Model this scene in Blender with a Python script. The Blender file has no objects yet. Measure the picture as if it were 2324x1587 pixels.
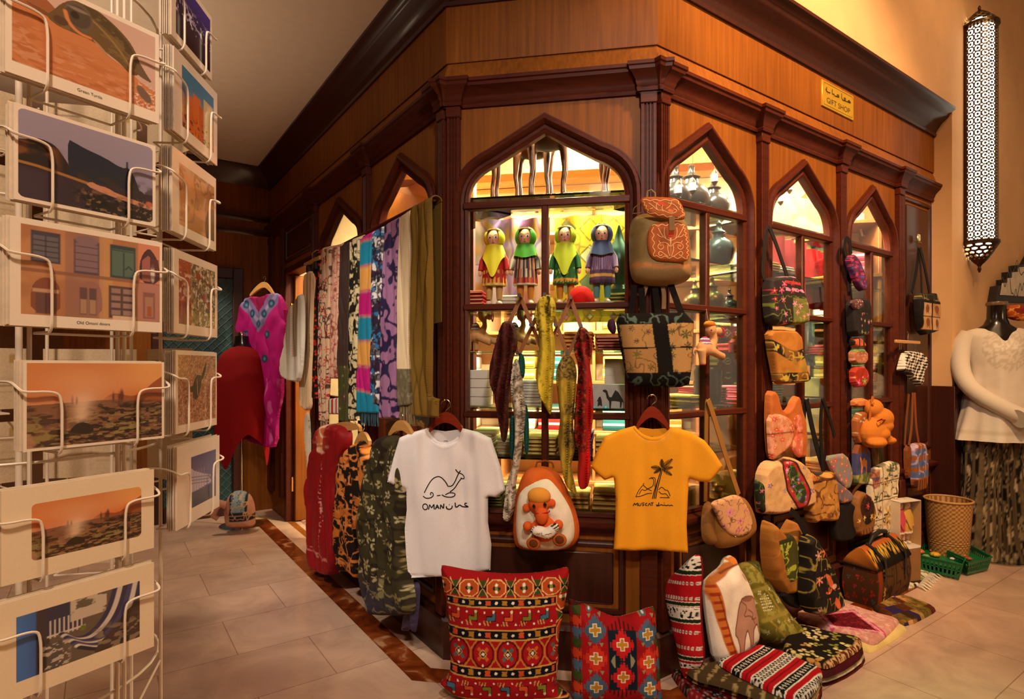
import bpy, bmesh, math, random
import numpy as np
from mathutils import Vector, Matrix
from mathutils.geometry import delaunay_2d_cdt, tessellate_polygon
random.seed(7); RS = np.random.RandomState(7)
SC = bpy.context.scene
COL = SC.collection
A = lambda *a: np.array(a, float)
PI = math.pi
# ---------------------------------------------------------------- camera numbers (2324x1587 frame)
FPX, CX, HY, CH = 1332.0, 1162.0, 832.0, 1.25
cam = bpy.data.cameras.new('camera'); camo = bpy.data.objects.new('camera', cam); COL.objects.link(camo)
camo.location = (0, 0, CH); camo.rotation_euler = (PI/2, 0, 0)
cam.sensor_fit = 'HORIZONTAL'; cam.sensor_width = 36; cam.lens = 36*FPX/2324; cam.shift_y = (HY-793.5)/2324
cam.clip_start = .02; cam.clip_end = 60
SC.camera = camo
def ray(px, py): return A((px-CX)/FPX, 1.0, -(py-HY)/FPX)
# ---------------------------------------------------------------- frames: x right, y into the surface, z up the surface
class Fr:
    def __init__(s, o, x, z=(0, 0, 1)):
        s.o = np.array(o, float); s.x = np.array(x, float); s.x /= np.linalg.norm(s.x)
        z = np.array(z, float); z -= s.x*np.dot(z, s.x); s.z = z/np.linalg.norm(z); s.y = np.cross(s.z, s.x)
    def mat(s, off=(0, 0, 0)):
        p = s.o+s.x*off[0]+s.y*off[1]+s.z*off[2]
        m = Matrix.Identity(4)
        for i in range(3):
            m[i][0] = s.x[i]; m[i][1] = s.y[i]; m[i][2] = s.z[i]; m[i][3] = p[i]
        return m
    def px(s, a, b, out=0.0):                       # pixel -> (u, v) on the plane `out` in front of the surface
        d = ray(a, b); c = A(0, 0, CH)
        t = np.dot(s.o-s.y*out-c, s.y)/np.dot(d, s.y); p = c+d*t-s.o
        return (float(np.dot(p, s.x)), float(np.dot(p, s.z)))
    def pts(s, L, out=0.0): return [s.px(a, b, out) for a, b in L]
    def loc(s, w): w = np.array(w, float)-s.o; return A(w@s.x, w@s.y, w@s.z)
    def w(s, p): return s.o+s.x*p[0]+s.y*p[1]+s.z*p[2]
    def shift(s, u=0, y=0, v=0): return Fr(s.w((u, y, v)), s.x, s.z)
def floor_pt(a, b, z=0.0):
    t = (CH-z)*FPX/(b-HY); return A((a-CX)/FPX*t, t, z)
WORLD = Fr((0, 0, 0), (1, 0, 0))
GROUND = Fr((0, 0, 0), (1, 0, 0), (0, 1, 0))        # lying flat: x right, z -> world y, y -> down
# ---------------------------------------------------------------- colours
def lin(c):
    if isinstance(c, str):
        c = c.lstrip('#'); c = c if len(c) == 6 else ''.join(q*2 for q in c); c = [int(c[i:i+2], 16)/255 for i in (0, 2, 4)]
    c = np.array(c, float); return np.where(c <= .04045, c/12.92, ((c+.055)/1.055)**2.4)
# ---------------------------------------------------------------- geometry buffer
class G:
    def __init__(s): s.v = []; s.f = []; s.c = []; s.n = 0; s.hf = None
    def add(s, v, f, c=None):
        v = np.asarray(v, float).reshape(-1, 3); n = s.n
        s.v.append(v); s.f += [tuple(i+n for i in q) for q in f]
        if c is None: c = A(1, 1, 1)
        c = np.asarray(c, float)
        s.c.append(np.tile(c, (len(v), 1)) if c.ndim == 1 else c); s.n += len(v); return s
    def join(s, g, M=None, col=None):
        for v, c in zip(g.v, g.c):
            pass
        v = np.vstack(g.v)
        if M is not None: v = v@np.array(M)[:3, :3].T+np.array(M)[:3, 3]
        return s.add(v, g.f, np.vstack(g.c) if col is None else lin(col))
    def V(s): return np.vstack(s.v)
    def xf(s, M):
        M = np.array(M); s.v = [s.V()@M[:3, :3].T+M[:3, 3]]; s.c = [np.vstack(s.c)]; return s
    def color(s, fn):
        v = s.V(); s.v = [v]; s.c = [fn(v)]; return s
    def box(s, x0, x1, y0, y1, z0, z1, b=0.0, c=None, seg=1):
        c = None if c is None else lin(c)
        if b <= 0:
            v = [(x, y, z) for z in (z0, z1) for y in (y0, y1) for x in (x0, x1)]
            return s.add(v, [(0, 2, 3, 1), (4, 5, 7, 6), (0, 1, 5, 4), (2, 6, 7, 3), (0, 4, 6, 2), (1, 3, 7, 5)], c)
        bm = bmesh.new(); bmesh.ops.create_cube(bm, size=1)
        for q in bm.verts: q.co = Vector(((x0+x1)/2+q.co.x*(x1-x0), (y0+y1)/2+q.co.y*(y1-y0), (z0+z1)/2+q.co.z*(z1-z0)))
        bmesh.ops.bevel(bm, geom=bm.edges[:], offset=b, segments=seg, profile=.5, affect='EDGES')
        return s.bm(bm, c)
    def bm(s, bm, c=None):
        bm.verts.ensure_lookup_table(); bm.verts.index_update()
        s.add([q.co[:] for q in bm.verts], [[q.index for q in f.verts] for f in bm.faces], c); bm.free(); return s
    def loft(s, rings, cap=True, c=None, loop=False):
        rings = [np.asarray(r, float) for r in rings]; n = len(rings[0]); m = len(rings)
        f = [(i*n+j, i*n+(j+1) % n, (i+1) % m*n+(j+1) % n, (i+1) % m*n+j) for i in range(m if loop else m-1) for j in range(n)]
        if cap and not loop: f += [tuple(range(n-1, -1, -1)), tuple((m-1)*n+j for j in range(n))]
        return s.add(np.vstack(rings), f, c if c is None or not isinstance(c, str) else lin(c))
    def tube(s, path, r, n=8, c=None, closed=False, cap=True, flat=1.0):
        P = np.array(path, float); m = len(P); r = np.broadcast_to(np.asarray(r, float), (m,))
        if closed: T_ = np.roll(P, -1, 0)-np.roll(P, 1, 0)
        else: T_ = np.gradient(P, axis=0)
        T_ /= np.linalg.norm(T_, axis=1)[:, None]+1e-12
        up = A(0, 1, 0) if abs(T_[0][1]) < .9 else A(1, 0, 0)
        nrm = up-T_[0]*np.dot(up, T_[0]); nrm /= np.linalg.norm(nrm)
        rings = []; a = np.arange(n)*2*PI/n
        for i in range(m):
            nrm = nrm-T_[i]*np.dot(nrm, T_[i]); nrm /= np.linalg.norm(nrm)+1e-12
            b = np.cross(T_[i], nrm)
            rings.append(P[i]+r[i]*(np.cos(a)[:, None]*nrm*flat+np.sin(a)[:, None]*b))
        return s.loft(rings, cap, c, closed)
    def lathe(s, prof, o=(0, 0, 0), n=24, c=None, cap=True, sx=1.0, sy=1.0):
        a = np.arange(n)*2*PI/n
        return s.loft([np.stack([o[0]+r*sx*np.cos(a), o[1]+r*sy*np.sin(a), np.full(n, o[2]+z)], 1) for r, z in prof], cap, c)
    def ball(s, o, r, n=16, m=10, c=None):
        r = np.broadcast_to(np.asarray(r, float), (3,)); rings = []
        a = np.arange(n)*2*PI/n
        for i in range(m+1):
            t = -PI/2+PI*(.02+.96*i/m)
            rings.append(np.stack([o[0]+r[0]*np.cos(t)*np.cos(a), o[1]+r[1]*np.cos(t)*np.sin(a), np.full(n, o[2]+r[2]*np.sin(t))], 1))
        return s.loft(rings, True, c)
    def sweep(s, path, prof, closed=False, c=None, flip=False):
        # path in (x, z); profile (across, out): across is to the right of travel when flip is False
        P = np.array(path, float); m = len(P); k = len(prof); rings = []
        for i in range(m):
            a = P[i]-P[i-1] if (i > 0 or closed) else P[1]-P[0]
            b = P[(i+1) % m]-P[i] if (i < m-1 or closed) else P[-1]-P[-2]
            a /= np.linalg.norm(a); b /= np.linalg.norm(b)
            n1 = A(a[1], -a[0]); n2 = A(b[1], -b[0]); q = n1+n2; q /= max(np.dot(q, n1), .25)
            if flip: q = -q
            rings.append([(P[i][0]+q[0]*w, -o, P[i][1]+q[1]*w) for w, o in prof])
        v = np.array(rings).reshape(-1, 3)
        f = [(i*k+j, i*k+(j+1) % k, ((i+1) % m)*k+(j+1) % k, ((i+1) % m)*k+j) for i in range(m if closed else m-1) for j in range(k)]
        if not closed: f += [tuple(range(k)), tuple((m-1)*k+j for j in range(k-1, -1, -1))]
        return s.add(v, f, c)
    def plate(s, out, holes=(), y0=0.0, y1=.01, c=None):
        L = [out]+list(holes); flat = [p for q in L for p in q]
        tri = tessellate_polygon([[Vector((p[0], p[1], 0)) for p in q] for q in L]); n = len(flat)
        v = [(p[0], y0, p[1]) for p in flat]+[(p[0], y1, p[1]) for p in flat]
        f = [tuple(t) for t in tri]+[tuple(i+n for i in reversed(t)) for t in tri]; k = 0
        for q in L:
            m = len(q)
            f += [(k+i, k+(i+1) % m, n+k+(i+1) % m, n+k+i) for i in range(m)]; k += m
        return s.add(v, f, c if c is None or not isinstance(c, str) else lin(c))
    def grid(s, V, c=None, thick=0.0, nvec=(0, 1, 0)):
        # V (nu, nv, 3) grid; with thick a second skin behind
        V = np.asarray(V, float); nu, nv = V.shape[:2]; c = None if c is None else np.asarray(c, float)
        idx = np.arange(nu*nv).reshape(nu, nv)
        q = np.stack([idx[:-1, :-1], idx[1:, :-1], idx[1:, 1:], idx[:-1, 1:]], -1).reshape(-1, 4)
        f = q.tolist(); v = V.reshape(-1, 3); cc = None if c is None else (c if c.ndim == 1 else c.reshape(-1, 3))
        if thick:
            n = nu*nv; v = np.vstack([v, v+np.array(nvec)*thick]); f += (q[:, ::-1]+n).tolist()
            if cc is not None and cc.ndim == 2: cc = np.vstack([cc, cc])
            rim = list(idx[:, 0])+list(idx[-1, 1:])+list(idx[-2::-1, -1])+list(idx[0, -2:0:-1]); m = len(rim)
            f += [(int(rim[i]), int(rim[i])+n, int(rim[(i+1) % m])+n, int(rim[(i+1) % m])) for i in range(m)]
        return s.add(v, f, cc)
    def ribbon(s, pts, w, hf, c, lift=.0008, step=.006):
        # a painted stroke that follows the surface y = hf(x, z)
        P = smooth(pts, 0) ; P = resample(P, step); m = len(P)
        w = np.broadcast_to(np.asarray(w, float), (m,)) if np.ndim(w) == 0 else np.interp(np.linspace(0, 1, m), np.linspace(0, 1, len(w)), w)
        t = np.gradient(P, axis=0); t /= np.linalg.norm(t, axis=1)[:, None]+1e-9; nn = np.stack([t[:, 1], -t[:, 0]], 1)
        a = P-nn*w[:, None]/2; b = P+nn*w[:, None]/2
        va = np.stack([a[:, 0], hf(a)-lift, a[:, 1]], 1); vb = np.stack([b[:, 0], hf(b)-lift, b[:, 1]], 1)
        f = [(i, i+1, m+i+1, m+i) for i in range(m-1)]
        return s.add(np.vstack([va, vb]), f, lin(c))
def smooth(pts, k=0, closed=False):
    P = np.array(pts, float)
    for _ in range(k):
        if closed:
            Q = np.roll(P, -1, 0)
            P = np.stack([.75*P+.25*Q, .25*P+.75*Q], 1).reshape(-1, P.shape[1])
        else:
            Q = P[1:]; R = P[:-1]
            P = np.vstack([P[:1], np.stack([.75*R+.25*Q, .25*R+.75*Q], 1).reshape(-1, P.shape[1]), P[-1:]])
    return P
def resample(P, step, closed=False):
    P = np.array(P, float)
    if closed: P = np.vstack([P, P[:1]])
    d = np.r_[0, np.cumsum(np.linalg.norm(np.diff(P, axis=0), axis=1))]
    n = max(2, int(d[-1]/step)+1); t = np.linspace(0, d[-1], n)
    R = np.stack([np.interp(t, d, P[:, k]) for k in range(P.shape[1])], 1)
    return R[:-1] if closed else R
def inpoly(P, Q):
    P = np.asarray(P); Q = np.asarray(Q); r = np.zeros(len(P), bool); x, y = P[:, 0], P[:, 1]
    for i in range(len(Q)):
        x0, y0 = Q[i-1]; x1, y1 = Q[i]
        if y0 == y1: continue
        r ^= ((y0 > y) != (y1 > y)) & (x < (x1-x0)*(y-y0)/(y1-y0)+x0)
    return r
def segdist(P, Q, closed=True):
    P = np.asarray(P); Q = np.asarray(Q); d = np.full(len(P), 1e9)
    for i in range(0 if closed else 1, len(Q)):
        a = Q[i-1]; b = Q[i]; e = b-a; L = e@e+1e-15
        t = np.clip(((P-a)@e)/L, 0, 1); q = P-a-t[:, None]*e
        d = np.minimum(d, (q*q).sum(1))
    return np.sqrt(d)
def fillmesh(B, step, jit=.0):
    """triangulate polygon B with interior points"""
    B = np.asarray(B); lo, hi = B.min(0), B.max(0)
    xs = np.arange(lo[0]+step/2, hi[0], step); zs = np.arange(lo[1]+step/2, hi[1], step*.9)
    X, Z = np.meshgrid(xs, zs); X = X+(np.arange(len(zs)) % 2)[:, None]*step/2
    I = np.stack([X.ravel(), Z.ravel()], 1); I = I[inpoly(I, B)]
    coarse = B if len(B) < 90 else B[::max(1, len(B)//90)]
    if len(I): I = I[segdist(I, coarse) > step*.5]
    P = np.vstack([B, I]); n = len(B)
    r = delaunay_2d_cdt([Vector(p) for p in P], [(i, (i+1) % n) for i in range(n)], [list(range(n))], 1, 1e-7)
    return np.array([tuple(p) for p in r[0]]), [tuple(f) for f in r[2]]
def puff(outline, depth=.03, r=.04, step=.008, base=0.0, back=0.006, folds=None, paint=None, rnd=2, raw=False, bcol=None, power=.5):
    """soft body: outline (x, z) swollen `depth` towards the viewer over a rim of width r; folds(x, z) adds relief"""
    B = smooth(outline, rnd, True) if not raw else np.array(outline, float)
    B = resample(B, step, True); P, F = fillmesh(B, step); C = B if len(B) < 140 else B[::max(1, len(B)//140)]
    def hf(Q):
        Q = np.asarray(Q); d = np.clip(segdist(Q, C)/r, 0, 1); d[~inpoly(Q, B)] = 0
        h = depth*(1-(1-d)**2)**power
        if folds is not None: h = h+folds(Q[:, 0], Q[:, 1])*np.minimum(1, d*3)
        return -base-h
    g = G(); n = len(P); y = hf(P); d = segdist(P, C); k = np.clip(d/r, 0, 1); yb = -base+back*(1-(1-k)**2)**.5
    ce = None
    if paint is not None: ce = paint(P[:, 0], P[:, 1])
    v = np.vstack([np.stack([P[:, 0], y, P[:, 1]], 1), np.stack([P[:, 0], yb+.0004, P[:, 1]], 1)])
    f = [t if True else t for t in F]+[tuple(i+n for i in reversed(t)) for t in F]
    # orient so the front looks towards -y
    a, b, c3 = F[0][:3]; e1 = P[b]-P[a]; e2 = P[c3]-P[a]
    if e1[0]*e2[1]-e1[1]*e2[0] < 0: f = [tuple(reversed(t)) for t in f]
    m = len(B); ids = {}
    # rim stitch: first m output verts are the boundary (cdt keeps input order)
    f += [(i, n+i, n+(i+1) % m, (i+1) % m) for i in range(m)]
    col = None if ce is None else np.vstack([ce, ce if bcol is None else np.tile(lin(bcol), (n, 1))])
    g.add(v, f, col); g.hf = hf; return g
# ---------------------------------------------------------------- noise and paint
def hsh(i, j, s=0): n = np.sin(i*127.1+j*311.7+s*74.7+.13)*43758.5453; return n-np.floor(n)
def vn(x, y, s=0):
    i, j = np.floor(x), np.floor(y); a, b = x-i, y-j; a = a*a*(3-2*a); b = b*b*(3-2*b)
    return (hsh(i, j, s)*(1-a)+hsh(i+1, j, s)*a)*(1-b)+(hsh(i, j+1, s)*(1-a)+hsh(i+1, j+1, s)*a)*b
def fbm(x, y, s=0, o=3):
    r = 0; a = .5; t = 0
    for k in range(o): r = r+a*vn(x*2**k, y*2**k, s+k*3); t += a; a *= .5
    return r/t
def sst(a, b, x): t = np.clip((x-a)/(b-a), 0, 1); return t*t*(3-2*t)
class Pt:
    """colour painter on point arrays u, v (any shape)"""
    def __init__(s, u, v, base, aa=.006):
        s.u, s.v, s.aa = np.asarray(u, float), np.asarray(v, float), aa
        s.c = np.zeros(s.u.shape+(3,))+lin(base)
    def m(s, k, col, a=1.0):
        k = np.asarray(k, float)*a
        col = lin(col) if isinstance(col, str) else np.asarray(col, float)
        s.c = s.c*(1-k[..., None])+col*k[..., None]; return s
    def e(s, d): return np.clip(.5-d/s.aa, 0, 1)
    def rect(s, x0, x1, y0, y1, col, a=1): return s.m(s.e(np.maximum(np.maximum(x0-s.u, s.u-x1), np.maximum(y0-s.v, s.v-y1))), col, a)
    def ell(s, x, y, rx, ry, col, rot=0, a=1):
        X, Y = s.u-x, s.v-y; c, n = math.cos(rot), math.sin(rot); X, Y = X*c+Y*n, -X*n+Y*c
        return s.m(s.e((np.hypot(X/rx, Y/ry)-1)*min(rx, ry)), col, a)
    def poly(s, pts, col, a=1, sm=0):
        Q = smooth(pts, sm, True); P = np.stack([s.u.ravel(), s.v.ravel()], 1)
        return s.m(inpoly(P, Q).reshape(s.u.shape), col, a)
    def line(s, pts, w, col, a=1, closed=False, sm=0):
        Q = smooth(pts, sm, closed); P = np.stack([s.u.ravel(), s.v.ravel()], 1)
        return s.m(s.e(segdist(P, Q, closed).reshape(s.u.shape)-w/2), col, a)
    def flowers(s, sc, pal, n=5, dens=.7, r=.42, seed=1, core='#e8d24a', mask=None, asp=1.0):
        x, y = s.u*sc, s.v*sc*asp; best = np.zeros(s.u.shape+(3,)); cov = np.zeros(s.u.shape)
        for dx in (-1, 0, 1):
            for dy in (-1, 0, 1):
                i, j = np.floor(x)+dx, np.floor(y)+dy
                cx, cy = i+.2+.6*hsh(i, j, seed), j+.2+.6*hsh(i, j, seed+1)
                X, Y = x-cx, y-cy; d = np.hypot(X, Y); t = np.arctan2(Y, X)+hsh(i, j, seed+2)*6
                R = r*(.55+.45*hsh(i, j, seed+5))*(.62+.38*np.cos(n*t)); k = np.clip((R-d)*sc*0+(R-d)/(s.aa*sc)+.5, 0, 1)*(hsh(i, j, seed+3) < dens)
                ci = (hsh(i, j, seed+4)*len(pal)).astype(int) % len(pal); pc = np.array([lin(p) for p in pal])[ci]
                kc = np.clip((r*.16-d)/(s.aa*sc)+.5, 0, 1); pc = pc*(1-kc[..., None])+lin(core)*kc[..., None]
                kk = k*(1-cov); best = best*(1-k[..., None])+pc*k[..., None]; cov = np.maximum(cov, k)
        if mask is not None: cov = cov*mask
        s.c = s.c*(1-cov[..., None])+best*cov[..., None]; return s
    def scroll(s, sc, col, w=.05, seed=1, a=1, lev=.5, mask=None, asp=1.0):
        n = fbm(s.u*sc, s.v*sc*asp, seed, 2); k = np.clip((w-np.abs(n-lev))/.02+.5, 0, 1)
        return s.m(k if mask is None else k*mask, col, a)
    def blot(s, sc, col, lev=.6, seed=1, a=1, soft=.04, mask=None, asp=1.0):
        n = fbm(s.u*sc, s.v*sc*asp, seed, 3); k = sst(lev-soft, lev+soft, n)
        return s.m(k if mask is None else k*mask, col, a)
    def grain(s, amt=.12, sc=300, seed=9): s.c = s.c*(1-amt/2+amt*vn(s.u*sc, s.v*sc, seed))[..., None]; return s
def rectuv(P0, P1):
    """normaliser for a bounding rectangle"""
    return lambda x, z: ((x-P0[0])/(P1[0]-P0[0]), (z-P0[1])/(P1[1]-P0[1]))
def bbox(L): L = np.array(L); return L.min(0), L.max(0)
# ---------------------------------------------------------------- materials
MATS = {}
def nodes(name):
    m = bpy.data.materials.new(name); m.use_nodes = True; nt = m.node_tree; b = nt.nodes['Principled BSDF']
    return m, nt, b, nt.nodes.new, nt.links.new
def setb(b, rough=.5, metal=0, spec=.5, coat=0, sheen=0, trans=0, ior=1.45, alpha=1):
    b.inputs['Roughness'].default_value = rough; b.inputs['Metallic'].default_value = metal
    b.inputs['Specular IOR Level'].default_value = spec; b.inputs['Coat Weight'].default_value = coat
    b.inputs['Coat Roughness'].default_value = .12
    b.inputs['Sheen Weight'].default_value = sheen; b.inputs['Transmission Weight'].default_value = trans
    b.inputs['IOR'].default_value = ior; b.inputs['Alpha'].default_value = alpha
def add_bump(nt, b, sc, strength, dist=.002, asp=(1, 1, 1)):
    N, L = nt.nodes.new, nt.links.new
    tc = N('ShaderNodeTexCoord'); mp = N('ShaderNodeMapping'); mp.inputs['Scale'].default_value = asp
    no = N('ShaderNodeTexNoise'); no.inputs['Scale'].default_value = sc; no.inputs['Detail'].default_value = 3
    bu = N('ShaderNodeBump'); bu.inputs['Strength'].default_value = strength; bu.inputs['Distance'].default_value = dist
    L(tc.outputs['Object'], mp.inputs['Vector']); L(mp.outputs['Vector'], no.inputs['Vector'])
    L(no.outputs['Fac'], bu.inputs['Height']); L(bu.outputs['Normal'], b.inputs['Normal']); return no
def mat(name, col, rough=.5, metal=0, bump=0, bs=120, var=.12, vs=18, **k):
    if name in MATS: return MATS[name]
    m, nt, b, N, L = nodes(name); setb(b, rough, metal, **k); c = lin(col)
    tc = N('ShaderNodeTexCoord'); no = N('ShaderNodeTexNoise'); no.inputs['Scale'].default_value = vs; no.inputs['Detail'].default_value = 3
    L(tc.outputs['Object'], no.inputs['Vector']); r = N('ShaderNodeValToRGB')
    r.color_ramp.elements[0].position = .3; r.color_ramp.elements[1].position = .7
    r.color_ramp.elements[0].color = (*(c*(1-var)), 1); r.color_ramp.elements[1].color = (*np.minimum(c*(1+var), 1), 1)
    L(no.outputs['Fac'], r.inputs['Fac']); L(r.outputs['Color'], b.inputs['Base Color'])
    if bump: add_bump(nt, b, bs, bump)
    MATS[name] = m; return m
def vcm(name, rough=.8, bump=.15, bs=600, dist=.001, mottle=.35, **k):
    """cloth / paper / plush: colour from the mesh's own colour attribute plus a fine woven relief"""
    if name in MATS: return MATS[name]
    m, nt, b, N, L = nodes(name); setb(b, rough, **k)
    at = N('ShaderNodeVertexColor'); at.layer_name = 'Col'
    no = add_bump(nt, b, bs, bump, dist)
    mx = N('ShaderNodeMix'); mx.data_type = 'RGBA'; mx.blend_type = 'MULTIPLY'; mx.inputs[0].default_value = mottle
    L(at.outputs['Color'], mx.inputs[6]); L(no.outputs['Fac'], mx.inputs[7])
    mu = N('ShaderNodeVectorMath'); mu.operation = 'SCALE'; mu.inputs['Scale'].default_value = 1+mottle*.5
    L(mx.outputs[2], mu.inputs[0]); L(mu.outputs[0], b.inputs['Base Color'])
    MATS[name] = m; return m
def woodm(name, dark, light, axis='z', rough=.34, coat=.35, scale=1.0):
    if name in MATS: return MATS[name]
    m, nt, b, N, L = nodes(name); setb(b, rough, coat=coat, spec=.5 if coat else .2)
    tc = N('ShaderNodeTexCoord'); mp = N('ShaderNodeMapping')
    s = {'z': (60, 60, 2.2), 'x': (2.2, 60, 60), 'y': (60, 2.2, 60)}[axis]; mp.inputs['Scale'].default_value = [q*scale for q in s]
    n1 = N('ShaderNodeTexNoise'); n1.inputs['Scale'].default_value = 1.0; n1.inputs['Detail'].default_value = 5; n1.inputs['Roughness'].default_value = .65
    n2 = N('ShaderNodeTexNoise'); n2.inputs['Scale'].default_value = 2.2; n2.inputs['Detail'].default_value = 2
    L(tc.outputs['Object'], mp.inputs['Vector']); L(mp.outputs['Vector'], n1.inputs['Vector']); L(tc.outputs['Object'], n2.inputs['Vector'])
    r = N('ShaderNodeValToRGB'); e = r.color_ramp.elements; e[0].position = .3; e[1].position = .72
    e[0].color = (*lin(dark), 1); e[1].color = (*lin(light), 1)
    mx = N('ShaderNodeMix'); mx.data_type = 'FLOAT'; mx.inputs[0].default_value = .35
    L(n1.outputs['Fac'], mx.inputs[2]); L(n2.outputs['Fac'], mx.inputs[3]); L(mx.outputs[0], r.inputs['Fac']); L(r.outputs['Color'], b.inputs['Base Color'])
    bu = N('ShaderNodeBump'); bu.inputs['Strength'].default_value = .06; bu.inputs['Distance'].default_value = .001
    L(n1.outputs['Fac'], bu.inputs['Height']); L(bu.outputs['Normal'], b.inputs['Normal'])
    MATS[name] = m; return m
def glassm(name, tint='#ffffff', refl=.9):
    if name in MATS: return MATS[name]
    m, nt, b, N, L = nodes(name); nt.nodes.remove(b); o = nt.nodes['Material Output']
    t = N('ShaderNodeBsdfTransparent'); t.inputs['Color'].default_value = (*lin(tint), 1)
    g = N('ShaderNodeBsdfGlossy'); g.inputs['Roughness'].default_value = .03
    fr = N('ShaderNodeFresnel'); fr.inputs['IOR'].default_value = 1.4
    mu = N('ShaderNodeMath'); mu.operation = 'MULTIPLY'; mu.inputs[1].default_value = refl
    mx = N('ShaderNodeMixShader'); L(fr.outputs['Fac'], mu.inputs[0]); L(mu.outputs[0], mx.inputs['Fac'])
    L(t.outputs[0], mx.inputs[1]); L(g.outputs[0], mx.inputs[2]); L(mx.outputs[0], o.inputs['Surface'])
    MATS[name] = m; return m
def emitm(name, col, st):
    if name in MATS: return MATS[name]
    m, nt, b, N, L = nodes(name); b.inputs['Base Color'].default_value = (*lin(col), 1)
    b.inputs['Emission Color'].default_value = (*lin(col), 1); b.inputs['Emission Strength'].default_value = st
    MATS[name] = m; return m
# ---------------------------------------------------------------- objects
def mesh_obj(name, g, m, off=(0, 0, 0), smooth_=True, ang=38):
    me = bpy.data.meshes.new(name); v = g.V()-np.array(off)
    me.from_pydata(v.tolist(), [], g.f); me.update()
    c = np.vstack(g.c); at = me.attributes.new('Col', 'FLOAT_COLOR', 'POINT')
    at.data.foreach_set('color', np.hstack([c, np.ones((len(c), 1))]).astype(np.float32).ravel())
    if smooth_:
        me.shade_smooth(); me.set_sharp_from_angle(angle=math.radians(ang))
    for q in (m if isinstance(m, (list, tuple)) else [m]): me.materials.append(q)
    o = bpy.data.objects.new(name, me); COL.objects.link(o); return o
def tagd(o, label, cat, group=None, kind=None):
    if label: o['label'] = label
    if cat: o['category'] = cat
    if group: o['group'] = group
    if kind: o['kind'] = kind
class T:
    """one thing: parts collected in frame coordinates, then linked under one root at the thing's base"""
    def __init__(s, name, label, cat, fr=WORLD, group=None, kind=None):
        s.a = (name, label, cat, group, kind); s.fr = fr; s.P = []; s.root_g = None
    def main(s, g, m, ang=38): s.root_g = (g, m, ang); return s
    def part(s, name, g, m, parent=None, label=None, kind=None, ang=38):
        s.P.append([name, g, m, parent, label, None, kind, ang]); return len(s.P)-1
    def done(s):
        gs = [p[1] for p in s.P]+([s.root_g[0]] if s.root_g else [])
        lo = np.min([g.V().min(0) for g in gs], 0); hi = np.max([g.V().max(0) for g in gs], 0)
        off = A((lo[0]+hi[0])/2, (lo[1]+hi[1])/2, lo[2])
        if s.root_g: r = mesh_obj(s.a[0], s.root_g[0], s.root_g[1], off, ang=s.root_g[2])
        else:
            r = bpy.data.objects.new(s.a[0], None); COL.objects.link(r); r.empty_display_size = .1
        r.matrix_world = s.fr.mat(off); tagd(r, s.a[1], s.a[2], s.a[3], s.a[4])
        for p in s.P:
            o = mesh_obj(p[0], p[1], p[2], off, ang=p[7]); o.parent = r if p[3] is None else s.P[p[3]][5]; p[5] = o
            if p[4]: o['label'] = p[4]
            if p[6]: o['kind'] = p[6]
        s.root = r; return r
def mono(name, label, cat, g, m, fr=WORLD, group=None, kind=None, ang=38):
    return T(name, label, cat, fr, group, kind).main(g, m, ang).done()
def struct(name, g, m, fr=WORLD, ang=38): return T(name, None, None, fr, None, 'structure').main(g, m, ang).done()
def copy_tree(o, M=None, label=None, group=None, parent=None):
    c = o.copy(); COL.objects.link(c)
    if parent is not None: c.parent = parent
    if M is not None: c.matrix_world = M
    if label: c['label'] = label
    if group: c['group'] = group
    for k in list(o.children): copy_tree(k, parent=c)
    return c
# ================================================================ the shop front: a chamfered corner, three panelled faces
aL = math.radians(35.04); aR = math.radians(54.96)
dR = A(math.sin(aR), math.cos(aR)); dL = A(-math.sin(aL), math.cos(aL)); dB = dR-dL; dB /= np.linalg.norm(dB)
PL, PR = A(-.291, 2.504), A(.591, 2.349)
def inw(d): return A(-d[1], d[0])            # inward normal for a direction running to the right
def isect(p, d, q, e):
    t = np.linalg.solve(np.array([d, -e]).T, q-p); return p+d*t[0]
IN = .03
pb = PL+inw(dB)*IN; pr = PR+inw(dR)*IN; pl = PL+inw(-dL)*IN
CL = isect(pb, dB, pl, dL); CR = isect(pb, dB, pr, dR)
BW = float(np.dot(CR-CL, dB)); LR_ = 2.74; LL = 3.2
FB = Fr((CL[0], CL[1], 0), (dB[0], dB[1], 0))
FR = Fr((CR[0], CR[1], 0), (dR[0], dR[1], 0))
FL = Fr((CL[0], CL[1], 0), (-dL[0], -dL[1], 0))
FLo = CL+dL*LL
FK = Fr((FLo[0], FLo[1], 0), (dR[0], dR[1], 0))      # back wall closing the passage on the left
FW = FR.shift(0, -.115, 0)                            # plaster wall around the shop front
W_V = woodm('mahogany_panel', '#643510', '#98591c', 'z', rough=.5, coat=.0)
W_H = woodm('mahogany_rail', '#38130a', '#5a2410', 'x', rough=.45, coat=0)
W_D = woodm('mahogany_dark', '#2c1009', '#471c0d', 'z', rough=.4, coat=.12)
PLASTER = mat('beige_plaster', '#d8ab7a', rough=.85, bump=.12, bs=60, var=.06, vs=5)
GLASS = glassm('window_glass', refl=.55); SHELFG = glassm('shelf_glass', '#dcefe2', refl=1.0)
ZB, ZS = .63, 1.95
def win_path(xl, xr, zb=ZB, zs=ZS, za=2.24):
    w = (xr-xl)/2; c = (xl+xr)/2; k = w*.36; kz = .165
    def q(p0, p1, p2): return [tuple((1-t)**2*A(*p0)+2*t*(1-t)*A(*p1)+t*t*A(*p2)) for t in np.linspace(0, 1, 9)]
    return [(xl, zb), (xr, zb)]+q((xr, zs), (xr, zs+kz*.72), (xr-k, zs+kz))+[(c, za)]+q((xl+k, zs+kz), (xl, zs+kz*.72), (xl, zs))
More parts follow.
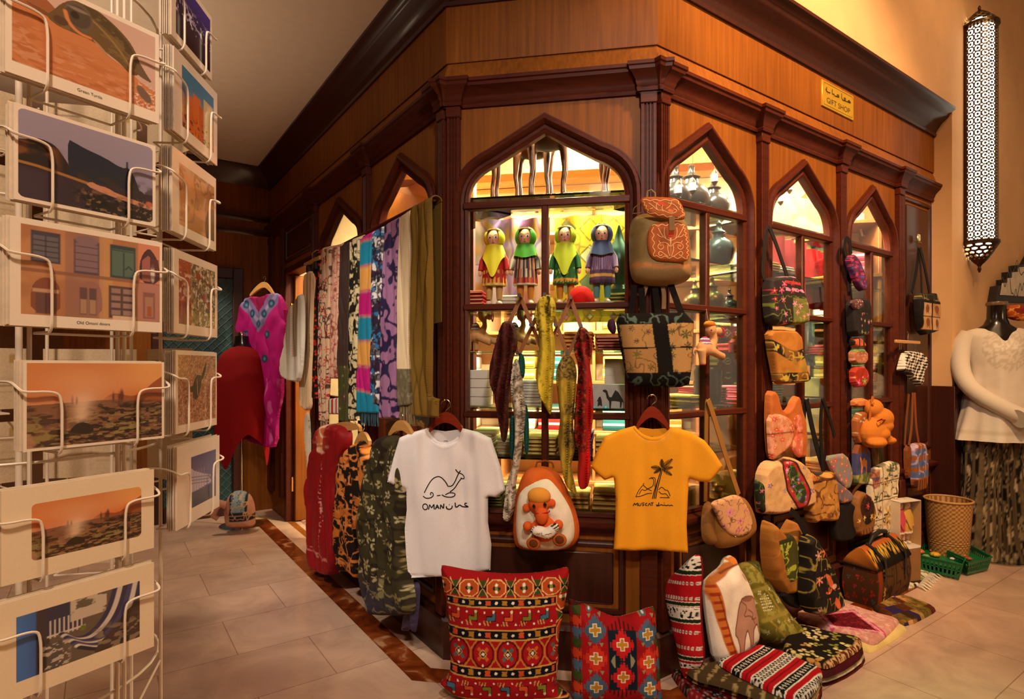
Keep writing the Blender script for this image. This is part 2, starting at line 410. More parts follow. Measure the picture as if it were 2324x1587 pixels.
FRAMEP = [(-.012, -.03), (-.012, .004), (0, .010), (.008, .002), (.020, .004), (.026, .020), (.036, .030), (.048, .028), (.054, .016), (.060, .016), (.062, -.01)]
wn = [0]
def window(fr, xl, xr, mull=True, rails=(1.045, 1.502), trans=1.935):
    """arched shop window: outer moulding, glazing bars and a pane for each light"""
    wn[0] += 1; t = T('window_%d' % wn[0], None, None, fr, None, 'structure'); P = win_path(xl, xr); c = (xl+xr)/2
    t.part('frame_moulding', G().sweep(P, FRAMEP, True), W_H)
    g = G().box(xl-.01, xr+.01, -.014, .03, trans-.016, trans+.016, .005)
    t.part('transom', g, W_H)
    for z in rails: t.part('glazing_rail', G().box(xl-.01, xr+.01, -.012, .03, z-.014, z+.014, .005), W_H)
    if mull: t.part('mullion', G().box(c-.014, c+.014, -.010, .03, ZB, trans-.01, .005), W_H)
    zs = [ZB]+list(rails)+[trans]
    for a, b in zip(zs[:-1], zs[1:]):
        for x0, x1 in (((xl, c), (c, xr)) if mull else ((xl, xr),)):
            t.part('pane', G().box(x0, x1, .008, .012, a, b), GLASS)
    up = [p for p in P if p[1] > trans]
    t.part('pane', G().plate([(xl, trans), (xr, trans)]+up, (), .008, .012), GLASS)
    t.done(); return P
def offset_path(P, d):
    P = np.array(P); m = len(P); R = []
    for i in range(m):
        a = P[i]-P[i-1]; b = P[(i+1) % m]-P[i]; a /= np.linalg.norm(a)+1e-9; b /= np.linalg.norm(b)+1e-9
        n1 = A(a[1], -a[0]); n2 = A(b[1], -b[0]); q = n1+n2; q /= max(np.dot(q, n1), .25); R.append(tuple(P[i]+q*d))
    return R
def wall_face(name, fr, x0, x1, wins, z1=2.60, z0=0, extra=()):
    t = T(name, None, None, fr, None, 'structure')
    holes = [offset_path(win_path(*w), .03) for w in wins]+list(extra)
    t.main(G().plate([(x0, z0), (x1, z0), (x1, z1), (x0, z1)], holes, 0, .05), W_V); t.done()
def raised(fr, x0, x1, z0, z1, n):
    P = [(x0, z0), (x1, z0), (x1, z1), (x0, z1)]
    g = G().sweep(P, [(-.03, 0), (-.026, .010), (-.014, .014), (-.004, .008), (0, 0)], True)
    g.box(x0+.05, x1-.05, -.008, .0, z0+.05, z1-.05, .006)
    struct('trim_%d' % n, g, W_D, fr)
def pilaster(fr, x0, x1, n, z0=.18, z1=2.36, out=.028):
    """fluted pilaster"""
    w = x1-x0; k = 3; prof = [(x0, 0), (x0, -out)]; e = w*.16; s = (w-2*e)/k
    for i in range(k):
        a = x0+e+i*s; prof += [(a+s*.2, -out), (a+s*.35, -out+.007), (a+s*.65, -out+.007), (a+s*.8, -out)]
    prof += [(x1, -out), (x1, 0)]
    g = G().loft([[(x, y, z) for x, y in prof] for z in (z0, z1)])
    g.box(x0-.004, x1+.004, -out-.008, 0, .18, .55, .004); g.box(x0-.004, x1+.004, -out-.006, 0, z1-.05, z1+.01, .003)
    struct('trim_%d' % n, g, W_H, fr)
# ---- windows and walls
UW = FB.px(1057, 700)[0], FB.px(1425, 700)[0]
wB = (UW[0], UW[1])
PIL = [.7325, 1.487, 2.21]                 # pilaster centres on the right face
pw = .062
bays = [(.06, PIL[0]-pw/2), (PIL[0]+pw/2, PIL[1]-pw/2), (PIL[1]+pw/2, PIL[2]-pw/2)]
wR = []
for (rx, ax, yy) in ((1688, 1603, 300), (1884, 1820, 380), (2021, 1976, 437)):
    r_ = FR.px(rx, 600)[0]; c_ = FR.px(ax, yy)[0]; wR.append((2*c_-r_, r_))
print('wR', wR, 'bays', bays, 'BW', BW, 'wB', wB)
LP = [-.914, -1.869]
wLf = [(LP[0]+pw/2+.10, -.06-.10), (LP[1]+pw/2+.10, LP[0]-pw/2-.10)]
DOOR = (-2.72, -1.96, 2.04)
wall_face('wall_front', FB, 0, BW, [wB])
wall_face('wall_right', FR, 0, LR_, wR)
wall_face('wall_left', FL, -LL, 0, wLf, extra=[[(DOOR[0], .0005), (DOOR[1], .0005), (DOOR[1], DOOR[2]), (DOOR[0], DOOR[2])]])
window(FB, *wB)
for w in wR: window(FR, *w)
for w in wLf: window(FL, *w)
tn = [0]
def TN(): tn[0] += 1; return tn[0]
for x0, x1 in ((.0, .055), (BW-.06, BW)): pilaster(FB, x0, x1, TN())
pilaster(FR, 0, .05, TN())
for c in PIL: pilaster(FR, c-pw/2, c+pw/2, TN())
pilaster(FL, -.05, 0, TN())
for c in LP: pilaster(FL, c-pw/2, c+pw/2, TN())
pilaster(FL, -2.80, -2.72, TN()); pilaster(FL, -3.2, -3.08, TN())
# ---- mouldings that run round the three faces (plan sweep)
def plan_sweep(prof, pts, endcaps=True):
    """prof (out, z); pts plan path from the left end to the right end"""
    P = [A(*p) for p in pts]; m = len(P); k = len(prof); rings = []
    for i in range(m):
        a = P[i]-P[i-1] if i else P[1]-P[0]; b = P[i+1]-P[i] if i < m-1 else P[-1]-P[-2]
        a = a/np.linalg.norm(a); b = b/np.linalg.norm(b); n1 = -inw(a); n2 = -inw(b); q = n1+n2; q = q/np.dot(q, n1)
        rings.append([(P[i][0]+q[0]*o, P[i][1]+q[1]*o, z) for o, z in prof])
    return G().loft(rings)
far = CL+dL*LL; end = CR+dR*LR_
RUN = [far, CL, CR, end]
RUND = [CL+dL*1.93, CL, CR, end]
CORN = [(0, 2.355), (.012, 2.355), (.016, 2.368), (.012, 2.374), (.020, 2.39), (.022, 2.40), (.040, 2.422), (.052, 2.430), (.055, 2.442), (.062, 2.446), (.062, 2.46), (0, 2.465)]
struct('trim_%d' % TN(), plan_sweep(CORN, RUN), W_H)
def capital(fr, x0, x1):
    e = .004; P = [tuple(fr.w((x, y, 0))[:2]) for x, y in ((x0+e, 0), (x0+e, -.032), (x1-e, -.032), (x1-e, 0))]
    g = plan_sweep([(o*.8, z) for o, z in CORN], P); q = np.array([fr.loc(p) for p in g.V()]); g.v = [q]; g.c = [np.vstack(g.c)]
    g.box(x0+e, x1-e, -.032, 0, 2.35, 2.463)
    struct('trim_%d' % TN(), g, W_H, fr)
for fr, x0, x1 in ((FB, -.02, .06), (FB, BW-.07, BW+.02), (FR, -.02, .055), (FL, -.055, .02)): capital(fr, x0, x1)
for c in PIL: capital(FR, c-pw/2-.005, c+pw/2+.005)
for c in LP: capital(FL, c-pw/2-.005, c+pw/2+.005)
struct('trim_%d' % TN(), plan_sweep([(0, 2.46), (.034, 2.463), (.004, 2.552), (0, 2.552)], RUN), W_V)           # sloping band
struct('trim_%d' % TN(), plan_sweep([(-.05, 2.550), (.012, 2.550), (.014, 2.556), (.014, 2.90), (-.05, 2.90)], RUN), W_V)  # frieze
CROWN = [(.010, 2.79), (.026, 2.79), (.030, 2.806), (.024, 2.812), (.034, 2.83), (.040, 2.84), (.060, 2.868), (.090, 2.89), (.098, 2.90), (.104, 2.914), (.128, 2.93), (.136, 2.934), (.136, 2.95), (0, 2.955)]
struct('trim_%d' % TN(), plan_sweep(CROWN, RUN), W_D)
PLIN = [(0, 0), (.034, 0), (.034, .135), (.028, .15), (.030, .16), (.016, .178), (.010, .18), (0, .185)]
struct('baseboard_shop', plan_sweep(PLIN, RUND), W_D)
SILL = [(0, .555), (.014, .56), (.018, .572), (.034, .586), (.040, .592), (.044, .602), (.044, .616), (.012, .624), (0, .626)]
struct('trim_%d' % TN(), plan_sweep(SILL, RUND), W_H)
raised(FB, .12, BW-.12, .225, .535, TN())
for a, b in bays: raised(FR, a+.05, b-.05, .225, .535, TN())
raised(FR, PIL[2]+.08, LR_-.05, .225, .535, TN()); raised(FR, PIL[2]+.07, LR_-.03, .70, 2.33, TN())
raised(FL, LP[0]+.08, -.1, .225, .535, TN()); raised(FL, LP[1]+.08, LP[0]-.08, .225, .535, TN())
raised(FL, DOOR[0]+.02, DOOR[1]-.0, 2.08, 2.36, TN())
# ---- doorway
t = T('door_1', None, None, FL, None, 'structure')
for x0, x1 in ((DOOR[0]-.0, DOOR[0]+.05), (DOOR[1]-.05, DOOR[1])): t.part('jamb', G().box(x0, x1, -.012, .10, 0, DOOR[2], .006), W_H)
t.part('head_jamb', G().box(DOOR[0], DOOR[1], -.012, .10, DOOR[2]-.05, DOOR[2], .006), W_H)
lf = t.part('leaf', G().box(DOOR[0]+.055, DOOR[0]+.10, .05, .72, .01, DOOR[2]-.06, .004), W_V)
BRASS = mat('brass', '#d8ac3c', rough=.25, metal=1, var=.05)
for z in (.30, 1.70): t.part('hinge', G().box(DOOR[0]+.04, DOOR[0]+.062, .03, .055, z-.06, z+.06, .003), BRASS, lf)
t.done()
# ---- back wall of the passage with a lattice-glass door
wall_face('wall_back', FK, -3.2, .02, [], z1=2.95)
g = G()
for z in (2.38, 2.50): g.sweep([(-3.2, z), (0, z)], [(0, 0), (.02, .01), (.03, .03), (.05, .035), (.05, 0)], False, flip=True)
struct('trim_%d' % TN(), g, W_D, FK)
g = G().sweep([(-3.2, 2.80), (0, 2.80)], [(0, 0), (.03, .03), (.10, .10), (.14, .12), (.15, 0)], False, flip=True); struct('trim_%d' % TN(), g, W_D, FK)
dxl, dxr = FK.px(370, 900)[0], FK.px(527, 900)[0]
t = T('door_2', None, None, FK, None, 'structure')
for x0, x1 in ((dxl-.08, dxl), (dxr, dxr+.08)): t.part('stile', G().box(x0, x1, -.04, 0, .0, 2.08, .005), W_D)
t.part('rail', G().box(dxl, dxr, -.04, 0, 1.99, 2.08, .005), W_D); t.part('rail', G().box(dxl, dxr, -.04, 0, .0, .12, .005), W_D)
LAT = mat('lattice_glass', '#2c4446', rough=.25, bump=0, var=.1)
t.part('pane', G().box(dxl, dxr, -.012, 0, .12, 1.99), LAT)
g = G(); dd = .07
for k in range(-30, 40):
    for sgn in (1, -1):
        a = dxl+k*dd; q = [(a, .12), (a+sgn*1.87, 1.99)]
        (x0, z0), (x1, z1) = q
        ts = sorted([0, 1]+[np.clip((e-x0)/(x1-x0), 0, 1) for e in (dxl, dxr)]); t0, t1 = (ts[1], ts[2])
        lo = [x0+(x1-x0)*t0, x0+(x1-x0)*t1]
        if t1-t0 > .01 and min(lo) >= dxl-.001 and max(lo) <= dxr+.001: g.tube([(lo[0], -.014, z0+(z1-z0)*t0), (lo[1], -.014, z0+(z1-z0)*t1)], .0022, 4)
t.part('lattice', g, mat('lattice_lead', '#4a6060', rough=.5)); t.done()
# ---- passage side wall on the far left (behind the card stand), floor, strip, ceilings
def floorm():
    m, nt, b, N, L = nodes('marble_tiles'); setb(b, .16, coat=.0, spec=.5)
    tc = N('ShaderNodeTexCoord'); mp = N('ShaderNodeMapping'); mp.inputs['Rotation'].default_value = (0, 0, -(PI/2-aR)+0)
    L(tc.outputs['Object'], mp.inputs['Vector'])
    br = N('ShaderNodeTexBrick'); br.offset = 0.5; br.inputs['Scale'].default_value = 1
    br.inputs['Brick Width'].default_value = .6; br.inputs['Row Height'].default_value = .4; br.inputs['Mortar Size'].default_value = .0022
    br.inputs['Color1'].default_value = (1, 1, 1, 1); br.inputs['Color2'].default_value = (.90, .88, .86, 1); br.inputs['Mortar'].default_value = (.55, .5, .44, 1)
    L(mp.outputs['Vector'], br.inputs['Vector'])
    n = N('ShaderNodeTexNoise'); n.inputs['Scale'].default_value = 3.2; n.inputs['Detail'].default_value = 7; n.inputs['Roughness'].default_value = .62; n.inputs['Distortion'].default_value = .8
    L(tc.outputs['Object'], n.inputs['Vector']); r = N('ShaderNodeValToRGB'); e = r.color_ramp.elements
    e[0].position = .32; e[0].color = (*lin('#bb9a84'), 1); e[1].position = .66; e[1].color = (*lin('#dab69c'), 1)
    L(n.outputs['Fac'], r.inputs['Fac']); mx = N('ShaderNodeMix'); mx.data_type = 'RGBA'; mx.blend_type = 'MULTIPLY'; mx.inputs[0].default_value = 1
    L(r.outputs['Color'], mx.inputs[6]); L(br.outputs['Color'], mx.inputs[7]); L(mx.outputs[2], b.inputs['Base Color'])
    return m
g = G().box(-7, 8, -3.5, 9, -.05, 0); struct('floor', g, floorm())
def stripm():
    m, nt, b, N, L = nodes('red_marble'); setb(b, .16)
    tc = N('ShaderNodeTexCoord'); n = N('ShaderNodeTexNoise'); n.inputs['Scale'].default_value = 7; n.inputs['Detail'].default_value = 6; n.inputs['Distortion'].default_value = 1.5
    L(tc.outputs['Object'], n.inputs['Vector']); r = N('ShaderNodeValToRGB'); e = r.color_ramp.elements
    e[0].position = .3; e[0].color = (*lin('#4a1c0c'), 1); e[1].position = .62; e[1].color = (*lin('#8a4420'), 1)
    q = e.new(.72); q.color = (*lin('#b58660'), 1); q = e.new(.5); q.color = (*lin('#70300f'), 1)
    L(n.outputs['Fac'], r.inputs['Fac']); L(r.outputs['Color'], b.inputs['Base Color']); return m
def strip(o0, o1):
    P = [PL+dL*2.9, PL, PR, PR+dR*3.4]; ring = []
    a = plan_off(P, o0); b = plan_off(P, o1); g = G(); n = len(P)
    v = [(p[0], p[1], .001) for p in a+b]; g.add(v, [(i, n+i, n+i+1, i+1) for i in range(n-1)]); return g
def plan_off(P, o):
    R = []
    for i in range(len(P)):
        a = P[i]-P[i-1] if i else P[1]-P[0]; b = P[i+1]-P[i] if i < len(P)-1 else P[-1]-P[-2]
        a = a/np.linalg.norm(a); b = b/np.linalg.norm(b); n1 = -inw(a); n2 = -inw(b); q = n1+n2; q = q/np.dot(q, n1); R.append(P[i]+q*o)
    return R
struct('floor_border', strip(.08, .185), stripm())
CEIL = mat('ceiling_paint', '#e6d6c4', rough=.9, var=.03)
g = G().box(-7, .35, -3.5, 9, 2.95, 3.0); struct('ceiling', g, CEIL)
# plaster: wall around the shop front and above it
t = T('wall_plaster', None, None, FW, None, 'structure')
SO = 2.958
t.main(G().plate([(LR_, 0), (7, 0), (7, 4.6), (-.6, 4.6), (-.6, SO), (LR_, SO)], (), 0, .113), PLASTER); t.done()
struct('wall_bulkhead', G().box(.352, .40, -3.5, 2.35, 2.95, 4.6), CEIL)
struct('ceiling_lobby', G().box(.352, 8, -3.5, 9, 4.6, 4.65), CEIL)
# dark wainscot on the plaster wall
wz = 1.12
g = G().box(LR_+.0, 7, -.022, 0, 0, wz, .004); g.sweep([(LR_, wz), (7, wz)], [(-.05, 0), (-.05, .03), (-.02, .045), (0, .04), (.004, 0)], False, flip=True); g.box(LR_, 7, -.04, 0, 0, .16, .006); g.box(LR_-.018, LR_+.01, -.022, .116, 0, wz, .003)
struct('wainscot', g, W_D, FW)
struct('wall_far_left', G().box(-3.4, -3.3, -3.5, 8, 0, 2.95), mat('dim_wall', '#6b4a30', rough=.8))
struct('wall_behind', G().box(-3.4, 8, -3.6, -3.5, 0, 4.6), PLASTER)
# ---- the room inside
SHOPW = mat('shop_wall', '#e2cd9a', rough=.85, var=.05)
iB = FB.shift(0, 2.0, 0)
struct('wall_shop_back', G().box(-1.85, 2.72, 0, .05, 0, 2.62), SHOPW, iB)
struct('ceiling_shop', G().plate([tuple(p) for p in ((-1.86, 1.98), (BW+1.86, 1.98), (BW-.03, .08), (.03, .08))], (), -2.66, -2.62), mat('shop_ceiling', '#e8c9a0', rough=.9), Fr(FB.o, FB.x, FB.y))
struct('trim_%d' % TN(), G().box(-.65, 1.55, -1.0, -.86, 2.40, 2.62), mat('orange_beam', '#d88a2c', rough=.6), iB)
# ================================================================ revolving postcard stand in the left foreground
PAPER = vcm('card_gloss', rough=.22, bump=.02, bs=400, coat=.5, mottle=.08)
WIRE = mat('white_wire', '#efe3d3', rough=.35, var=.03)
CARDB = mat('card_edge', '#ead9c2', rough=.7, var=.08, vs=80)
def text_g(s, size, x, z, y=-.0006, col='#555048', rot=0, align='CENTER'):
    cu = bpy.data.curves.new('t', 'FONT'); cu.body = s; cu.size = size; cu.align_x = align
    o = bpy.data.objects.new('t', cu); COL.objects.link(o); bpy.context.view_layer.update()
    me = bpy.data.meshes.new_from_object(o); g = G(); c, n = math.cos(rot), math.sin(rot)
    v = np.array([q.co[:] for q in me.vertices]).reshape(-1, 3)
    g.add(np.stack([x+v[:, 0]*c-v[:, 1]*n, np.full(len(v), y), z+v[:, 0]*n+v[:, 1]*c], 1), [tuple(p.vertices) for p in me.polygons], lin(col))
    bpy.data.objects.remove(o); bpy.data.curves.remove(cu); bpy.data.meshes.remove(me); return g
def ph_turtle(p):
    p.blot(3, '#cfa89a', .5, 3, .4, .2)
    p.poly([(-.1, .9), (.1, .95), (.25, .82), (.32, .7), (.3, -.1), (-.1, -.1)], '#a0623f', 1, 2)
    p.poly([(-.1, .68), (.2, .66), (.45, .66), (.62, .5), (.8, .4), (.9, .3), (1.1, .25), (1.1, -.1), (-.1, -.1)], '#cd8253', 1, 1)
    k = sst(.75, .3, p.v+.35*p.u)
    p.blot(9, '#b46a40', .52, 5, .7, .1, k, 2.2); p.blot(14, '#dda07a', .58, 8, .6, .08, k, 2)
    p.poly([(.05, .74), (.2, .72), (.3, .66), (.2, .66)], '#7d5238', 1, 1)
    p.poly([(.20, .66), (.26, .78), (.30, .88), (.38, 1.0), (.52, 1.02), (.64, .95), (.76, .84), (.83, .72), (.88, .56), (.87, .40), (.80, .36), (.72, .46), (.62, .52), (.55, .58), (.48, .60), (.36, .60), (.28, .60)], '#6e5637', 1, 2)
    p.poly([(.40, .98), (.55, 1.0), (.70, .88), (.82, .70), (.86, .52), (.78, .62), (.68, .76), (.56, .86), (.46, .90)], '#57482f', 1, 2)
    p.line([(.48, .88), (.6, .78), (.72, .62), (.8, .46)], .02, '#9a8258', .8, sm=2); p.blot(18, '#8a7047', .6, 4, .5, .05, inpoly(np.stack([p.u.ravel(), p.v.ravel()], 1), A((.3, .6), (.4, 1), (.7, .9), (.88, .5), (.8, .38), (.5, .6))).reshape(p.u.shape))
    p.ell(.42, .80, .10, .19, '#6a5a48'); p.ell(.42, .82, .085, .13, '#55493f'); p.ell(.395, .82, .03, .045, '#3a2c24'); p.ell(.42, .9, .07, .02, '#8b7a6a')
    p.line([(.33, .82), (.35, .70), (.42, .62), (.5, .62)], .03, '#e08a55', .9, sm=2); p.ell(.30, .68, .05, .05, '#5c4330')
    p.poly([(.5, .64), (.58, .58), (.66, .44), (.6, .5)], '#b58866', 1, 1)
    p.poly([(.86, .6), (.93, .45), (.98, .36), (.9, .38), (.84, .42)], '#6f5a48', 1, 1)
    p.blot(60, '#f0cfc0', .62, 6, .9, .05, sst(.8, .86, p.u)*sst(.35, .25, p.v)); p.ell(.91, .17, .045, .10, '#7a6254', .5); p.ell(.88, .24, .03, .03, '#7a6254')
def ph_cove(p):
    p.m(sst(.2, 1, p.v), '#a79bb0', .5)
    p.poly([(-.1, .62), (.05, .66), (.13, .72), (.24, .69), (.30, .58), (.38, .38), (.38, .3), (-.1, .3)], '#2e211c', 1, 2)
    p.blot(7, '#7c4a24', .55, 3, .9, .1, sst(.32, .2, p.u)*sst(.7, .6, p.v)*sst(.3, .4, p.v))
    p.poly([(.33, .8), (.38, .78), (.46, .74), (.60, .70), (.74, .62), (.8, .66), (.86, .5), (.9, .3), (.36, .3), (.33, .5)], '#262838', 1, 1)
    p.blot(12, '#3a2d24', .5, 9, .8, .1, sst(.55, .4, p.v)*sst(.3, .35, p.u))
    p.rect(-.1, 1.1, -.1, .36, '#3b2c33'); p.m(sst(.40, .0, p.u)*sst(.36, .3, p.v), '#4a3844', .7)
    p.line([(-.1, .40), (.12, .39), (.3, .36), (.5, .32)], .03, '#b07a3c', .9)
    p.poly([(.45, .3), (.5, .36), (.55, .33), (.62, .33), (.7, .28), (1.1, .2), (1.1, .14), (.6, .24)], '#c98b6c', 1, 1)
    p.rect(.5, 1.1, -.1, .15, '#2b2019'); p.blot(25, '#8a6a4a', .58, 4, .9, .05, sst(.36, .5, p.u)*sst(.30, .2, p.v)); p.blot(30, '#20150e', .5, 14, .8, .05, sst(.3, .45, p.u)*sst(.26, .2, p.v))
    p.rect(.775, .79, .34, .72, '#1c1c28'); p.poly([(.86, .26), (.88, .4), (.93, .36), (.95, .26)], '#3a2a30', 1, 1); p.ell(.97, .24, .03, .03, '#c0664a')
def ph_doors(p):
    p.m(sst(.45, .6, p.v)*0+1, '#c58c5e', 1); p.blot(4, '#a9704c', .5, 3, .7, .15); p.rect(.28, .55, -.1, 1.1, '#8e6a66', .55); p.rect(.52, .62, -.1, 1.1, '#d3a36a', .6)
    p.rect(-.1, 1.1, .48, .52, '#8a5c46', .8)
    p.rect(.06, .25, .60, .95, '#4a4450'); p.rect(.075, .235, .62, .9, '#6d6570'); [p.rect(.075, .235, z, z+.012, '#3c3640') for z in (.66, .72, .78, .84)]; p.rect(.15, .158, .6, .9, '#3c3640')
    p.poly([(.06, .02), (.06, .30), (.10, .40), (.16, .44), (.22, .40), (.25, .32), (.25, .02)], '#8a5238', 1, 1); p.rect(.07, .24, .26, .30, '#c79a7c'); p.rect(.09, .22, .02, .25, '#6e4a46'); p.rect(.15, .16, .02, .25, '#4a2e2c')
    p.rect(.34, .52, .52, .92, '#5b4a58'); p.rect(.35, .51, .55, .88, '#8a6f78'); [p.rect(.35, .51, z, z+.01, '#5a4350') for z in (.6, .68, .76, .84)]; p.ell(.43, .92, .08, .06, '#8a6f78')
    p.poly([(.35, .02), (.35, .32), (.42, .44), (.5, .44), (.54, .34), (.54, .02)], '#a07066', 1, 1); p.rect(.38, .5, .04, .36, '#6a4c4a'); p.rect(.435, .445, .04, .36, '#a5806c'); p.rect(.385, .43, .05, .22, '#b08a70'); p.rect(.45, .495, .05, .22, '#b08a70')
    p.rect(.60, .80, .52, .93, '#37494c'); p.rect(.615, .785, .55, .88, '#5a7266'); p.rect(.70, .71, .55, .85, '#2c3a3c'); p.rect(.615, .785, .86, .87, '#2c3a3c'); p.line([(.72, .64), (.745, .68), (.77, .64)], .012, '#2c3a3c')
    p.rect(.59, .80, .02, .42, '#5a4444'); [p.rect(.61+.09*i, .68+.09*i, z, z+.06, '#a08078') for i in (0, 1) for z in (.06, .15, .24, .33)]; p.rect(.62, .8, -.05, .05, '#e0bfa4')
    p.rect(.82, 1.1, .5, 1.1, '#d88a6a'); p.poly([(.83, .5), (.83, .74), (.86, .88), (.91, .96), (.96, .88), (1.0, .74), (1.0, .5)], '#4a2a30', 1, 1); p.poly([(.85, .52), (.85, .78), (.9, .86), (.92, .84), (.92, .52)], '#a5605a', 1, 0); p.rect(.92, .99, .55, .82, '#5e2c2e'); p.ell(.94, .62, .018, .09, '#e8d6d8'); p.ell(.94, .72, .012, .03, '#7a5048')
    p.rect(.82, 1.1, -.1, .49, '#b97f70'); p.rect(.86, .96, .04, .38, '#8f5e58'); p.rect(.875, .945, .06, .32, '#b0806c'); p.rect(.895, .93, .07, .2, '#a85a34')
def ph_blow(p):
    p.m(sst(.45, 1, p.v), '#d98a4e', .8); p.m(sst(.5, .9, p.u)*sst(.55, .8, p.v), '#f0b068', .7); p.m(np.exp(-((p.u-.4)/.35)**2-((p.v-.75)/.2)**2), '#e9a877', .8)
    p.poly([(.52, .55), (.6, .62), (.66, .60), (.76, .56), (.85, .64), (.95, .78), (1.1, .9), (1.1, .4), (.5, .4)], '#a0592e', 1, 1); p.m(sst(.7, .5, p.u)*sst(.66, .55, p.v)*sst(.4, .5, p.v), '#d99a72', .6)
    p.poly([(-.1, .50), (.3, .52), (.6, .54), (.8, .5), (1.1, .46), (1.1, -.1), (-.1, -.1)], '#8a5e42', 1, 1)
    k = sst(.54, .44, p.v); p.blot(9, '#4e3422', .5, 3, .95, .08, k, 2.6); p.blot(16, '#9a8a50', .55, 8, .8, .06, k*sst(.5, .2, p.v), 2); p.blot(24, '#2c1d12', .56, 12, .9, .05, k*sst(.3, .5, p.u+.3-.5*p.v), 2); p.blot(8, '#c08c6c', .58, 20, .7, .06, k*sst(.5, .1, p.u))
    p.m(np.exp(-((p.u-.36-(p.v-.3)*.05)/(.05+.16*np.clip(p.v-.3, 0, 1)))**2)*sst(.24, .34, p.v)*sst(.75, .5, p.v), '#f3cfae', .75)
    p.poly([(.26, .14), (.34, .28), (.44, .24), (.46, .12)], '#38291a', 1, 2)
    for x, h in ((.60, .12), (.645, .11), (.665, .16), (.30, .09), (.33, .08)): p.ell(x, .50+h/2, .008 if h < .15 else .016, h/2, '#5a3226', 0, .9 if x > .5 else .5)
def ph_highway(p):
    p.rect(-.1, .16, -.1, 1.1, '#3b62a8'); p.m(sst(.2, 0, p.u), '#4f86d6', .6); p.rect(.14, .24, -.1, 1.1, '#453a3c')
    p.rect(.22, .5, .55, 1.1, '#3c3a52'); [p.rect(.24+.035*i, .25+.035*i, .5, .78, '#e8ddd0') for i in range(8)]; p.rect(.22, .52, .52, .55, '#d9cdbf'); p.rect(.4, .7, .66, 1.1, '#cfc0ae'); p.blot(10, '#6a6250', .5, 3, 1, .05, sst(.38, .42, p.u)*sst(.6, .7, p.v)*sst(.75, .7, p.u))
    for i, c in enumerate(('#3a3758', '#d9cfc6', '#3a3758', '#4c4870', '#d9cfc6', '#3a3758', '#57537a', '#e6ddd2', '#2f2b40')):
        o = i*.045; p.line([(.33+o*.4, .52-o*.9), (.42+o*.6, .36-o*.9), (.56+o*.9, .34-o), (.72+o, .62-o*.7), (.80+o, 1.15)], .05, c, 1, sm=3)
    p.rect(.22, .34, -.1, .42, '#5a524e'); p.blot(22, '#c8bcae', .55, 5, .9, .04, sst(.42, .38, p.v)*sst(.15, .2, p.u)*sst(.42, .36, p.u))
    p.poly([(.6, .1), (.75, .3), (.9, .6), (1.1, .7), (1.1, -.1), (.6, -.1)], '#4a3a34', 1, 1); p.blot(14, '#8e7a64', .55, 7, .9, .05, sst(.55, .65, p.u)*sst(.5, .3, p.v)); p.ell(.5, .5, .025, .05, '#6a7a2c')
def ph_night(p):
    p.m(sst(0, 1, p.v)*0+1, '#23203c', 1); p.m(sst(.4, 1, p.v), '#3f38a0', .8); p.m(sst(.3, 0, p.v), '#16101e', .9); p.scroll(5, '#c9bfe8', .06, 3, .7, .5, sst(.35, .5, p.v)*sst(.8, .6, p.v)); p.blot(20, '#e8def8', .68, 5, .9, .04, sst(.3, .45, p.v)*sst(.75, .6, p.v))
def ph_towers(p):
    p.m(sst(.2, 1, p.v)*0+1, '#4a86b0', 1); p.m(sst(.75, .3, p.v), '#d98a3a', .9); p.m(sst(.4, 0, p.v), '#c0461a', .9)
    for x, w, h, c in ((.12, .05, .5, '#b8935a'), (.3, .08, .62, '#d86a1e'), (.45, .12, .72, '#e0701c'), (.62, .10, .6, '#c85a18'), (.82, .16, .8, '#dcc590')): p.rect(x-w, x+w, -.1, h, c, .9)
    p.blot(20, '#3c1c0e', .6, 3, .8, .05, sst(.45, .2, p.v)); p.rect(.78, .95, .1, .75, '#e6d6ac', .7)
def ph_canyon(p):
    p.m(p.u*0+1, '#c98852', 1); p.m(sst(.8, 1, p.v), '#c9b09a', .9); p.blot(3, '#a9673a', .52, 3, .9, .06, asp=2); p.scroll(3, '#7d4424', .03, 6, .8); p.poly([(.75, -.1), (.72, .3), (.8, .5), (.95, .6), (1.1, .5), (1.1, -.1)], '#4a2616', 1, 2)
    p.line([(.42, .42), (.47, .6), (.5, .42)], .03, '#4a2a1a'); p.ell(.46, .5, .05, .12, '#8a5230'); p.blot(14, '#593018', .66, 8, .8, .04, sst(.7, .85, p.v))
def ph_berries(p):
    p.m(p.u*0+1, '#8a7a58', 1); p.rect(-.1, .3, -.1, 1.1, '#a23a28'); p.flowers(11, ['#b03a30', '#8a1c1c', '#c65a3a'], 3, 1, .5, 3, '#d88a6a', sst(.32, .3, p.u)); p.rect(-.1, .3, .38, .8, '#8a5a40', .4); p.blot(22, '#e0c0a8', .55, 9, .9, .05, sst(.32, .3, p.u)*sst(.35, .4, p.v)*sst(.82, .78, p.v)); p.rect(-.1, .3, -.1, .34, '#7a1420', .7)
    k = sst(.3, .33, p.u); p.blot(18, '#d8ceb4', .55, 3, .9, .05, k); p.blot(26, '#3c3020', .56, 6, .9, .05, k)
    for x, h in ((.5, .82), (.68, .5), (.82, .38)): p.line([(x-.06, -.05), (x, h)], .025, '#3a2418'); p.ell(x, h, .07, .07, '#8a3420')
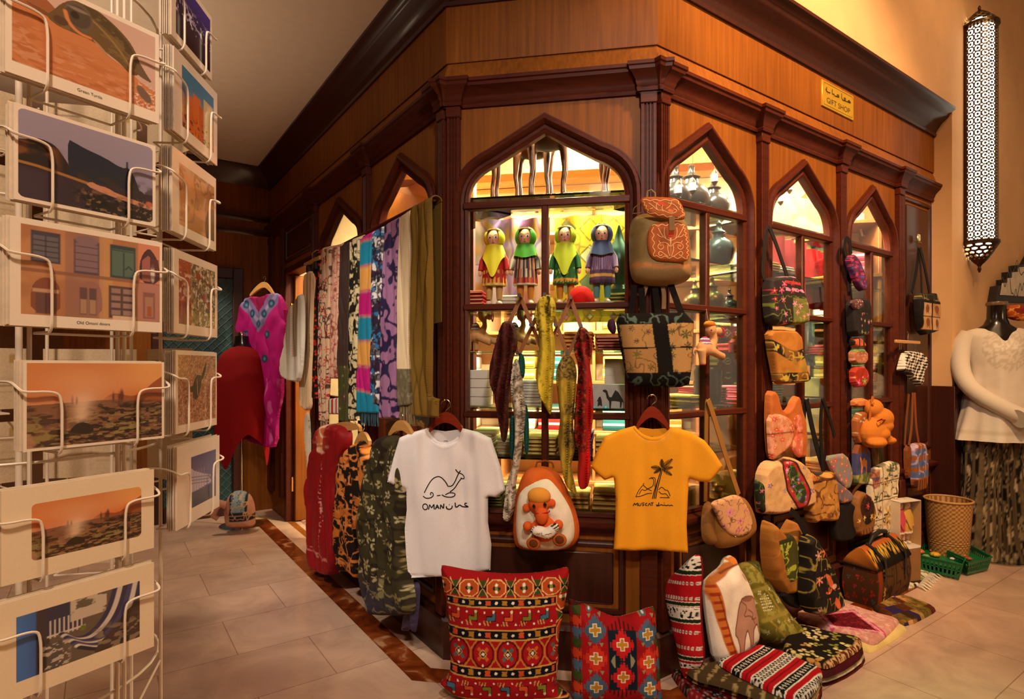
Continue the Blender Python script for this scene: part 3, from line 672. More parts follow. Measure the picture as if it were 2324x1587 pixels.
def ph_hatch(p):
    p.m(p.u*0+1, '#a9714c', 1); p.blot(40, '#cf9a78', .52, 3, .9, .06); p.blot(55, '#6b3d28', .6, 7, .8, .06); p.ell(.46, .52, .10, .19, '#3a2820', -.25); p.ell(.5, .6, .09, .1, '#30211c'); p.poly([(.55, .6), (.68, .86), (.74, .9), (.66, .66)], '#241a18', 1, 1); p.poly([(.2, .5), (.4, .56), (.42, .48), (.28, .44)], '#2c1f1a', 1, 1); p.line([(.47, .64), (.49, .4)], .015, '#b09a80'); p.ell(.56, .65, .05, .05, '#40302a')
def ph_dusk(p):
    p.m(p.u*0+1, '#453f78', 1); p.m(sst(1, .4, p.v), '#5d5a92', .6); p.poly([(-.1, .86), (.1, .72), (.5, .58), (.8, .5), (.8, .34), (-.1, .3)], '#b9b2c8', 1, 0); [p.line([(-.1, z+.12), (.7, z)], .02, '#6a6490') for z in (.38, .44, .5)]; [p.line([(x, .3), (x, .7)], .02, '#8a84a8') for x in (.1, .2, .3, .4, .5)]; p.rect(-.1, 1.1, -.1, .3, '#2e2a44'); p.blot(10, '#3a3656', .5, 3, .9, .06, sst(.6, .4, p.v)*sst(.55, .7, p.u))
def card_g(w, h, fn, border, base, nu, nv, bcol='#f3e4d2', rad=0, cap=None, th=.0012, bot=0):
    U, V = np.meshgrid(np.linspace(0, 1, nu), np.linspace(0, 1, nv), indexing='ij')
    X, Z = (U-.5)*w, (V-.5)*h; bl, bt, br, bb = border
    u = (U-bl)/(1-bl-br); v = (V-bb)/(1-bb-bt)
    p = Pt(u, v, base, .012); fn(p)
    inside = (np.minimum(np.minimum(u, 1-u)*w, np.minimum(v, 1-v)*h) > 0)
    if rad:
        du = np.maximum(rad-np.minimum(u, 1-u)*w, 0); dv = np.maximum(rad-np.minimum(v, 1-v)*h, 0); inside &= np.hypot(du, dv) < rad
    c = np.where(inside[..., None], p.c, lin(bcol))
    g = G(); g.grid(np.stack([X, np.zeros_like(X), Z], -1), c, th)
    if cap: g.join(text_g(cap, .0052, 0, -h/2+bb*h*.42, -.0004))
    return g
AXC = A(-.72, .857); RAD = .205
def col_frame(deg):
    n = A(math.cos(math.radians(deg)), math.sin(math.radians(deg)))
    o = AXC+n*RAD; return Fr((o[0], o[1], 0), (-n[1], n[0], 0))
FA, FBc = col_frame(-30.7), col_frame(5)
ST = .016                                           # thickness of a stack of cards
# front row: pixel corners TL TR BR BL of each card face
rowA = [
 ('turtle', [(0, -75), (375, 73), (363, 283), (0, 155)], ph_turtle, (.035, .05, .03, .12), '#d3b0a2', 0, 'Green Turtle', 'postcard of a sea turtle on orange sand, top of the front column'),
 ('cove', [(43, 237), (363, 333), (343, 511), (20, 451)], ph_cove, (.025, .04, .025, .04), '#8f86a0', .006, None, 'glossy postcard of a dark rocky cove at dusk below the turtle card'),
 ('doors', [(15, 481), (383, 549), (373, 768), (0, 735)], ph_doors, (.06, .05, .02, .11), '#c58c5e', 0, 'Old Omani doors', 'postcard collage of old carved doors and shuttered windows'),
 ('blow', [(58, 822), (376, 821), (369, 991), (48, 1032)], ph_blow, (.02, .02, .02, .03), '#d07838', 0, None, 'postcard of a sunset blowhole with its picture running to narrow edges'),
 ('blow2', [(5, 1113), (351, 1067), (348, 1245), (0, 1332)], ph_blow, (.17, .19, .10, .19), '#e2702c', .008, None, 'postcard of a sunset blowhole in a wide cream border'),
 ('highway', [(-10, 1384), (346, 1271), (353, 1471), (0, 1600)], ph_highway, (.10, .17, .11, .18), '#6a5c50', 0, None, 'lowest front postcard, a blue and grey view of curving rows'),
]
rowB = [
 ('night', [(388, -70), (480, 22), (482, 175), (390, 90)], ph_night, (.1, .08, .05, .1), '#23203c', 0, None, 'postcard of city lights under a violet night sky at the top'),
 ('towers', [(400, 98), (499, 215), (490, 372), (385, 308)], ph_towers, (.16, .12, .1, .14), '#4a86b0', 0, 'xx', 'postcard of orange towers against a blue sky'),
 ('canyon', [(398, 327), (506, 414), (476, 568), (380, 527)], ph_canyon, (.14, .14, .05, .12), '#c98852', 0, 'xx', 'postcard of an orange rock canyon'),
 ('berries', [(395, 560), (505, 607), (487, 770), (386, 755)], ph_berries, (.10, .10, .06, .12), '#8a7a58', 0, 'xx', 'postcard of red berries beside a thistle field'),
 ('hatch', [(395, 793), (491, 796), (493, 968), (402, 988)], ph_hatch, (.05, .05, .03, .1), '#a9714c', 0, 'xx', 'postcard of a dark turtle hatchling on gravelly sand'),
 ('dusk', [(400, 1012), (510, 984), (493, 1155), (393, 1212)], ph_dusk, (.30, .18, .10, .18), '#453f78', 0, 'xx', 'postcard of a white building under a violet evening sky'),
]
rack = T('postcard_stand', 'white wire revolving stand full of postcards in the left foreground', 'postcard stand')
def pocket(fr, u, v, w, h, th):
    o = .004; R = .0016; gs = []
    for s in (-1, 1):
        x0 = u+s*(w/2+.006); x1 = u+s*w*.27; z0 = v+h*.16
        P = [(x0, .03, z0+.012), (x0, .0, z0+.012), (x0, -th-o, z0+.004), (x0-s*.004, -th-o-.002, z0), (x1+s*.008, -th-o, z0), (x1, -th-o, z0-.008), (x1, -th-o, v-h*.3), (x1, -th-o, v-h/2-.006), (x1, -.0, v-h/2-.006), (x1, .03, v-h/2-.006)]
        gs.append(smooth(P, 2) if s < 0 else smooth(P, 2)[::-1])
    g = G().tube([tuple(fr.w(p)) for p in np.vstack([gs[0], gs[1]])], R, 6)
    _ = G().tube([tuple(fr.w(p)) for p in [(u-w*.27, 0, v-h/2-.006), (u+w*.27, 0, v-h/2-.006)]], R, 6)
    rack.part('pocket', g, WIRE)
cardback = {}
def place_cards(fr, rows, nu, nv, colname):
    for key, q, fn, bd, base, rad, cap, lab in rows:
        P = np.array(fr.pts(q, ST)); u, v = P.mean(0); w = (P[1][0]-P[0][0]+P[2][0]-P[3][0])/2; h = (P[0][1]-P[3][1]+P[1][1]-P[2][1])/2
        w = min(max(w, .135), .170); h = min(max(h, .10), .125)
        if colname == 'B':
            w = min(max(w, .13), .155)
        cf = fr.shift(u, -ST, v)
        g = card_g(w, h, fn, bd, base, nu, nv, '#f3e4d2' if key != 'highway' and key != 'blow2' else '#f3dfc0', rad, cap if cap != 'xx' else None)
        T('postcard', lab, 'postcard', cf, 'postcards facing the viewer').main(g, PAPER).done()
        bg = G().box(-w/2, w/2, 0, .0011, -h/2, h/2)
        first = None
        for k in range(6):
            M = fr.shift(u-.0015+.003*random.random()-.004*(k % 3)*(colname == 'A')*.5, -ST+.0016+.0026*k, v-h/2-.001+.003*random.random()).mat()
            if first is None:
                first = T('postcard', 'cream-edged spare card stacked behind the %s' % {'turtle': 'sea turtle postcard', 'cove': 'dark cove postcard', 'doors': 'old doors postcard', 'blow': 'narrow-edged blowhole postcard', 'blow2': 'wide-bordered blowhole postcard', 'highway': 'curving rows postcard', 'night': 'violet night postcard', 'towers': 'orange towers postcard', 'canyon': 'rock canyon postcard', 'berries': 'red berries postcard', 'hatch': 'turtle hatchling postcard', 'dusk': 'violet evening building postcard'}[key], 'postcard', fr.shift(u, -ST+.0016, v), 'spare cards behind the %s card' % key).main(bg, CARDB).done()
            else: copy_tree(first, M)
        pocket(fr, u, v, w, h, ST)
place_cards(FA, rowA, 380, 250, 'A'); place_cards(FBc, rowB, 170, 150, 'B')
# further sides of the stand, seen from behind through the gaps
BK = vcm('card_back', rough=.75, bump=.05, bs=300)
def back_paint(v):
    x, z = v[:, 0], v[:, 2]; p = Pt(x/.15, z/.10, '#d9c6a8', .01)
    for k in range(3): p.rect(.05, .4, -.25+.12*k, -.23+.12*k, '#a08c70')
    p.rect(-.42, -.1, .3, .33, '#a08c70'); p.rect(.34, .44, .26, .42, '#b89a5c'); p.rect(-.005, .005, -.4, .3, '#a08c70'); return p.c
def dense_card(w, h):
    X, Z = np.meshgrid(np.linspace(-w/2, w/2, 60), np.linspace(-h/2, h/2, 40), indexing='ij'); g = G().grid(np.stack([X, 0*X, Z], -1), None, .0012); return g.color(back_paint)
backs = {}
for ci, (deg, cn) in enumerate(((57, 'right rear'), (102, 'rear'), (147, 'left rear'), (192, 'left'))):
    fr = col_frame(deg); first = None
    for k in range(5 if deg == 57 else 7):
        v = 1.67-.147*k+.01*((ci*3+k*5) % 3)
        lab = 'postcard showing its plain printed back, %s side of the postcard stand' % cn
        pf = fr.shift(0, -.006, v); pf = Fr(pf.o, -pf.x)
        if first is None: first = T('postcard', lab, 'postcard', pf, 'cards on the %s side of the stand' % cn).main(dense_card(.15, .105), BK).done()
        else: copy_tree(first, pf.mat((0, .0006, -.0525)))
        pocket(fr, 0, v, .15, .105, .01)
# wires of the stand itself
for d in (-75.7, -30.7, 5, 57, 102, 147, 192, 237):
    fr = col_frame(d)
    for u in (-.05, .05): rack.part('upright_wire', G().tube([tuple(fr.w((u, .032, z))) for z in (.26, 1.0, 1.95)], .0026, 6), WIRE)
ca = np.linspace(0, 2*PI, 33)[:-1]
for z in (.27, .62, .80, 1.13, 1.46, 1.78, 1.94): rack.part('ring_wire', G().tube([(AXC[0]+(RAD-.03)*math.cos(a), AXC[1]+(RAD-.03)*math.sin(a), z) for a in ca], .002, 6, closed=True), WIRE)
g = G().tube([(AXC[0], AXC[1], .03), (AXC[0], AXC[1], 2.0)], .0045, 10); rack.part('centre_post', g, WIRE)
for z in (.30, .42, .54, .66, .74):
    for d in (5, -30.7):
        fr = col_frame(d); rack.part('ladder_rung', G().tube([tuple(fr.w((-.05, .032, z))), tuple(fr.w((.05, .032, z+.05)))], .0018, 6), WIRE)
for a in range(4):
    t = math.radians(20+90*a); rack.part('foot', G().tube([(AXC[0], AXC[1], .10), (AXC[0]+.16*math.cos(t), AXC[1]+.16*math.sin(t), .04), (AXC[0]+.27*math.cos(t), AXC[1]+.27*math.sin(t), .012)], .009, 8), WIRE)
p0 = FBc.w((-.05, .03, .77)); p1 = FA.w((-.02, .08, .66))
rack.part('brace_rod', G().tube([tuple(p0), tuple(p1)], .003, 6), WIRE)
m_ = .55*p0+.45*p1; rack.part('clamp_knob', G().tube([tuple(m_-.012*(p1-p0)/np.linalg.norm(p1-p0)), tuple(m_+.012*(p1-p0)/np.linalg.norm(p1-p0))], .006, 8), mat('black_rubber', '#1c1614', rough=.5))
rack.done()
# low pile of cream envelopes beside the foot of the stand
EN = mat('envelope', '#eadcc2', rough=.7); first = None
for k in range(5):
    fr = FBc.shift(.02+.006*(k % 2), -.02-.008*k, .60+.004*k)
    if first is None: first = T('envelope', 'cream envelope standing in the lowest tray of the postcard stand', 'envelope', fr, 'cream envelopes in the lowest tray').main(G().box(-.075, .075, 0, .0016, -.05, .05), EN).done()
    else: copy_tree(first, fr.mat((0, .0008, -.05)))
# ================================================================ goods hung on the front and right faces
CLOTH = vcm('cloth', rough=.85, bump=.12, bs=500, spec=.2)
KNIT = vcm('coarse_cloth', rough=.92, bump=.35, bs=260, dist=.002, spec=.15)
SILK = vcm('thin_cloth', rough=.6, bump=.08, bs=500, spec=.3)
LEATH = vcm('suede_leather', rough=.65, bump=.2, bs=180, spec=.3)
PLUSH = vcm('plush', rough=.95, bump=.5, bs=420, dist=.003, spec=.1)
RINGM = mat('steel_wire', '#b8b2a8', rough=.25, metal=1, var=.03)
REDW = woodm('red_hanger_wood', '#6e1f10', '#8f3018', 'x', rough=.3)
PINEW = woodm('pale_hanger_wood', '#b07c42', '#d29d5c', 'x', rough=.4)
def Zf(ox, oy, s): return lambda *q: [(ox+q[i]/s, oy+q[i+1]/s) for i in range(0, len(q), 2)]
Z1 = Zf(1000, 200, 3.052); Z2 = Zf(1000, 640, 2.939); Z3 = Zf(860, 880, 2.245); Z4 = Zf(1680, 480, 3.052); Z5 = Zf(1560, 880, 2.938); Z6 = Zf(1900, 400, 2.644); Z7 = Zf(1900, 860, 3.174); Z8 = Zf(1480, 1180, 3.32)
class PP(Pt):
    def fp(s, Q): return [((a-s.lo[0])/s.sz[0], (b-s.lo[1])/s.sz[1]) for a, b in s.fr.pts(Q, s.out)]
def soft(fr, out, Q, depth=.03, r=.04, base='#888888', deco=None, step=.006, aa=None, **k):
    L = fr.pts(Q, out); lo, hi = bbox(L); sz = hi-lo
    def paint(x, z):
        p = PP((x-lo[0])/sz[0], (z-lo[1])/sz[1], base, aa or step/sz[0]*.8); p.fr, p.out, p.lo, p.sz = fr, out, lo, sz; p.asp = sz[1]/sz[0]
        if deco: deco(p)
        return p.grain(.12, 8).c
    g = puff(L, depth, r, step, base=out, paint=paint, **k); g.map = lambda Q: fr.pts(Q, out); return g
def strap(fr, out, Q, w, col, th=.004, lift=.0, c2=None):
    """flat webbing along pixel points; w in metres"""
    P = resample(smooth(fr.pts(Q, out), 2), .012); t = np.gradient(P, axis=0); t /= np.linalg.norm(t, axis=1)[:, None]; n = np.stack([t[:, 1], -t[:, 0]], 1)
    g = G(); y = -out-lift; rings = []
    for p, q in zip(P, n):
        a, b = p-q*w/2, p+q*w/2; rings.append([(a[0], y, a[1]), (b[0], y, b[1]), (b[0], y+th, b[1]), (a[0], y+th, a[1])])
    return g.loft(rings, True, lin(col))
def strokes(g, L, w, col, lift=.0009, sm=2, step=.003):
    for q in L: g.ribbon(smooth(g.map(q), sm), w, g.hf, col, lift, step)
def wav(amp, fx, ph=0, fz=0.0, s=1):
    return lambda x, z: amp*(fbm(x*fx, z*max(fz, .8)+ph, s, 2)-.45)*2
def pleat(amp, f, s=1):
    return lambda x, z: amp*np.abs(np.sin(x*f+6*fbm(x*5, z*3, s, 2)+1.1*np.sin(z*6+s)))**.7+wav(amp*.5, f*.6, 1, 8, s)(x, z)
def scl(fr, q, out):
    a, b, c = A(*fr.px(q[0], q[1], out)), A(*fr.px(q[0]+1, q[1], out)), A(*fr.px(q[0], q[1]+1, out)); return abs(b[0]-a[0]), abs(c[1]-a[1])
def hook_hanger(fr, out, Q, top, wood, name_label, pin=True, cl=None):
    """wooden coat hanger: shoulders through pixel points Q (left tip, neck, right tip), wire hook up to pixel `top`"""
    t = T('coat_hanger', name_label, 'hanger', fr); a, b, c = [A(*p) for p in fr.pts(Q, out)]; h = A(*fr.px(*top, out))
    P = resample(smooth([a, (a+b)/2+A(0, .012), b, (c+b)/2+A(0, .012), c], 2), .012); g = G(); n = len(P)
    hh = .010+.012*np.sin(np.linspace(0, PI, n))
    g.loft([[(p[0], -out-.008, p[1]-k), (p[0], -out+.008, p[1]-k), (p[0], -out+.008, p[1]+k), (p[0], -out-.008, p[1]+k)] for p, k in zip(P, hh)])
    t.part('wooden_shoulders', g, wood)
    R = (h[1]-b[1])*.30; m = h[1]-R; pts = [(b[0], b[1]+.01), (b[0], m-R*1.1), (b[0]+R*.9, m-R*.5), (b[0]+R, m), (b[0]+R*.7, m+R*.75), (b[0], m+R), (b[0]-R*.75, m+R*.6), (b[0]-R*.95, m)]
    t.part('wire_hook', G().tube([(p[0], -out, p[1]) for p in smooth(pts, 2)], .0022, 8), RINGM); t.done()
    if pin: mono('wall_hook', 'small brass hook holding the hanger %s' % name_label[name_label.index(' in ')+1:], 'hook', G().tube([(h[0], 0, h[1]-.006), (h[0], -out*.6, h[1]-.006), (h[0], -out-.006, h[1]-.004)], .003, 8).ball((h[0], -out-.008, h[1]-.003), .0055, 10, 6), BRASS, fr)
# ---- the two printed shirts
def shirt(fr, out, Q, neck, base, label, hem=.0, fold=None):
    t = T('t_shirt', label, 't-shirt', fr)
    def deco(p):
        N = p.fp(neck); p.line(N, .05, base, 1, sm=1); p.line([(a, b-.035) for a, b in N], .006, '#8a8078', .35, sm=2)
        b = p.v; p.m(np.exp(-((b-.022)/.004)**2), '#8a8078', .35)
    g = soft(fr, out, Q, .014, .022, base, deco, .0065, folds=fold, rnd=0); t.g = g
    N = smooth(fr.pts(neck, out), 2); i0 = np.argmin(N[:, 1]); y = g.hf(N+A(0, -.004))-.002
    rb = []
    for k in range(len(N)):
        d = N[min(k+1, len(N)-1)]-N[max(k-1, 0)]; d /= np.linalg.norm(d); n_ = A(d[1], -d[0])*(1 if True else 1); n_ = n_ if n_[1] < 0 else -n_
        n_ = A(0, -1)*.6+n_*.4; w = .016; rb.append([(N[k][0]+n_[0]*w*f, y[k]-.0025*math.sin(PI*f), N[k][1]+n_[1]*w*f) for f in np.linspace(-.15, 1, 7)])
    t.part('collar', G().grid(rb, lin(base)*.93, .0015), CLOTH)
    a_, b_ = N[0], N[-1]; m_ = (a_+b_)/2; bk = [tuple(a_), (a_[0]*.7+m_[0]*.3, a_[1]-.006), (m_[0], a_[1]-.012), (b_[0]*.7+m_[0]*.3, b_[1]-.006), tuple(b_)]+[tuple(q) for q in N[::-1][1:-1]]
    t.part('back_neck', G().plate(bk, (), -out+.004, -out+.006, lin(base)*.8), CLOTH); return t  # inside of the neck: shirt colour darkened to suggest shade
q = Z3(245,207, 170,228, 105,255, 72,365, 42,480, 88,502, 138,518, 142,620, 131,720, 138,850, 150,970, 250,966, 360,960, 480,945, 568,930, 573,800, 556,690, 556,553, 598,560, 645,525, 622,410, 572,258, 505,226, 430,208, 405,258, 340,288, 280,262)
fw = lambda x, z: .010*np.sin(x*26+z*4)*sst(.95, .6, z)+wav(.016, 18, 2, 2)(x, z)
t = shirt(FB, .085, q, Z3(245,207, 280,262, 340,288, 405,258, 430,208), '#e6dfdf', 'white t-shirt printed with a line-drawn camel and the word OMAN', fold=fw)
g = t.g
strokes(g, [Z3(238,532, 252,502, 272,468, 296,450, 322,448, 345,475, 358,502), Z3(360,500, 378,498, 394,476, 406,446, 412,432), Z3(366,528, 392,510, 410,478, 424,460), Z3(398,412, 404,424, 412,432, 428,438, 440,452, 436,464, 420,458), Z3(412,432, 420,420), Z3(232,548, 246,560, 270,558, 288,544, 280,528, 268,532, 272,544), Z3(304,545, 322,543), Z3(328,540, 346,554, 376,556, 396,544, 390,532, 362,532, 344,542)], .0042, '#1a1715')
strokes(g, [Z3(*sum(([243+13*math.cos(a), 602+15*math.sin(a)] for a in np.linspace(0, 2*PI, 14)), [])), Z3(261,616, 266,590, 277,607, 289,588, 291,614), Z3(297,613, 306,590, 315,611), Z3(300,604, 314,603), Z3(321,613, 323,590, 336,611, 338,586)], .0045, '#1a1715', sm=0)
strokes(g, [Z3(452,586, 440,587, 440,597, 452,600, 462,604, 440,606, 424,605, 418,597, 408,597, 406,605, 394,605), Z3(394,605, 393,582), Z3(378,598, 376,612, 362,618, 350,612, 349,600), Z3(362,592, 364,594)], .0048, '#1a1715', sm=1)
strokes(g, [Z3(330,272, 348,270, 352,280, 334,282)], .002, '#4a4642', sm=0)
t.part('shirt_body', g, CLOTH); t.done()
hook_hanger(FB, .083, Z3(258,214, 340,146, 426,214), Z3(336,60)[0], REDW, 'red wooden hanger in the white t-shirt')
q = Z3(1300,195, 1225,216, 1150,250, 1112,320, 1078,402, 1112,440, 1150,472, 1196,455, 1206,560, 1204,700, 1195,826, 1290,832, 1400,826, 1480,834, 1575,842, 1568,700, 1574,560, 1580,462, 1630,478, 1682,482, 1722,440, 1752,400, 1712,335, 1660,270, 1580,222, 1490,200, 1450,245, 1395,257, 1340,240)
t = shirt(FB, .085, q, Z3(1300,195, 1340,240, 1395,257, 1450,245, 1490,200), '#f2a322', 'orange-yellow t-shirt printed with a palm tree and the word MUSCAT', fold=lambda x, z: wav(.010, 14, 5, 2, 4)(x, z))
g = t.g; K = '#2a1c08'
strokes(g, [Z3(1392,562, 1402,520, 1416,478, 1430,438, 1436,410), Z3(1408,562, 1420,500, 1434,450, 1442,412), Z3(1400,562, 1412,500, 1428,440)], .0034, K)
for ax, ay, bx_, by_, w_ in ((1440,408, 1492,360, 13), (1440,406, 1440,362, 11), (1438,408, 1386,402, 12), (1438,410, 1400,432, 9), (1442,410, 1494,402, 10), (1442,412, 1490,442, 11)):
    L = [Z3(ax, ay, bx_, by_)]; d_ = A(bx_-ax, by_-ay); n_ = A(-d_[1], d_[0])/np.linalg.norm(d_)
    for k in range(1, 9):
        f = k/9; c_ = A(ax, ay)+d_*f; hw = w_*math.sin(PI*f**.8)**.8; e_ = d_*.10
        L += [Z3(c_[0], c_[1], *(c_+n_*hw+e_)), Z3(c_[0], c_[1], *(c_-n_*hw+e_))]
    strokes(g, L, .0024, K, sm=0)
strokes(g, [Z3(1308,552, 1322,520, 1346,492, 1352,500, 1366,512, 1388,522), Z3(1308,552, 1340,548, 1366,536, 1390,534), Z3(1324,540, 1340,512, 1352,524, 1372,510, 1394,500, 1400,478, 1398,462, 1384,456, 1376,462), Z3(1384,456, 1404,454, 1408,466, 1404,500), Z3(1424,516, 1440,500, 1458,520, 1470,516, 1482,548), Z3(1424,524, 1440,540, 1460,534, 1476,556), Z3(1430,556, 1478,556), Z3(1344,492, 1350,484)], .0026, K, sm=1)
strokes(g, [Z3(1294,598, 1302,582, 1306,594, 1316,581, 1318,598), Z3(1324,583, 1322,596, 1332,598, 1336,583), Z3(1352,584, 1344,582, 1342,590, 1350,592, 1346,599, 1340,597), Z3(1366,585, 1356,588, 1358,597, 1366,596), Z3(1370,599, 1378,583, 1384,597), Z3(1384,583, 1398,581), Z3(1391,582, 1390,598)], .003, K, sm=0)
strokes(g, [Z3(1496,597, 1486,592, 1480,597, 1470,592, 1462,598, 1454,592, 1446,597, 1436,590, 1428,597, 1412,598), Z3(1424,580, 1424,596, 1410,592), Z3(1450,582, 1453,583)], .0032, K, sm=1)
strokes(g, [Z3(1376,250, 1396,249, 1400,252, 1380,254)], .002, '#7a5a20', sm=0)
t.part('shirt_body', g, CLOTH); t.done()
hook_hanger(FB, .083, Z3(1312,200, 1390,116, 1480,205), Z3(1386,34)[0], REDW, 'red wooden hanger in the orange-yellow t-shirt')
# ---- accordion peg rack with knotted scarves
t = T('peg_rack', 'folding wooden peg rack with crossed slats holding five scarves on the front window', 'peg rack', FB)
SLW = woodm('peg_wood', '#7a4a22', '#a5693a', 'z', rough=.45); PG = mat('dark_peg', '#2a150c', rough=.35)
N_ = {'a': (535, 105), 'b': (700, 100), 'c': (870, 120), 'd': (440, 310), 'e': (610, 300), 'f': (772, 300), 'g': (938, 305), 'h': (522, 484), 'i': (690, 490), 'j': (848, 488)}
for a, b in (('a', 'i'), ('b', 'h'), ('b', 'j'), ('c', 'i'), ('a', 'd'), ('c', 'g'), ('h', 'd'), ('j', 'g')):
    P, Q_ = [A(*FB.px(*Z2(*N_[k])[0], .05)) for k in (a, b)]; d = (Q_-P)/np.linalg.norm(Q_-P)*.012; off = .044 if (a, b) in (('a', 'i'), ('b', 'j'), ('c', 'g'), ('h', 'd')) else .052
    t.part('slat', strap(FB, off, [Z2(*N_[a])[0], Z2(*N_[b])[0]], .016, '#ffffff', .007), SLW)
for k, p in N_.items():
    x, z = FB.px(*Z2(*p)[0], .06); t.part('peg', G().tube([(x, -.04, z), (x, -.075, z+.002), (x, -.10, z+.006)], [.006, .0055, .008], 10), PG)
t.done()
def scarf(name_label, Q, base, deco, out=.072, depth=.016, r=.016, fold=None, mat_=SILK, extra=None, fr=FB):
    t = T('scarf', name_label, 'scarf', fr)
    g = soft(fr, out, Q, depth, r, base, deco, .0055, folds=fold or pleat(.030, 85, len(name_label)), rnd=2); t.part('cloth', g, mat_)
    if extra: extra(t)
    t.done()
def d_maroon(p): p.blot(14, '#4a1512', .52, 3, .8, .1, asp=2); p.scroll(18, '#5e2a1c', .05, 5, .7, asp=2); p.flowers(9, ['#6a1f18', '#2a0d0c'], 5, .6, .4, 3, '#7a4030', asp=3)
scarf('dark maroon scarf knotted on the left peg of the rack', Z2(395,300, 430,256, 482,270, 510,330, 516,430, 486,500, 474,600, 452,800, 456,950, 437,1075, 410,1062, 388,950, 372,800, 332,690, 320,580, 350,470, 378,380), '#38110f', d_maroon)
def d_white(p): p.blot(10, '#6a5a4a', .56, 3, .9, .06, asp=4); p.blot(22, '#c9bda6', .5, 8, .5, .1, asp=4); p.scroll(12, '#3d3128', .04, 5, .8, asp=4)
def teal(t):
    for q in (Z2(525,468, 556,486, 566,560, 560,640, 535,650, 515,560), Z2(462,900, 496,880, 500,1050, 488,1200, 462,1180, 458,1020), Z2(560,800, 584,840, 592,1000, 584,1165, 560,1140, 552,960)):
        t.part('teal_lining', soft(FB, .066, q, .02, .025, '#0f4a44', None, .007, folds=wav(.01, 30, 2, 4), rnd=2), SILK)
scarf('mottled white and teal scarf hanging low from the rack', Z2(474,560, 505,500, 530,540, 548,650, 552,720, 562,800, 574,880, 548,1050, 532,1200, 504,1330, 500,1480, 480,1560, 450,1610, 414,1570, 428,1450, 440,1330, 478,1240, 500,1000, 484,850, 466,700), '#d4c9b6', d_white, extra=teal)
def d_yel(p): p.blot(12, '#b9a232', .5, 3, .6, .15, asp=2.5); p.scroll(7, '#3a2c10', .035, 6, .9, .52, sst(.62, .7, p.v), 2.5); p.flowers(7, ['#4a3410', '#a58a2a'], 5, .42, .30, 8, '#2c1c08', asp=3)
scarf('yellow scarf with brown scribbled flowers on the middle top peg', Z2(690,84, 740,90, 772,150, 766,230, 742,292, 766,400, 762,560, 748,700, 742,910, 700,840, 660,760, 634,650, 640,560, 660,450, 650,300, 618,255, 638,140), '#d6bd36', d_yel)
def d_leo(p):
    k = np.maximum(sst(.80, .84, p.v), sst(.55, .6, p.v)*sst(.38, .45, p.u)*sst(.72, .6, p.v)); k = np.maximum(k, sst(.2, .5, p.u)*sst(.55, .5, p.v)*sst(.3, .38, p.v))
    p.m(k, '#8d7240', .8); p.scroll(16, '#2c2010', .10, 4, .9, .5, k, 3); p.blot(8, '#8f7a24', .55, 9, .5, .1, asp=3)
scarf('olive-yellow leopard patterned scarf on the lower right peg', Z2(830,480, 880,498, 912,590, 902,700, 890,880, 882,950, 902,1100, 880,1180, 868,1230, 890,1320, 912,1425, 882,1408, 826,1350, 800,1200, 778,1050, 800,900, 790,850, 776,720, 766,600, 792,532), '#b59a34', d_leo)
def d_redf(p): p.flowers(9, ['#c2321e', '#8a1016', '#d8603c'], 5, .8, .45, 3, '#201008', asp=4); p.blot(9, '#1a0d0c', .52, 6, .85, .05, sst(.72, .6, np.abs(p.u-.45)*2), 4); p.flowers(11, ['#b82a1e', '#5a6a20'], 4, .6, .36, 12, '#e0a060', asp=4); p.m(sst(.62, .74, p.u)*sst(.85, .7, p.v)+sst(.28, .22, p.v), '#b01416', .85)
scarf('red and black floral scarf on the right peg of the rack', Z2(922,300, 975,306, 1016,400, 1012,480, 992,540, 1016,700, 1022,900, 994,1060, 1002,1200, 992,1370, 930,1392, 908,1300, 926,1120, 890,1080, 890,900, 910,700, 920,560, 880,450), '#8e1214', d_redf)
# ---- tools for soft toys: ellipsoids and tubes fused into one skin
def fuse(g, voxel=.004, sm=6):
    me = bpy.data.meshes.new('f'); me.from_pydata(g.V().tolist(), [], g.f); o = bpy.data.objects.new('f', me); COL.objects.link(o)
    m = o.modifiers.new('r', 'REMESH'); m.mode = 'VOXEL'; m.voxel_size = voxel
    s = o.modifiers.new('s', 'SMOOTH'); s.iterations = sm; s.factor = .5
    bpy.context.view_layer.update(); e = o.evaluated_get(bpy.context.evaluated_depsgraph_get()); m2 = bpy.data.meshes.new_from_object(e)
    h = G().add([q.co[:] for q in m2.vertices], [tuple(p.vertices) for p in m2.polygons]); bpy.data.objects.remove(o); bpy.data.meshes.remove(me); bpy.data.meshes.remove(m2); return h
def solid(g, col): return g.color(lambda v: np.tile(lin(col), (len(v), 1)))
# ---- plush backpack with a sitting toy
BO = .05
t = T('toy_backpack', 'orange and cream child backpack with a plush camel toy on its front', 'backpack', FB)
q = Z3(690,800, 680,700, 695,560, 730,440, 780,402, 850,398, 915,430, 962,520, 1002,620, 1026,720, 1012,790, 960,822, 860,832, 740,826)
t.part('pack_body', soft(FB, BO, q, .085, .09, '#d8662a', lambda p: p.blot(6, '#c4551e', .5, 3, .5, .2), .009), PLUSH)
q = Z3(800,470, 862,460, 905,505, 952,572, 990,650, 1000,760, 962,818, 860,830, 742,824, 696,782, 702,560, 742,508)
t.part('front_pouch', soft(FB, BO+.065, q, .05, .07, '#efe2c8', None, .008, folds=wav(.012, 20, 1, 20)), PLUSH)
def fz(a, b, out): x, z = FB.px(*Z3(a, b)[0], out); return (x, -out, z)
OO = .178
def zr(px): return px/2.245*2.2/1332
h = G().ball(fz(815, 590, OO), (zr(56), zr(46), zr(50)), 20, 14).ball(fz(830, 652, OO+.02), (zr(36), zr(36), zr(46)), 16, 12).ball(fz(840, 720, OO-.01), (zr(70), zr(40), zr(70)))
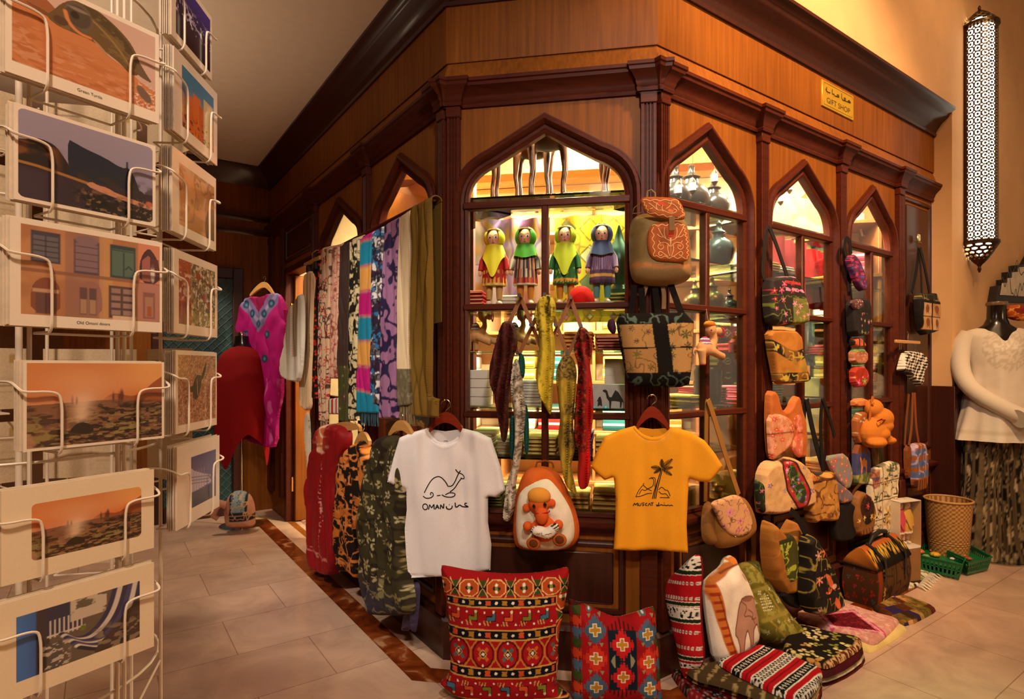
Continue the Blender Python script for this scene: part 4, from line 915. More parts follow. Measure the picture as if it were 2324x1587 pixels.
for a, b in ((752, 612), (880, 588)): h.ball(fz(a, b, OO-.005), (zr(24), zr(12), zr(24)), 12, 8)
for a, b in ((757, 706), (915, 698)): h.ball(fz(a, b, OO+.01), zr(26), 12, 8)
t.part('toy_body', solid(fuse(h, .0035), '#e0622a'), PLUSH)
t.part('toy_hair', G().ball(fz(816, 552, OO+.006), (zr(62), zr(48), zr(44)), 24, 14, lin('#e79a3c')), PLUSH)
g = G()
for a, b in ((790, 606), (846, 598)): t.part('toy_eye', G().ball(fz(a, b, OO+zr(42)), (zr(9), zr(6), zr(13)), 10, 8), mat('toy_eye', '#17110d', rough=.15, coat=.6))
g = G().tube([(fz(830, 630, OO+.018)[0]+zr(40)*math.cos(k), -(OO+.016)-zr(34)*math.sin(k), fz(830, 628, OO)[2]+zr(4)*math.cos(k)) for k in np.linspace(-.4, PI+.4, 20)], .0026, 6); t.part('toy_muzzle_band', solid(g, '#b3201c'), CLOTH)
def heart(p):
    e = np.hypot((p.u-.5)/.5, (p.v-.5)/.5); an = np.arctan2(p.v-.5, p.u-.5); p.m(sst(.74, .78, e), '#f0e6d4'); p.m(sst(.74, .78, e)*(np.sin(an*22) > 0), '#1b1512')
q = Z3(768,730, 790,702, 830,706, 850,716, 880,694, 912,690, 920,716, 900,752, 862,776, 820,762, 784,752)
g = soft(FB, OO+.03, q, .022, .03, '#efe6d6', heart, .0035); strokes(g, [Z3(806,742, 812,734, 818,742, 826,732), Z3(832,730, 832,748, 842,748), Z3(850,744, 858,738, 866,742, 874,734, 884,738)], .002, '#8a4a20', sm=1); t.part('toy_heart', g, PLUSH)
for a, b in ((787, 795), (920, 776)):
    t.part('toy_foot', solid(G().ball(fz(a, b, OO+.02), (zr(38), zr(22), zr(34)), 16, 10), '#b5602c'), PLUSH)
    t.part('toy_sole', solid(G().ball(fz(a, b, OO+.02+zr(16)), (zr(24), zr(9), zr(22)), 14, 8), '#6a3518'), PLUSH)
t.part('loop', G().tube([(x, -.06, z) for x, z in FB.pts(Z3(800,404, 806,380, 850,372, 884,384, 890,410), .06)], .004, 8, lin('#8a4a1c')), CLOTH); t.done()
# ---- leather backpack, patchwork tote, hanging camel, suede bag
t = T('leather_backpack', 'brown leather backpack with cream scroll embroidery hanging on the corner post', 'backpack', FB)
def d_pack(p):
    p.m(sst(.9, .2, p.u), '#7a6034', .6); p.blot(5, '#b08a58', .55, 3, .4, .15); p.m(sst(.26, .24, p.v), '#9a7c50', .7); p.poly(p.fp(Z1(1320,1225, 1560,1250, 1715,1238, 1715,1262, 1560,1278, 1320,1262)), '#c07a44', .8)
t.part('pack_body', soft(FB, .06, Z1(1310,940, 1345,890, 1430,868, 1560,870, 1690,905, 1722,1000, 1736,1200, 1742,1312, 1660,1362, 1540,1378, 1400,1368, 1312,1332, 1302,1100), .085, .075, '#8e7342', d_pack, .007), LEATH)
S_ = '#e8a868'
def panel(label, Q, L, w=.0022, out=.150, depth=.008, name='front_panel'):
    g = soft(FB, out, Q, depth, .02, '#a9541c', lambda p: (p.blot(8, '#8f4412', .5, 2, .5, .2)), .004); strokes(g, L, w, '#efb87a', sm=2, step=.002); t.part(name, g, LEATH)
def wavy(pts, amp, n):
    P = resample(np.array(pts, float), 1e9) if 0 else np.array(pts, float); R = []
    for i in range(len(P)-1):
        d = P[i+1]-P[i]; L = np.linalg.norm(d); nn = A(d[1], -d[0])/L
        for k in range(n): f = k/n; R.append(P[i]+d*f+nn*amp*math.sin(k*PI/2))
    return [c for p in R for c in p]
edge = wavy([(1465, 955), (1680, 945), (1705, 1060), (1712, 1180), (1480, 1170), (1465, 955)], 9, 16)
mir = lambda L, c=1592: [[(2*c-x if i % 2 == 0 else x) for i, x in enumerate(q)] for q in L]
half = [[1592,1170, 1592,1090, 1588,1040], [1590,1060, 1560,1050, 1530,1020, 1505,970], [1545,1035, 1520,1035, 1500,1015], [1560,1048, 1545,1010, 1550,970], [1588,1100, 1560,1070, 1520,1075, 1500,1100, 1520,1125, 1545,1110, 1540,1085], [1585,1165, 1570,1120, 1575,1085], [1575,1170, 1545,1150, 1520,1130, 1505,1150, 1520,1168, 1535,1155], [1520,1075, 1510,1060]]
panel('', Z1(1430,945, 1560,922, 1695,928, 1722,1050, 1727,1205, 1610,1208, 1430,1188), [Z1(*edge)]+[Z1(*q) for q in half+mir(half)])
g = t.P[-1][1]; strokes(g, [Z1(1575,1018, 1592,1026, 1610,1016)], .010, '#c22a1c'); strokes(g, [Z1(1515,1095, 1545,1085), Z1(1640,1090, 1665,1098)], .009, '#d8752c')
edge = wavy([(1400, 780), (1640, 780), (1685, 880), (1640, 905), (1440, 865), (1400, 780)], 7, 14)
fl = [[1540,860, 1530,830, 1545,800], [1540,850, 1500,850, 1470,820, 1440,800], [1500,846, 1490,820, 1500,795], [1540,850, 1580,870, 1620,870, 1640,850, 1610,840], [1560,840, 1590,820, 1600,790], [1470,835, 1450,840], [1520,820, 1490,800, 1470,790], [1575,800, 1620,810, 1650,850]]
panel('', Z1(1378,768, 1430,752, 1560,756, 1652,766, 1702,880, 1690,912, 1640,918, 1540,905, 1440,880, 1392,820), [Z1(*edge)]+[Z1(*q) for q in fl], out=.162, name='flap')
strokes(t.P[-1][1], [Z1(1505,795, 1530,805, 1550,815)], .012, '#d2451e'); strokes(t.P[-1][1], [Z1(1575,850, 1610,858)], .010, '#d8752c')
t.part('buckle_strap', strap(FB, .182, Z1(1602,890, 1603,985), .020, '#7a5a34', .006), LEATH)
t.part('hang_loop', G().tube([(x, -.10, z) for x, z in FB.pts(Z1(1428,760, 1432,715, 1460,706, 1485,730, 1486,764), .10)], .004, 8, lin('#8c6a44')), LEATH)
t.part('side_cord', G().tube([(x, -.13, z) for x, z in FB.pts(Z1(1380,800, 1340,830, 1330,870, 1400,865), .13)], .0022, 6, lin('#6a5030')), LEATH)
for q in (Z1(1425,1372, 1400,1450, 1385,1540), Z1(1540,1378, 1550,1440, 1545,1530)): t.part('shoulder_strap', strap(FB, .07, q, .016, '#8a6a44', .005), LEATH)
t.done()
t = T('tote_bag', 'black and tan patchwork tote bag with leaf embroidery, below the leather backpack', 'tote bag', FB)
def d_tote(p):
    W = '#17130f'
    for i, q in enumerate((Z2(1190,290, 1405,288, 1425,438, 1215,442), Z2(1505,284, 1685,280, 1678,432, 1525,436), Z2(1220,450, 1430,446, 1445,605, 1240,608), Z2(1530,446, 1676,440, 1664,598, 1545,600))): p.poly(p.fp(q), ('#b08550', '#b58a55', '#a87c4a', '#b38752')[i])
    M = inpoly(np.stack([p.u, p.v], 1), A(*p.fp(Z2(1190,285, 1685,280, 1664,600, 1240,608))))
    p.flowers(6, ['#4a5a24', '#6a6a2a', '#2f4a26'], 7, .75, .42, 4, '#a03a4a', M*(p.c[:, 0] > .2)); p.scroll(7, '#3f3a1c', .02, 9, .8, .5, M*(p.c[:, 0] > .2))
    p.scroll(10, '#54685c', .06, 21, .85, .5, 1-M); p.m((np.abs(p.u-.5) < .08)*M*(p.c[:, 0] < .1), '#54685c', 0)
t.part('bag_body', soft(FB, .07, Z2(1160,212, 1300,208, 1450,206, 1692,205, 1682,450, 1668,640, 1652,700, 1460,706, 1286,700, 1240,650, 1200,450), .05, .06, '#17130f', d_tote, .0038, rnd=1), KNIT)
for q in (Z2(1268,215, 1282,120, 1290,20), Z2(1345,212, 1345,120, 1340,40), Z2(1450,212, 1440,130, 1430,40), Z2(1608,212, 1572,120, 1535,15)): t.part('handle', strap(FB, .075, q, .024, '#1a120d', .006), CLOTH)
t.part('tassel', soft(FB, .06, Z2(1120,250, 1160,240, 1175,330, 1150,360, 1105,300), .015, .02, '#3c1f3a', None, .007), CLOTH); t.done()
def fz2(fr, a, b, out, Z=Z2): x, z = fr.px(*Z(a, b)[0], out); return (x, -out, z)
t = T('plush_camel', 'small tan plush camel toy hanging against the first right window', 'plush camel', FR); OC = .09; s_ = 2.45/1332/2.939
P = lambda a, b, o=0: fz2(FR, a, b, OC+o)
su_, sv_ = scl(FR, Z2(1762,445)[0], OC); ku = su_/2.939/s_
h = G().ball(P(1762, 445), (70*s_, 48*s_, 50*s_), 20, 14).ball(P(1762, 408), (46*s_, 36*s_, 44*s_)).ball(P(1803, 318), (40*s_, 34*s_, 42*s_)).ball(P(1852, 328), (32*s_, 26*s_, 28*s_))
h.tube([P(1800, 440), P(1822, 390), P(1815, 330)], [34*s_, 26*s_, 24*s_], 12)
for o in (-.012, .016): h.tube([P(1740, 450, o), P(1746, 510, o), P(1748, 556, o)], [30*s_, 24*s_, 22*s_], 12).tube([P(1800, 455, o), P(1840, 480, o), P(1886, 500, o)], [30*s_, 26*s_, 24*s_], 12)
h.tube([P(1700, 440), P(1685, 465), P(1690, 495)], [14*s_, 8*s_, 10*s_], 8)
def camcol(v):
    c = np.tile(lin('#d29a68'), (len(v), 1)); x0, z0 = P(1762, 405)[0], P(1762, 405)[2]; k = (np.hypot(v[:, 0]-x0, (v[:, 2]-z0)) < 44*s_) & (v[:, 2] > z0-14*s_)
    st = ((v[:, 2]*260).astype(int) % 4); pal = np.array([lin(q) for q in ('#b43a5c', '#5a78a8', '#e8dccb', '#7a3a8a')]); c[k] = pal[st[k]]
    f = (v[:, 2] < P(0, 540)[2]) ; c[f] = lin('#c23a50'); return c
t.part('toy_body', fuse(h, .0045).color(camcol), PLUSH)
t.part('toy_hair', G().ball(P(1795, 283, -.002), (46*s_, 34*s_, 24*s_), 16, 10, lin('#c9702a')), PLUSH)
t.part('toy_collar', solid(G().tube([(P(1870, 335)[0]+10*s_*math.cos(a)*0, P(1870, 335)[1]+28*s_*math.cos(a), P(1870, 335)[2]+28*s_*math.sin(a)) for a in np.linspace(0, 2*PI, 14)[:-1]], 5*s_, 6, closed=True), '#c02838'), CLOTH)
t.part('toy_eye', G().ball(P(1806, 322, 34*s_), 5*s_, 8, 6), mat('toy_eye', '#17110d', rough=.15))
t.part('hang_string', G().tube([P(1772, 180), P(1780, 240), P(1795, 285)], .0012, 5, lin('#c8b49a')), CLOTH); t.done()
t = T('shoulder_bag', 'tan suede shoulder bag with a pink embroidered flap, beside the orange-yellow t-shirt', 'shoulder bag', FR)
t.part('strap', strap(FR, .075, Z5(122,760, 126,400, 130,120, 140,82), .022, '#8e6028', .004), LEATH); t.part('strap', strap(FR, .085, Z5(140,82, 165,150, 240,400, 345,715), .026, '#9a6a30', .004), LEATH)
t.part('back_pocket', soft(FR, .07, Z5(105,765, 160,755, 200,900, 190,1045, 140,1052, 96,1020, 88,900), .03, .03, '#8c5f2c', None, .007), LEATH)
t.part('bag_body', soft(FR, .08, Z5(148,770, 220,745, 340,702, 402,780, 436,900, 420,985, 300,1060, 205,1076, 168,1040, 150,900), .045, .05, '#9a6a30', lambda p: p.blot(5, '#84561f', .55, 3, .4, .2), .007), LEATH)
def d_flap(p):
    p.flowers(4.2, ['#d873a8', '#e08ab4', '#c85f98'], 6, .8, .46, 4, '#8a3a5a', sst(.42, .3, np.hypot(p.u-.52, p.v-.5))); p.scroll(9, '#4a3018', .035, 3, .9, .5, sst(.36, .42, np.hypot((p.u-.5), (p.v-.5)))); p.scroll(6, '#4a3018', .02, 13, .8, .5); p.line(p.fp(Z5(150,770, 190,840, 220,920, 280,990, 360,995, 420,960, 430,880, 390,780)), .02, '#5a3a1c', .7, sm=1)
t.part('flap', soft(FR, .122, Z5(145,765, 230,738, 330,704, 392,780, 432,880, 420,962, 360,997, 280,990, 220,920, 188,840), .012, .02, '#dda477', d_flap, .004), LEATH)
x = fz2(FR, 320, 997, .138, Z5); t.part('stud', G().ball(x, .005, 8, 6), RINGM); t.done()
# ================================================================ bags hung along the right face
def hsoft(name, label, cat, fr, out, Q, depth=.035, r=.035, base='#888', deco=None, straps=(), extra=(), m=LEATH, pn='bag_body', step=.005, group=None, **k):
    """bag: body + straps [(pixels, width, colour)] + extra parts [(name, pixels, out, depth, base, deco)]"""
    t = T(name, label, cat, fr, group)
    k.setdefault('rnd', 1); k.setdefault('folds', wav(.006, 18, 1, 16, len(label))); g = soft(fr, out, Q, depth, r*.5, base, deco, step, **k); t.part(pn, g, m)
    for i, (q, w, c) in enumerate(straps): t.part('strap', strap(fr, out+.012+.004*i, q, w, c), m)
    for e in extra: t.part(e[0], soft(fr, e[2], e[1], e[3], .02, e[4], e[5], .004, rnd=1), m)
    t.done(); return t
O1 = .06
def d1(p):
    p.flowers(5.5, ['#d45a86', '#e08aa8', '#b8324a'], 5, .6, .42, 3, '#f0c040', sst(.55, .5, p.u)); p.scroll(8, '#7d8a34', .03, 4, .9, .5, sst(.6, .55, p.v))
    for a, b, c in ((.93, .99, '#d98ab0'), (.80, .86, '#c43a3a'), (.66, .73, '#d98ab0')): p.m((np.abs(p.v-(a+b)/2) < (b-a)/2)*(p.u > .32)*(vn(p.u*26, p.v*40) > .35), c)
    p.m((p.v < .55)*(p.u > .5)*1.0, '#a8b04a', .35); p.flowers(6, ['#e0608a', '#e88ab8', '#c83a3a'], 5, .9, .44, 8, '#f0d050', (p.v < .52)*(p.u > .48)*1.0)
hsoft('embroidered_bag', 'dark grey shoulder bag with pink flower embroidery, topmost on the second right pillar', 'shoulder bag', FR, O1, Z4(150,478, 175,460, 260,452, 345,450, 400,600, 428,770, 395,790, 280,797, 180,792, 155,700), .05, .04, '#2c2422', d1,
      [(Z4(172,470, 155,420, 172,260, 185,125, 206,112), .026, '#241d1b'), (Z4(206,112, 250,220, 300,370, 330,455), .024, '#241d1b')], step=.0035)
def d2(p):
    p.m(sst(.02, .0, np.abs(p.v-.62-.10*np.cos(p.u*5+.4))-.09), '#17120e'); p.m((np.abs(p.v-.12-.02*p.u) < .09)*1., '#17120e'); k = (np.abs(p.v-.62-.10*np.cos(p.u*5+.4)) < .07)+(np.abs(p.v-.12-.02*p.u) < .07); p.scroll(9, '#b8a440', .06, 3, .95, .5, k*1.); p.scroll(8, '#8a8a3a', .04, 7, .8, .5, 1.*(p.v > .22)*(p.v < .5)); p.blot(6, '#c98a3a', .6, 3, .4, .1)
hsoft('embroidered_bag', 'tan pouch with two black embroidered bands, below the dark grey flower bag', 'pouch', FR, O1, Z4(165,822, 270,818, 376,830, 400,970, 432,1100, 460,1180, 340,1196, 222,1202, 208,1100, 178,950), .035, .03, '#b0702a', d2, step=.0035)
def d3(p): p.flowers(3.2, ['#d9483a', '#e0766a', '#c22f28'], 7, .85, .48, 3, '#f2d0b0', asp=2); p.blot(9, '#e8a890', .6, 5, .7, .06); p.rect(-.1, 1.1, .56, .58, '#3c1c10')
hsoft('sling_bag', 'orange leather sling bag with red and white flower panels', 'sling bag', FR, O1, Z5(520,20, 572,22, 590,130, 620,158, 655,145, 690,60, 722,52, 742,150, 768,260, 764,460, 735,470, 700,430, 640,400, 600,440, 552,480, 528,472, 512,300, 512,120), .03, .03, '#b8642a', None, (),
      [('flower_panel', Z5(525,185, 600,170, 672,200, 700,260, 698,320, 670,400, 620,440, 566,482, 540,470, 528,320), .085, .018, '#cf8a62', d3), ('flower_panel', Z5(700,175, 752,168, 764,260, 765,455, 742,470, 705,430, 690,380, 722,300, 690,240), .085, .012, '#d26a4e', d3)])
def d4(p):
    p.flowers(5, ['#7a52a8', '#c8783a', '#b04a8a', '#6a7ac0'], 5, .38, .36, 9, '#e8d060', asp=1.1); p.blot(12, '#c89a5a', .68, 4, .6, .04)
    Q = p.fp(Z5(560,488, 640,468, 684,560, 742,660, 746,720, 720,780, 680,808, 640,750, 600,690, 580,600)); p.poly(Q, '#b0262c', 1, 2); p.line(Q, .03, '#3a1a14', 1, True, 2); p.poly(p.fp(Z5(590,510, 640,500, 670,590, 715,670, 715,730, 682,770, 650,710, 612,640)), '#2f3a20', 1, 2)
    M = inpoly(np.stack([p.u, p.v], 1), smooth(p.fp(Z5(575,495, 640,480, 676,570, 732,670, 730,740, 682,795, 640,720, 594,620)), 1, True)); p.flowers(9, ['#d878b0', '#8a6ac8', '#e0a0c0', '#d23a4a'], 5, .8, .44, 2, '#f0e060', M*1.); p.scroll(10, '#5a8a3a', .04, 2, .8, .5, M*1.)
hsoft('embroidered_bag', 'cream shoulder bag with a red flower-filled centre panel', 'shoulder bag', FR, O1+.01, Z5(445,598, 478,510, 520,482, 560,488, 600,470, 650,456, 710,482, 768,540, 790,650, 802,768, 740,792, 660,814, 560,842, 480,840, 450,826), .055, .045, '#d8ab78', d4, (),
      [('side_panel', Z5(440,602, 500,640, 545,720, 578,810, 556,842, 470,832, 452,740), .095, .02, '#1d2416', lambda p: (p.flowers(3.4, ['#d0345a', '#e06a8a'], 5, .7, .42, 5, '#f0b050', asp=2), p.scroll(5, '#5a8a3c', .02, 3, .8)))], step=.0032)
def d5(p): p.scroll(5, '#5a2c10', .06, 3, .9, .5, asp=1.4); p.blot(5, '#d6a050', .55, 6, .6, .08, asp=2); p.m((p.v > .78)*(p.v < .82)*1., '#4a220c'); p.flowers(7, ['#e08a2a', '#c8641c'], 6, .8, .42, 3, '#6a2c10', (p.v > .82)*1.); k = (np.abs(np.mod(p.u*4+p.v*2, 1)-.5)+np.abs(np.mod(p.v*3, 1)-.5) < .2); p.m(k*(p.v < .76), '#7a3f16', .8)
hsoft('patch_bag', 'tan patchwork leather bag with orange scalloped top', 'shoulder bag', FR, O1+.01, Z5(778,545, 812,575, 852,605, 900,570, 932,545, 950,620, 962,700, 972,882, 902,890, 850,880, 806,906, 776,862, 772,700), .045, .04, '#b8803a', d5, [(Z5(778,545, 770,300, 790,78), .03, '#120e0c')], step=.0035)
def d6(p): p.flowers(5, ['#d84a4a', '#e88a8a', '#e07030'], 6, .85, .46, 3, '#f0d8a0'); p.scroll(9, '#7a9a52', .05, 5, .7)
hsoft('embroidered_bag', 'grey-mauve pouch bag with red flowers on long black straps', 'shoulder bag', FR, O1+.015, Z5(952,600, 1000,640, 1070,690, 1082,740, 1050,768, 996,772, 962,742), .03, .03, '#7a6a72', lambda p: p.flowers(2.6, ['#d8503a', '#e0865a'], 5, .6, .4, 4), [(Z5(798,80, 830,250, 872,420, 912,548), .036, '#120e0c'), (Z5(905,75, 890,200, 895,400, 905,548), .026, '#120e0c'), (Z5(905,75, 945,180, 985,330), .022, '#120e0c')],
      [('flower_flap', Z5(910,458, 980,446, 1052,436, 1090,540, 1094,620, 1064,690, 1010,640, 960,570), .095, .014, '#8d7f8a', d6)], step=.004)
hsoft('shoulder_bag', 'black hanging bag behind the grey-mauve pouch bag', 'shoulder bag', FR, O1, Z5(945,770, 1085,745, 1092,900, 1085,1010, 1000,1030, 950,1010), .03, .03, '#15110f', None)
# third pillar
def d7(p): p.flowers(4, ['#d8406a', '#c82f8a', '#e0506a', '#5a5ab0'], 5, .9, .47, 3, '#3a3a70', asp=2.4)
hsoft('phone_pouch', 'pink flowered narrow pouch on a black strap, top of the third right pillar', 'pouch', FR, O1, Z4(722,316, 775,294, 815,370, 856,500, 850,548, 812,556, 772,480, 732,372), .025, .025, '#5a2a50', d7, [(Z4(738,312, 722,250, 726,192, 758,190, 768,296), .03, '#14100e')], step=.004)
def d8(p): p.flowers(5, ['#d88a98', '#c86a8a', '#e8c0b0', '#8a9a5a'], 5, .85, .45, 5, '#e8d080', (p.u > .32)*1.)
hsoft('small_backpack', 'small black backpack with pink flower flap under the narrow flowered pouch', 'backpack', FR, O1, Z4(728,618, 790,604, 842,602, 858,680, 852,860, 800,868, 742,868, 732,740), .045, .03, '#221c1c', lambda p: d8(p) if 0 else p.flowers(6, ['#d88a98', '#c86a8a', '#8a9a5a'], 5, .85, .45, 5, '#e8d080', (p.u > .35)*(p.v < .6)*1.), [(Z4(775,610, 770,560, 766,500), .012, '#14100e')], [('flower_flap', Z4(752,622, 800,606, 842,606, 848,660, 820,688, 780,680), .10, .012, '#5a3a40', d8)], step=.004)
POUCH = [(Z4(752,880, 812,872, 846,925, 840,945, 756,945), '#d2623a', 'orange', 'striped tab'), (Z4(748,950, 852,952, 856,1062, 752,1066), '#b06a4a', 'rose', 'green bands'), (Z4(750,1074, 856,1070, 860,1216, 760,1222), '#a8301e', 'red', 'pink and green flowers'), (Z4(760,1300, 860,1290, 868,1352, 765,1360), '#d8824a', 'pale orange', 'one dark edge'), (Z4(768,1395, 888,1378, 880,1560, 840,1600, 775,1610), '#a05a28', 'brown', 'white flowers')]
for i, (q, c, w, x) in enumerate(POUCH):
    def dd(p, i=i):
        if i == 1: p.m((np.abs(p.v-.9) < .1)+(np.abs(p.v-.06) < .1), '#5a8a3a'); p.scroll(8, '#e0b0a0', .04, 4, .7)
        if i == 2: p.flowers(2.6, ['#e0508a', '#7ab05a', '#d83a2a'], 5, .9, .46, 8, '#f0e0b0')
        if i == 0: p.m((np.mod(p.u*3, 1) < .25)*1., '#1c1210')
        if i == 4: p.flowers(4, ['#e8e0d0', '#d8c8a8'], 6, .6, .4, 8, '#3a2a1a', asp=2); p.rect(.62, 1.1, -.1, 1.1, '#1c1a1c', .8)
        if i == 3: p.rect(-.1, 1.1, -.1, .18, '#2a1c14')
    hsoft('purse', 'small %s purse with %s hanging down the third right pillar' % (w, x), 'purse', FR, O1, q, .03, .025, c, dd, step=.004, group=None)
def d9(p):
    p.rect(-.1, 1.1, .76, 1.1, '#7a3f1c'); p.rect(-.1, 1.1, -.1, .28, '#5a6a3a'); p.blot(8, '#b0a860', .5, 4, .8, .08, (p.v < .26)*1.)
    p.poly([(.3, .28), (.36, .5), (.2, .62), (.26, .7), (.4, .56), (.5, .66), (.6, .56), (.66, .6), (.7, .5), (.66, .28), (.6, .28), (.6, .44), (.42, .44), (.4, .28)], '#d8843a', 1, 1)
hsoft('camel_pouch', 'blue and brown purse with an orange camel, hanging beside the printed cream tote', 'purse', FR, O1, Z5(1094,368, 1190,372, 1196,560, 1195,638, 1130,650, 1098,632), .025, .025, '#4a4a78', d9, step=.0035)
# plush camel backpack
t = T('plush_backpack', 'orange plush camel shaped backpack hanging beside the third pillar', 'backpack', FR); OC = .10; s_ = 3.05/1332/2.938
P = lambda a, b, o=0: fz2(FR, a, b, OC+o, Z5)
su_, sv_ = scl(FR, Z5(1270,260)[0], OC); su_ /= 2.938; sv_ /= 2.938; rr_ = lambda a, b, c: (a*su_, b*.5*(su_+sv_), c*sv_)
h = G().ball(P(1225, 300), rr_(58, 50, 100)).ball(P(1290, 205, .015), rr_(52, 44, 72)).ball(P(1310, 255, .03), rr_(36, 34, 46)).ball(P(1240, 140), rr_(40, 34, 64))
h.ball(P(1262, 368, .045), rr_(44, 34, 32)).ball(P(1338, 352, .04), rr_(32, 30, 26)).ball(P(1280, 310, .03), rr_(46, 36, 44)).ball(P(1305, 335, .03), rr_(40, 30, 26)).ball(P(1345, 203, .0), rr_(18, 8, 8)); h.ball(P(1262, 200, .0), rr_(40, 30, 50))
t.part('toy_body', solid(fuse(h, .005), '#c8792f'), PLUSH)
t.part('bridle', G().tube([P(1268, 224, .05), P(1290, 214, .075), P(1318, 216, .06), P(1335, 222, .03)], 4*sv_, 6, lin('#a02a1c')), CLOTH)
t.part('toy_eye', G().ball(P(1296, 212, .058), 6*sv_, 8, 6), mat('toy_eye', '#17110d')); t.part('strap', strap(FR, .115, Z5(1205,380, 1215,250, 1228,120, 1240,60), .02, '#b86a28'), LEATH)
t.part('strap', strap(FR, .125, Z5(1238,100, 1262,160, 1252,260, 1230,330), .02, '#c8792f'), LEATH); t.done()
def d10(p):
    for k in (.25, .5, .75): p.rect(-.1, 1.1, k-.006+.0*p.u, k+.006, '#2a241c')
    for k in (.36, .68): p.rect(k-.012, k+.012, -.1, .96, '#4a4236', .6)
    p.flowers(3, ['#8a9a78', '#b0906a', '#9a6a4a', '#6a7a5a', '#c8a050'], 4, .95, .4, 12, '#4a4030', asp=1.3); p.scroll(9, '#2a241c', .03, 5, .9)
    for i in range(3):
        for j in range(4): p.rect(.08+.33*i, .2+.33*i, .03+.25*j, .055+.25*j, '#2a241c', .9)
    p.rect(.04, .26, .70, .94, '#9a3a2a', .7); p.rect(.04, .26, .80, .84, '#3a4a7a', .8)
hsoft('printed_tote', 'cream canvas tote printed with rows of small pictures above the patterned trunk bag', 'tote bag', FR, O1, Z5(1190,560, 1280,505, 1372,482, 1388,540, 1362,780, 1338,962, 1260,990, 1200,1000, 1195,780), .03, .03, '#e0cfae', d10, (), (), CLOTH, step=.0035, rnd=1)
def d11(p): p.ell(.5, .62, .34, .3, '#3a1c10'); p.ell(.52, .68, .2, .14, '#241410'); p.flowers(3, ['#d8304a', '#e8a83a'], 6, .8, .4, 6, '#f0d080', sst(.34, .2, np.hypot(p.u-.5, p.v-.6)), asp=1.6); p.m((p.v < .18)*(np.mod(p.u*7, 1) < .5), '#5a2c12', .8); p.ell(.55, .36, .2, .1, '#241410'); p.flowers(4, ['#e8b84a'], 5, .8, .4, 2, '#fff', sst(.13, .1, np.abs(p.v-.36)))
hsoft('fringed_bag', 'oval brown suede bag with fringe and a dark red flower patch', 'shoulder bag', FR, O1+.01, Z5(1088,740, 1110,695, 1140,682, 1190,720, 1216,790, 1212,880, 1190,962, 1150,985, 1110,992, 1086,950, 1080,850), .04, .04, '#8a5a2c', d11, [(Z5(1092,760, 1110,690, 1160,640), .015, '#5a3418')], step=.0035)
# end panel of the right face
def d12(p):
    for i in (0, 1):
        for j in (0, 1): p.rect(.16+.44*i, .54+.44*i, .14+.30*j, .42+.30*j, '#c09a72' if (i+j) % 2 else '#b8885a'); p.ell(.35+.44*i, .30+.30*j, .08, .09, '#7a4a28'); p.rect(.30+.44*i, .33+.44*i, .18+.3*j, .3+.3*j, '#7a4a28'); p.rect(.38+.44*i, .41+.44*i, .18+.3*j, .3+.3*j, '#7a4a28')
    p.m((p.v > .80)*(p.v < .92)*1., '#2a2416'); p.scroll(8, '#8a7a4a', .06, 3, .9, .5, (p.v > .78)*(p.v < .94)*1.)
hsoft('camel_tote', 'black shoulder bag with four camel pictures on the narrow end panel', 'tote bag', FR, .05, Z6(455,700, 500,705, 580,700, 582,930, 545,945, 482,960, 462,850), .04, .03, '#120e0c', d12, [(Z6(450,700, 480,560, 492,430), .03, '#100c0b'), (Z6(492,430, 505,560, 510,702), .022, '#1c1614'), (Z6(500,430, 530,560, 556,700), .03, '#100c0b')], step=.004)
t = T('flower_hook', 'white and green enamel flower hook on the narrow end panel', 'hook', FR); p0 = A(*FR.px(2085, 540, .03))
for k in range(6):
    a = k*PI/3; t.part('petal', G().ball((p0[0]+.014*math.cos(a), -.03, p0[1]+.014*math.sin(a)), (.012, .006, .012), 10, 6, lin('#e6e2cc' if k % 2 else '#8aa070')), vcm('enamel', rough=.25, bump=.02))
t.part('stem', G().tube([(p0[0], -.0, p0[1]-.012), (p0[0], -.03, p0[1]-.03), (p0[0]+.012, -.04, p0[1]-.03)], .003, 6), BRASS); t.done()
t = T('clip_hanger', 'short wooden clip hanger on the last right pillar', 'hanger', FR); a, b = A(*FR.px(2032, 775, .06)), A(*FR.px(2086, 775, .06))
t.part('bar', G().box(a[0], b[0], -.068, -.052, a[1]-.010, a[1]+.010, .003), PINEW); c = (a+b)/2
t.part('wire_hook', G().tube([(x, -.06, z) for x, z in smooth([(c[0], c[1]), (c[0], c[1]+.03), (c[0]+.012, c[1]+.045), (c[0]+.004, c[1]+.062), (c[0]-.01, c[1]+.052)], 2)], .002, 6), RINGM)
for k in (.2, .8): x = a[0]+(b[0]-a[0])*k; t.part('clip', G().tube([(x-.012, -.06, a[1]-.008), (x-.012, -.06, a[1]-.045), (x+.012, -.06, a[1]-.045), (x+.012, -.06, a[1]-.008)], .0022, 6), RINGM)
t.done()
def d13(p): k = np.mod(np.floor(p.u*11+p.v*9)+np.floor(p.v*16-p.u*7), 2); p.m(k, '#d8d0c4'); p.m((p.v < .5)*(p.u < .35)*1., '#1a1614', .8)
hsoft('checked_scarf', 'black and white checked scarf clipped to the short wooden hanger', 'scarf', FR, .05, Z6(388,1050, 480,1050, 508,1090, 505,1150, 492,1180, 484,1270, 450,1240, 410,1185, 352,1180, 368,1110), .035, .03, '#211c1a', d13, (), (), CLOTH, 'cloth', .004, folds=wav(.012, 30, 1, 10))
def d14(p):
    for k in (.30, .52, .75): p.rect(-.1, 1.1, k, k+.13, '#5a6a9a'); 
    p.scroll(6, '#c0b0d0', .06, 3, .8, .5, (p.v > .28)*1.); p.m((p.v < .26)*(np.mod(p.u*7, 1) < .4), '#4a2410')
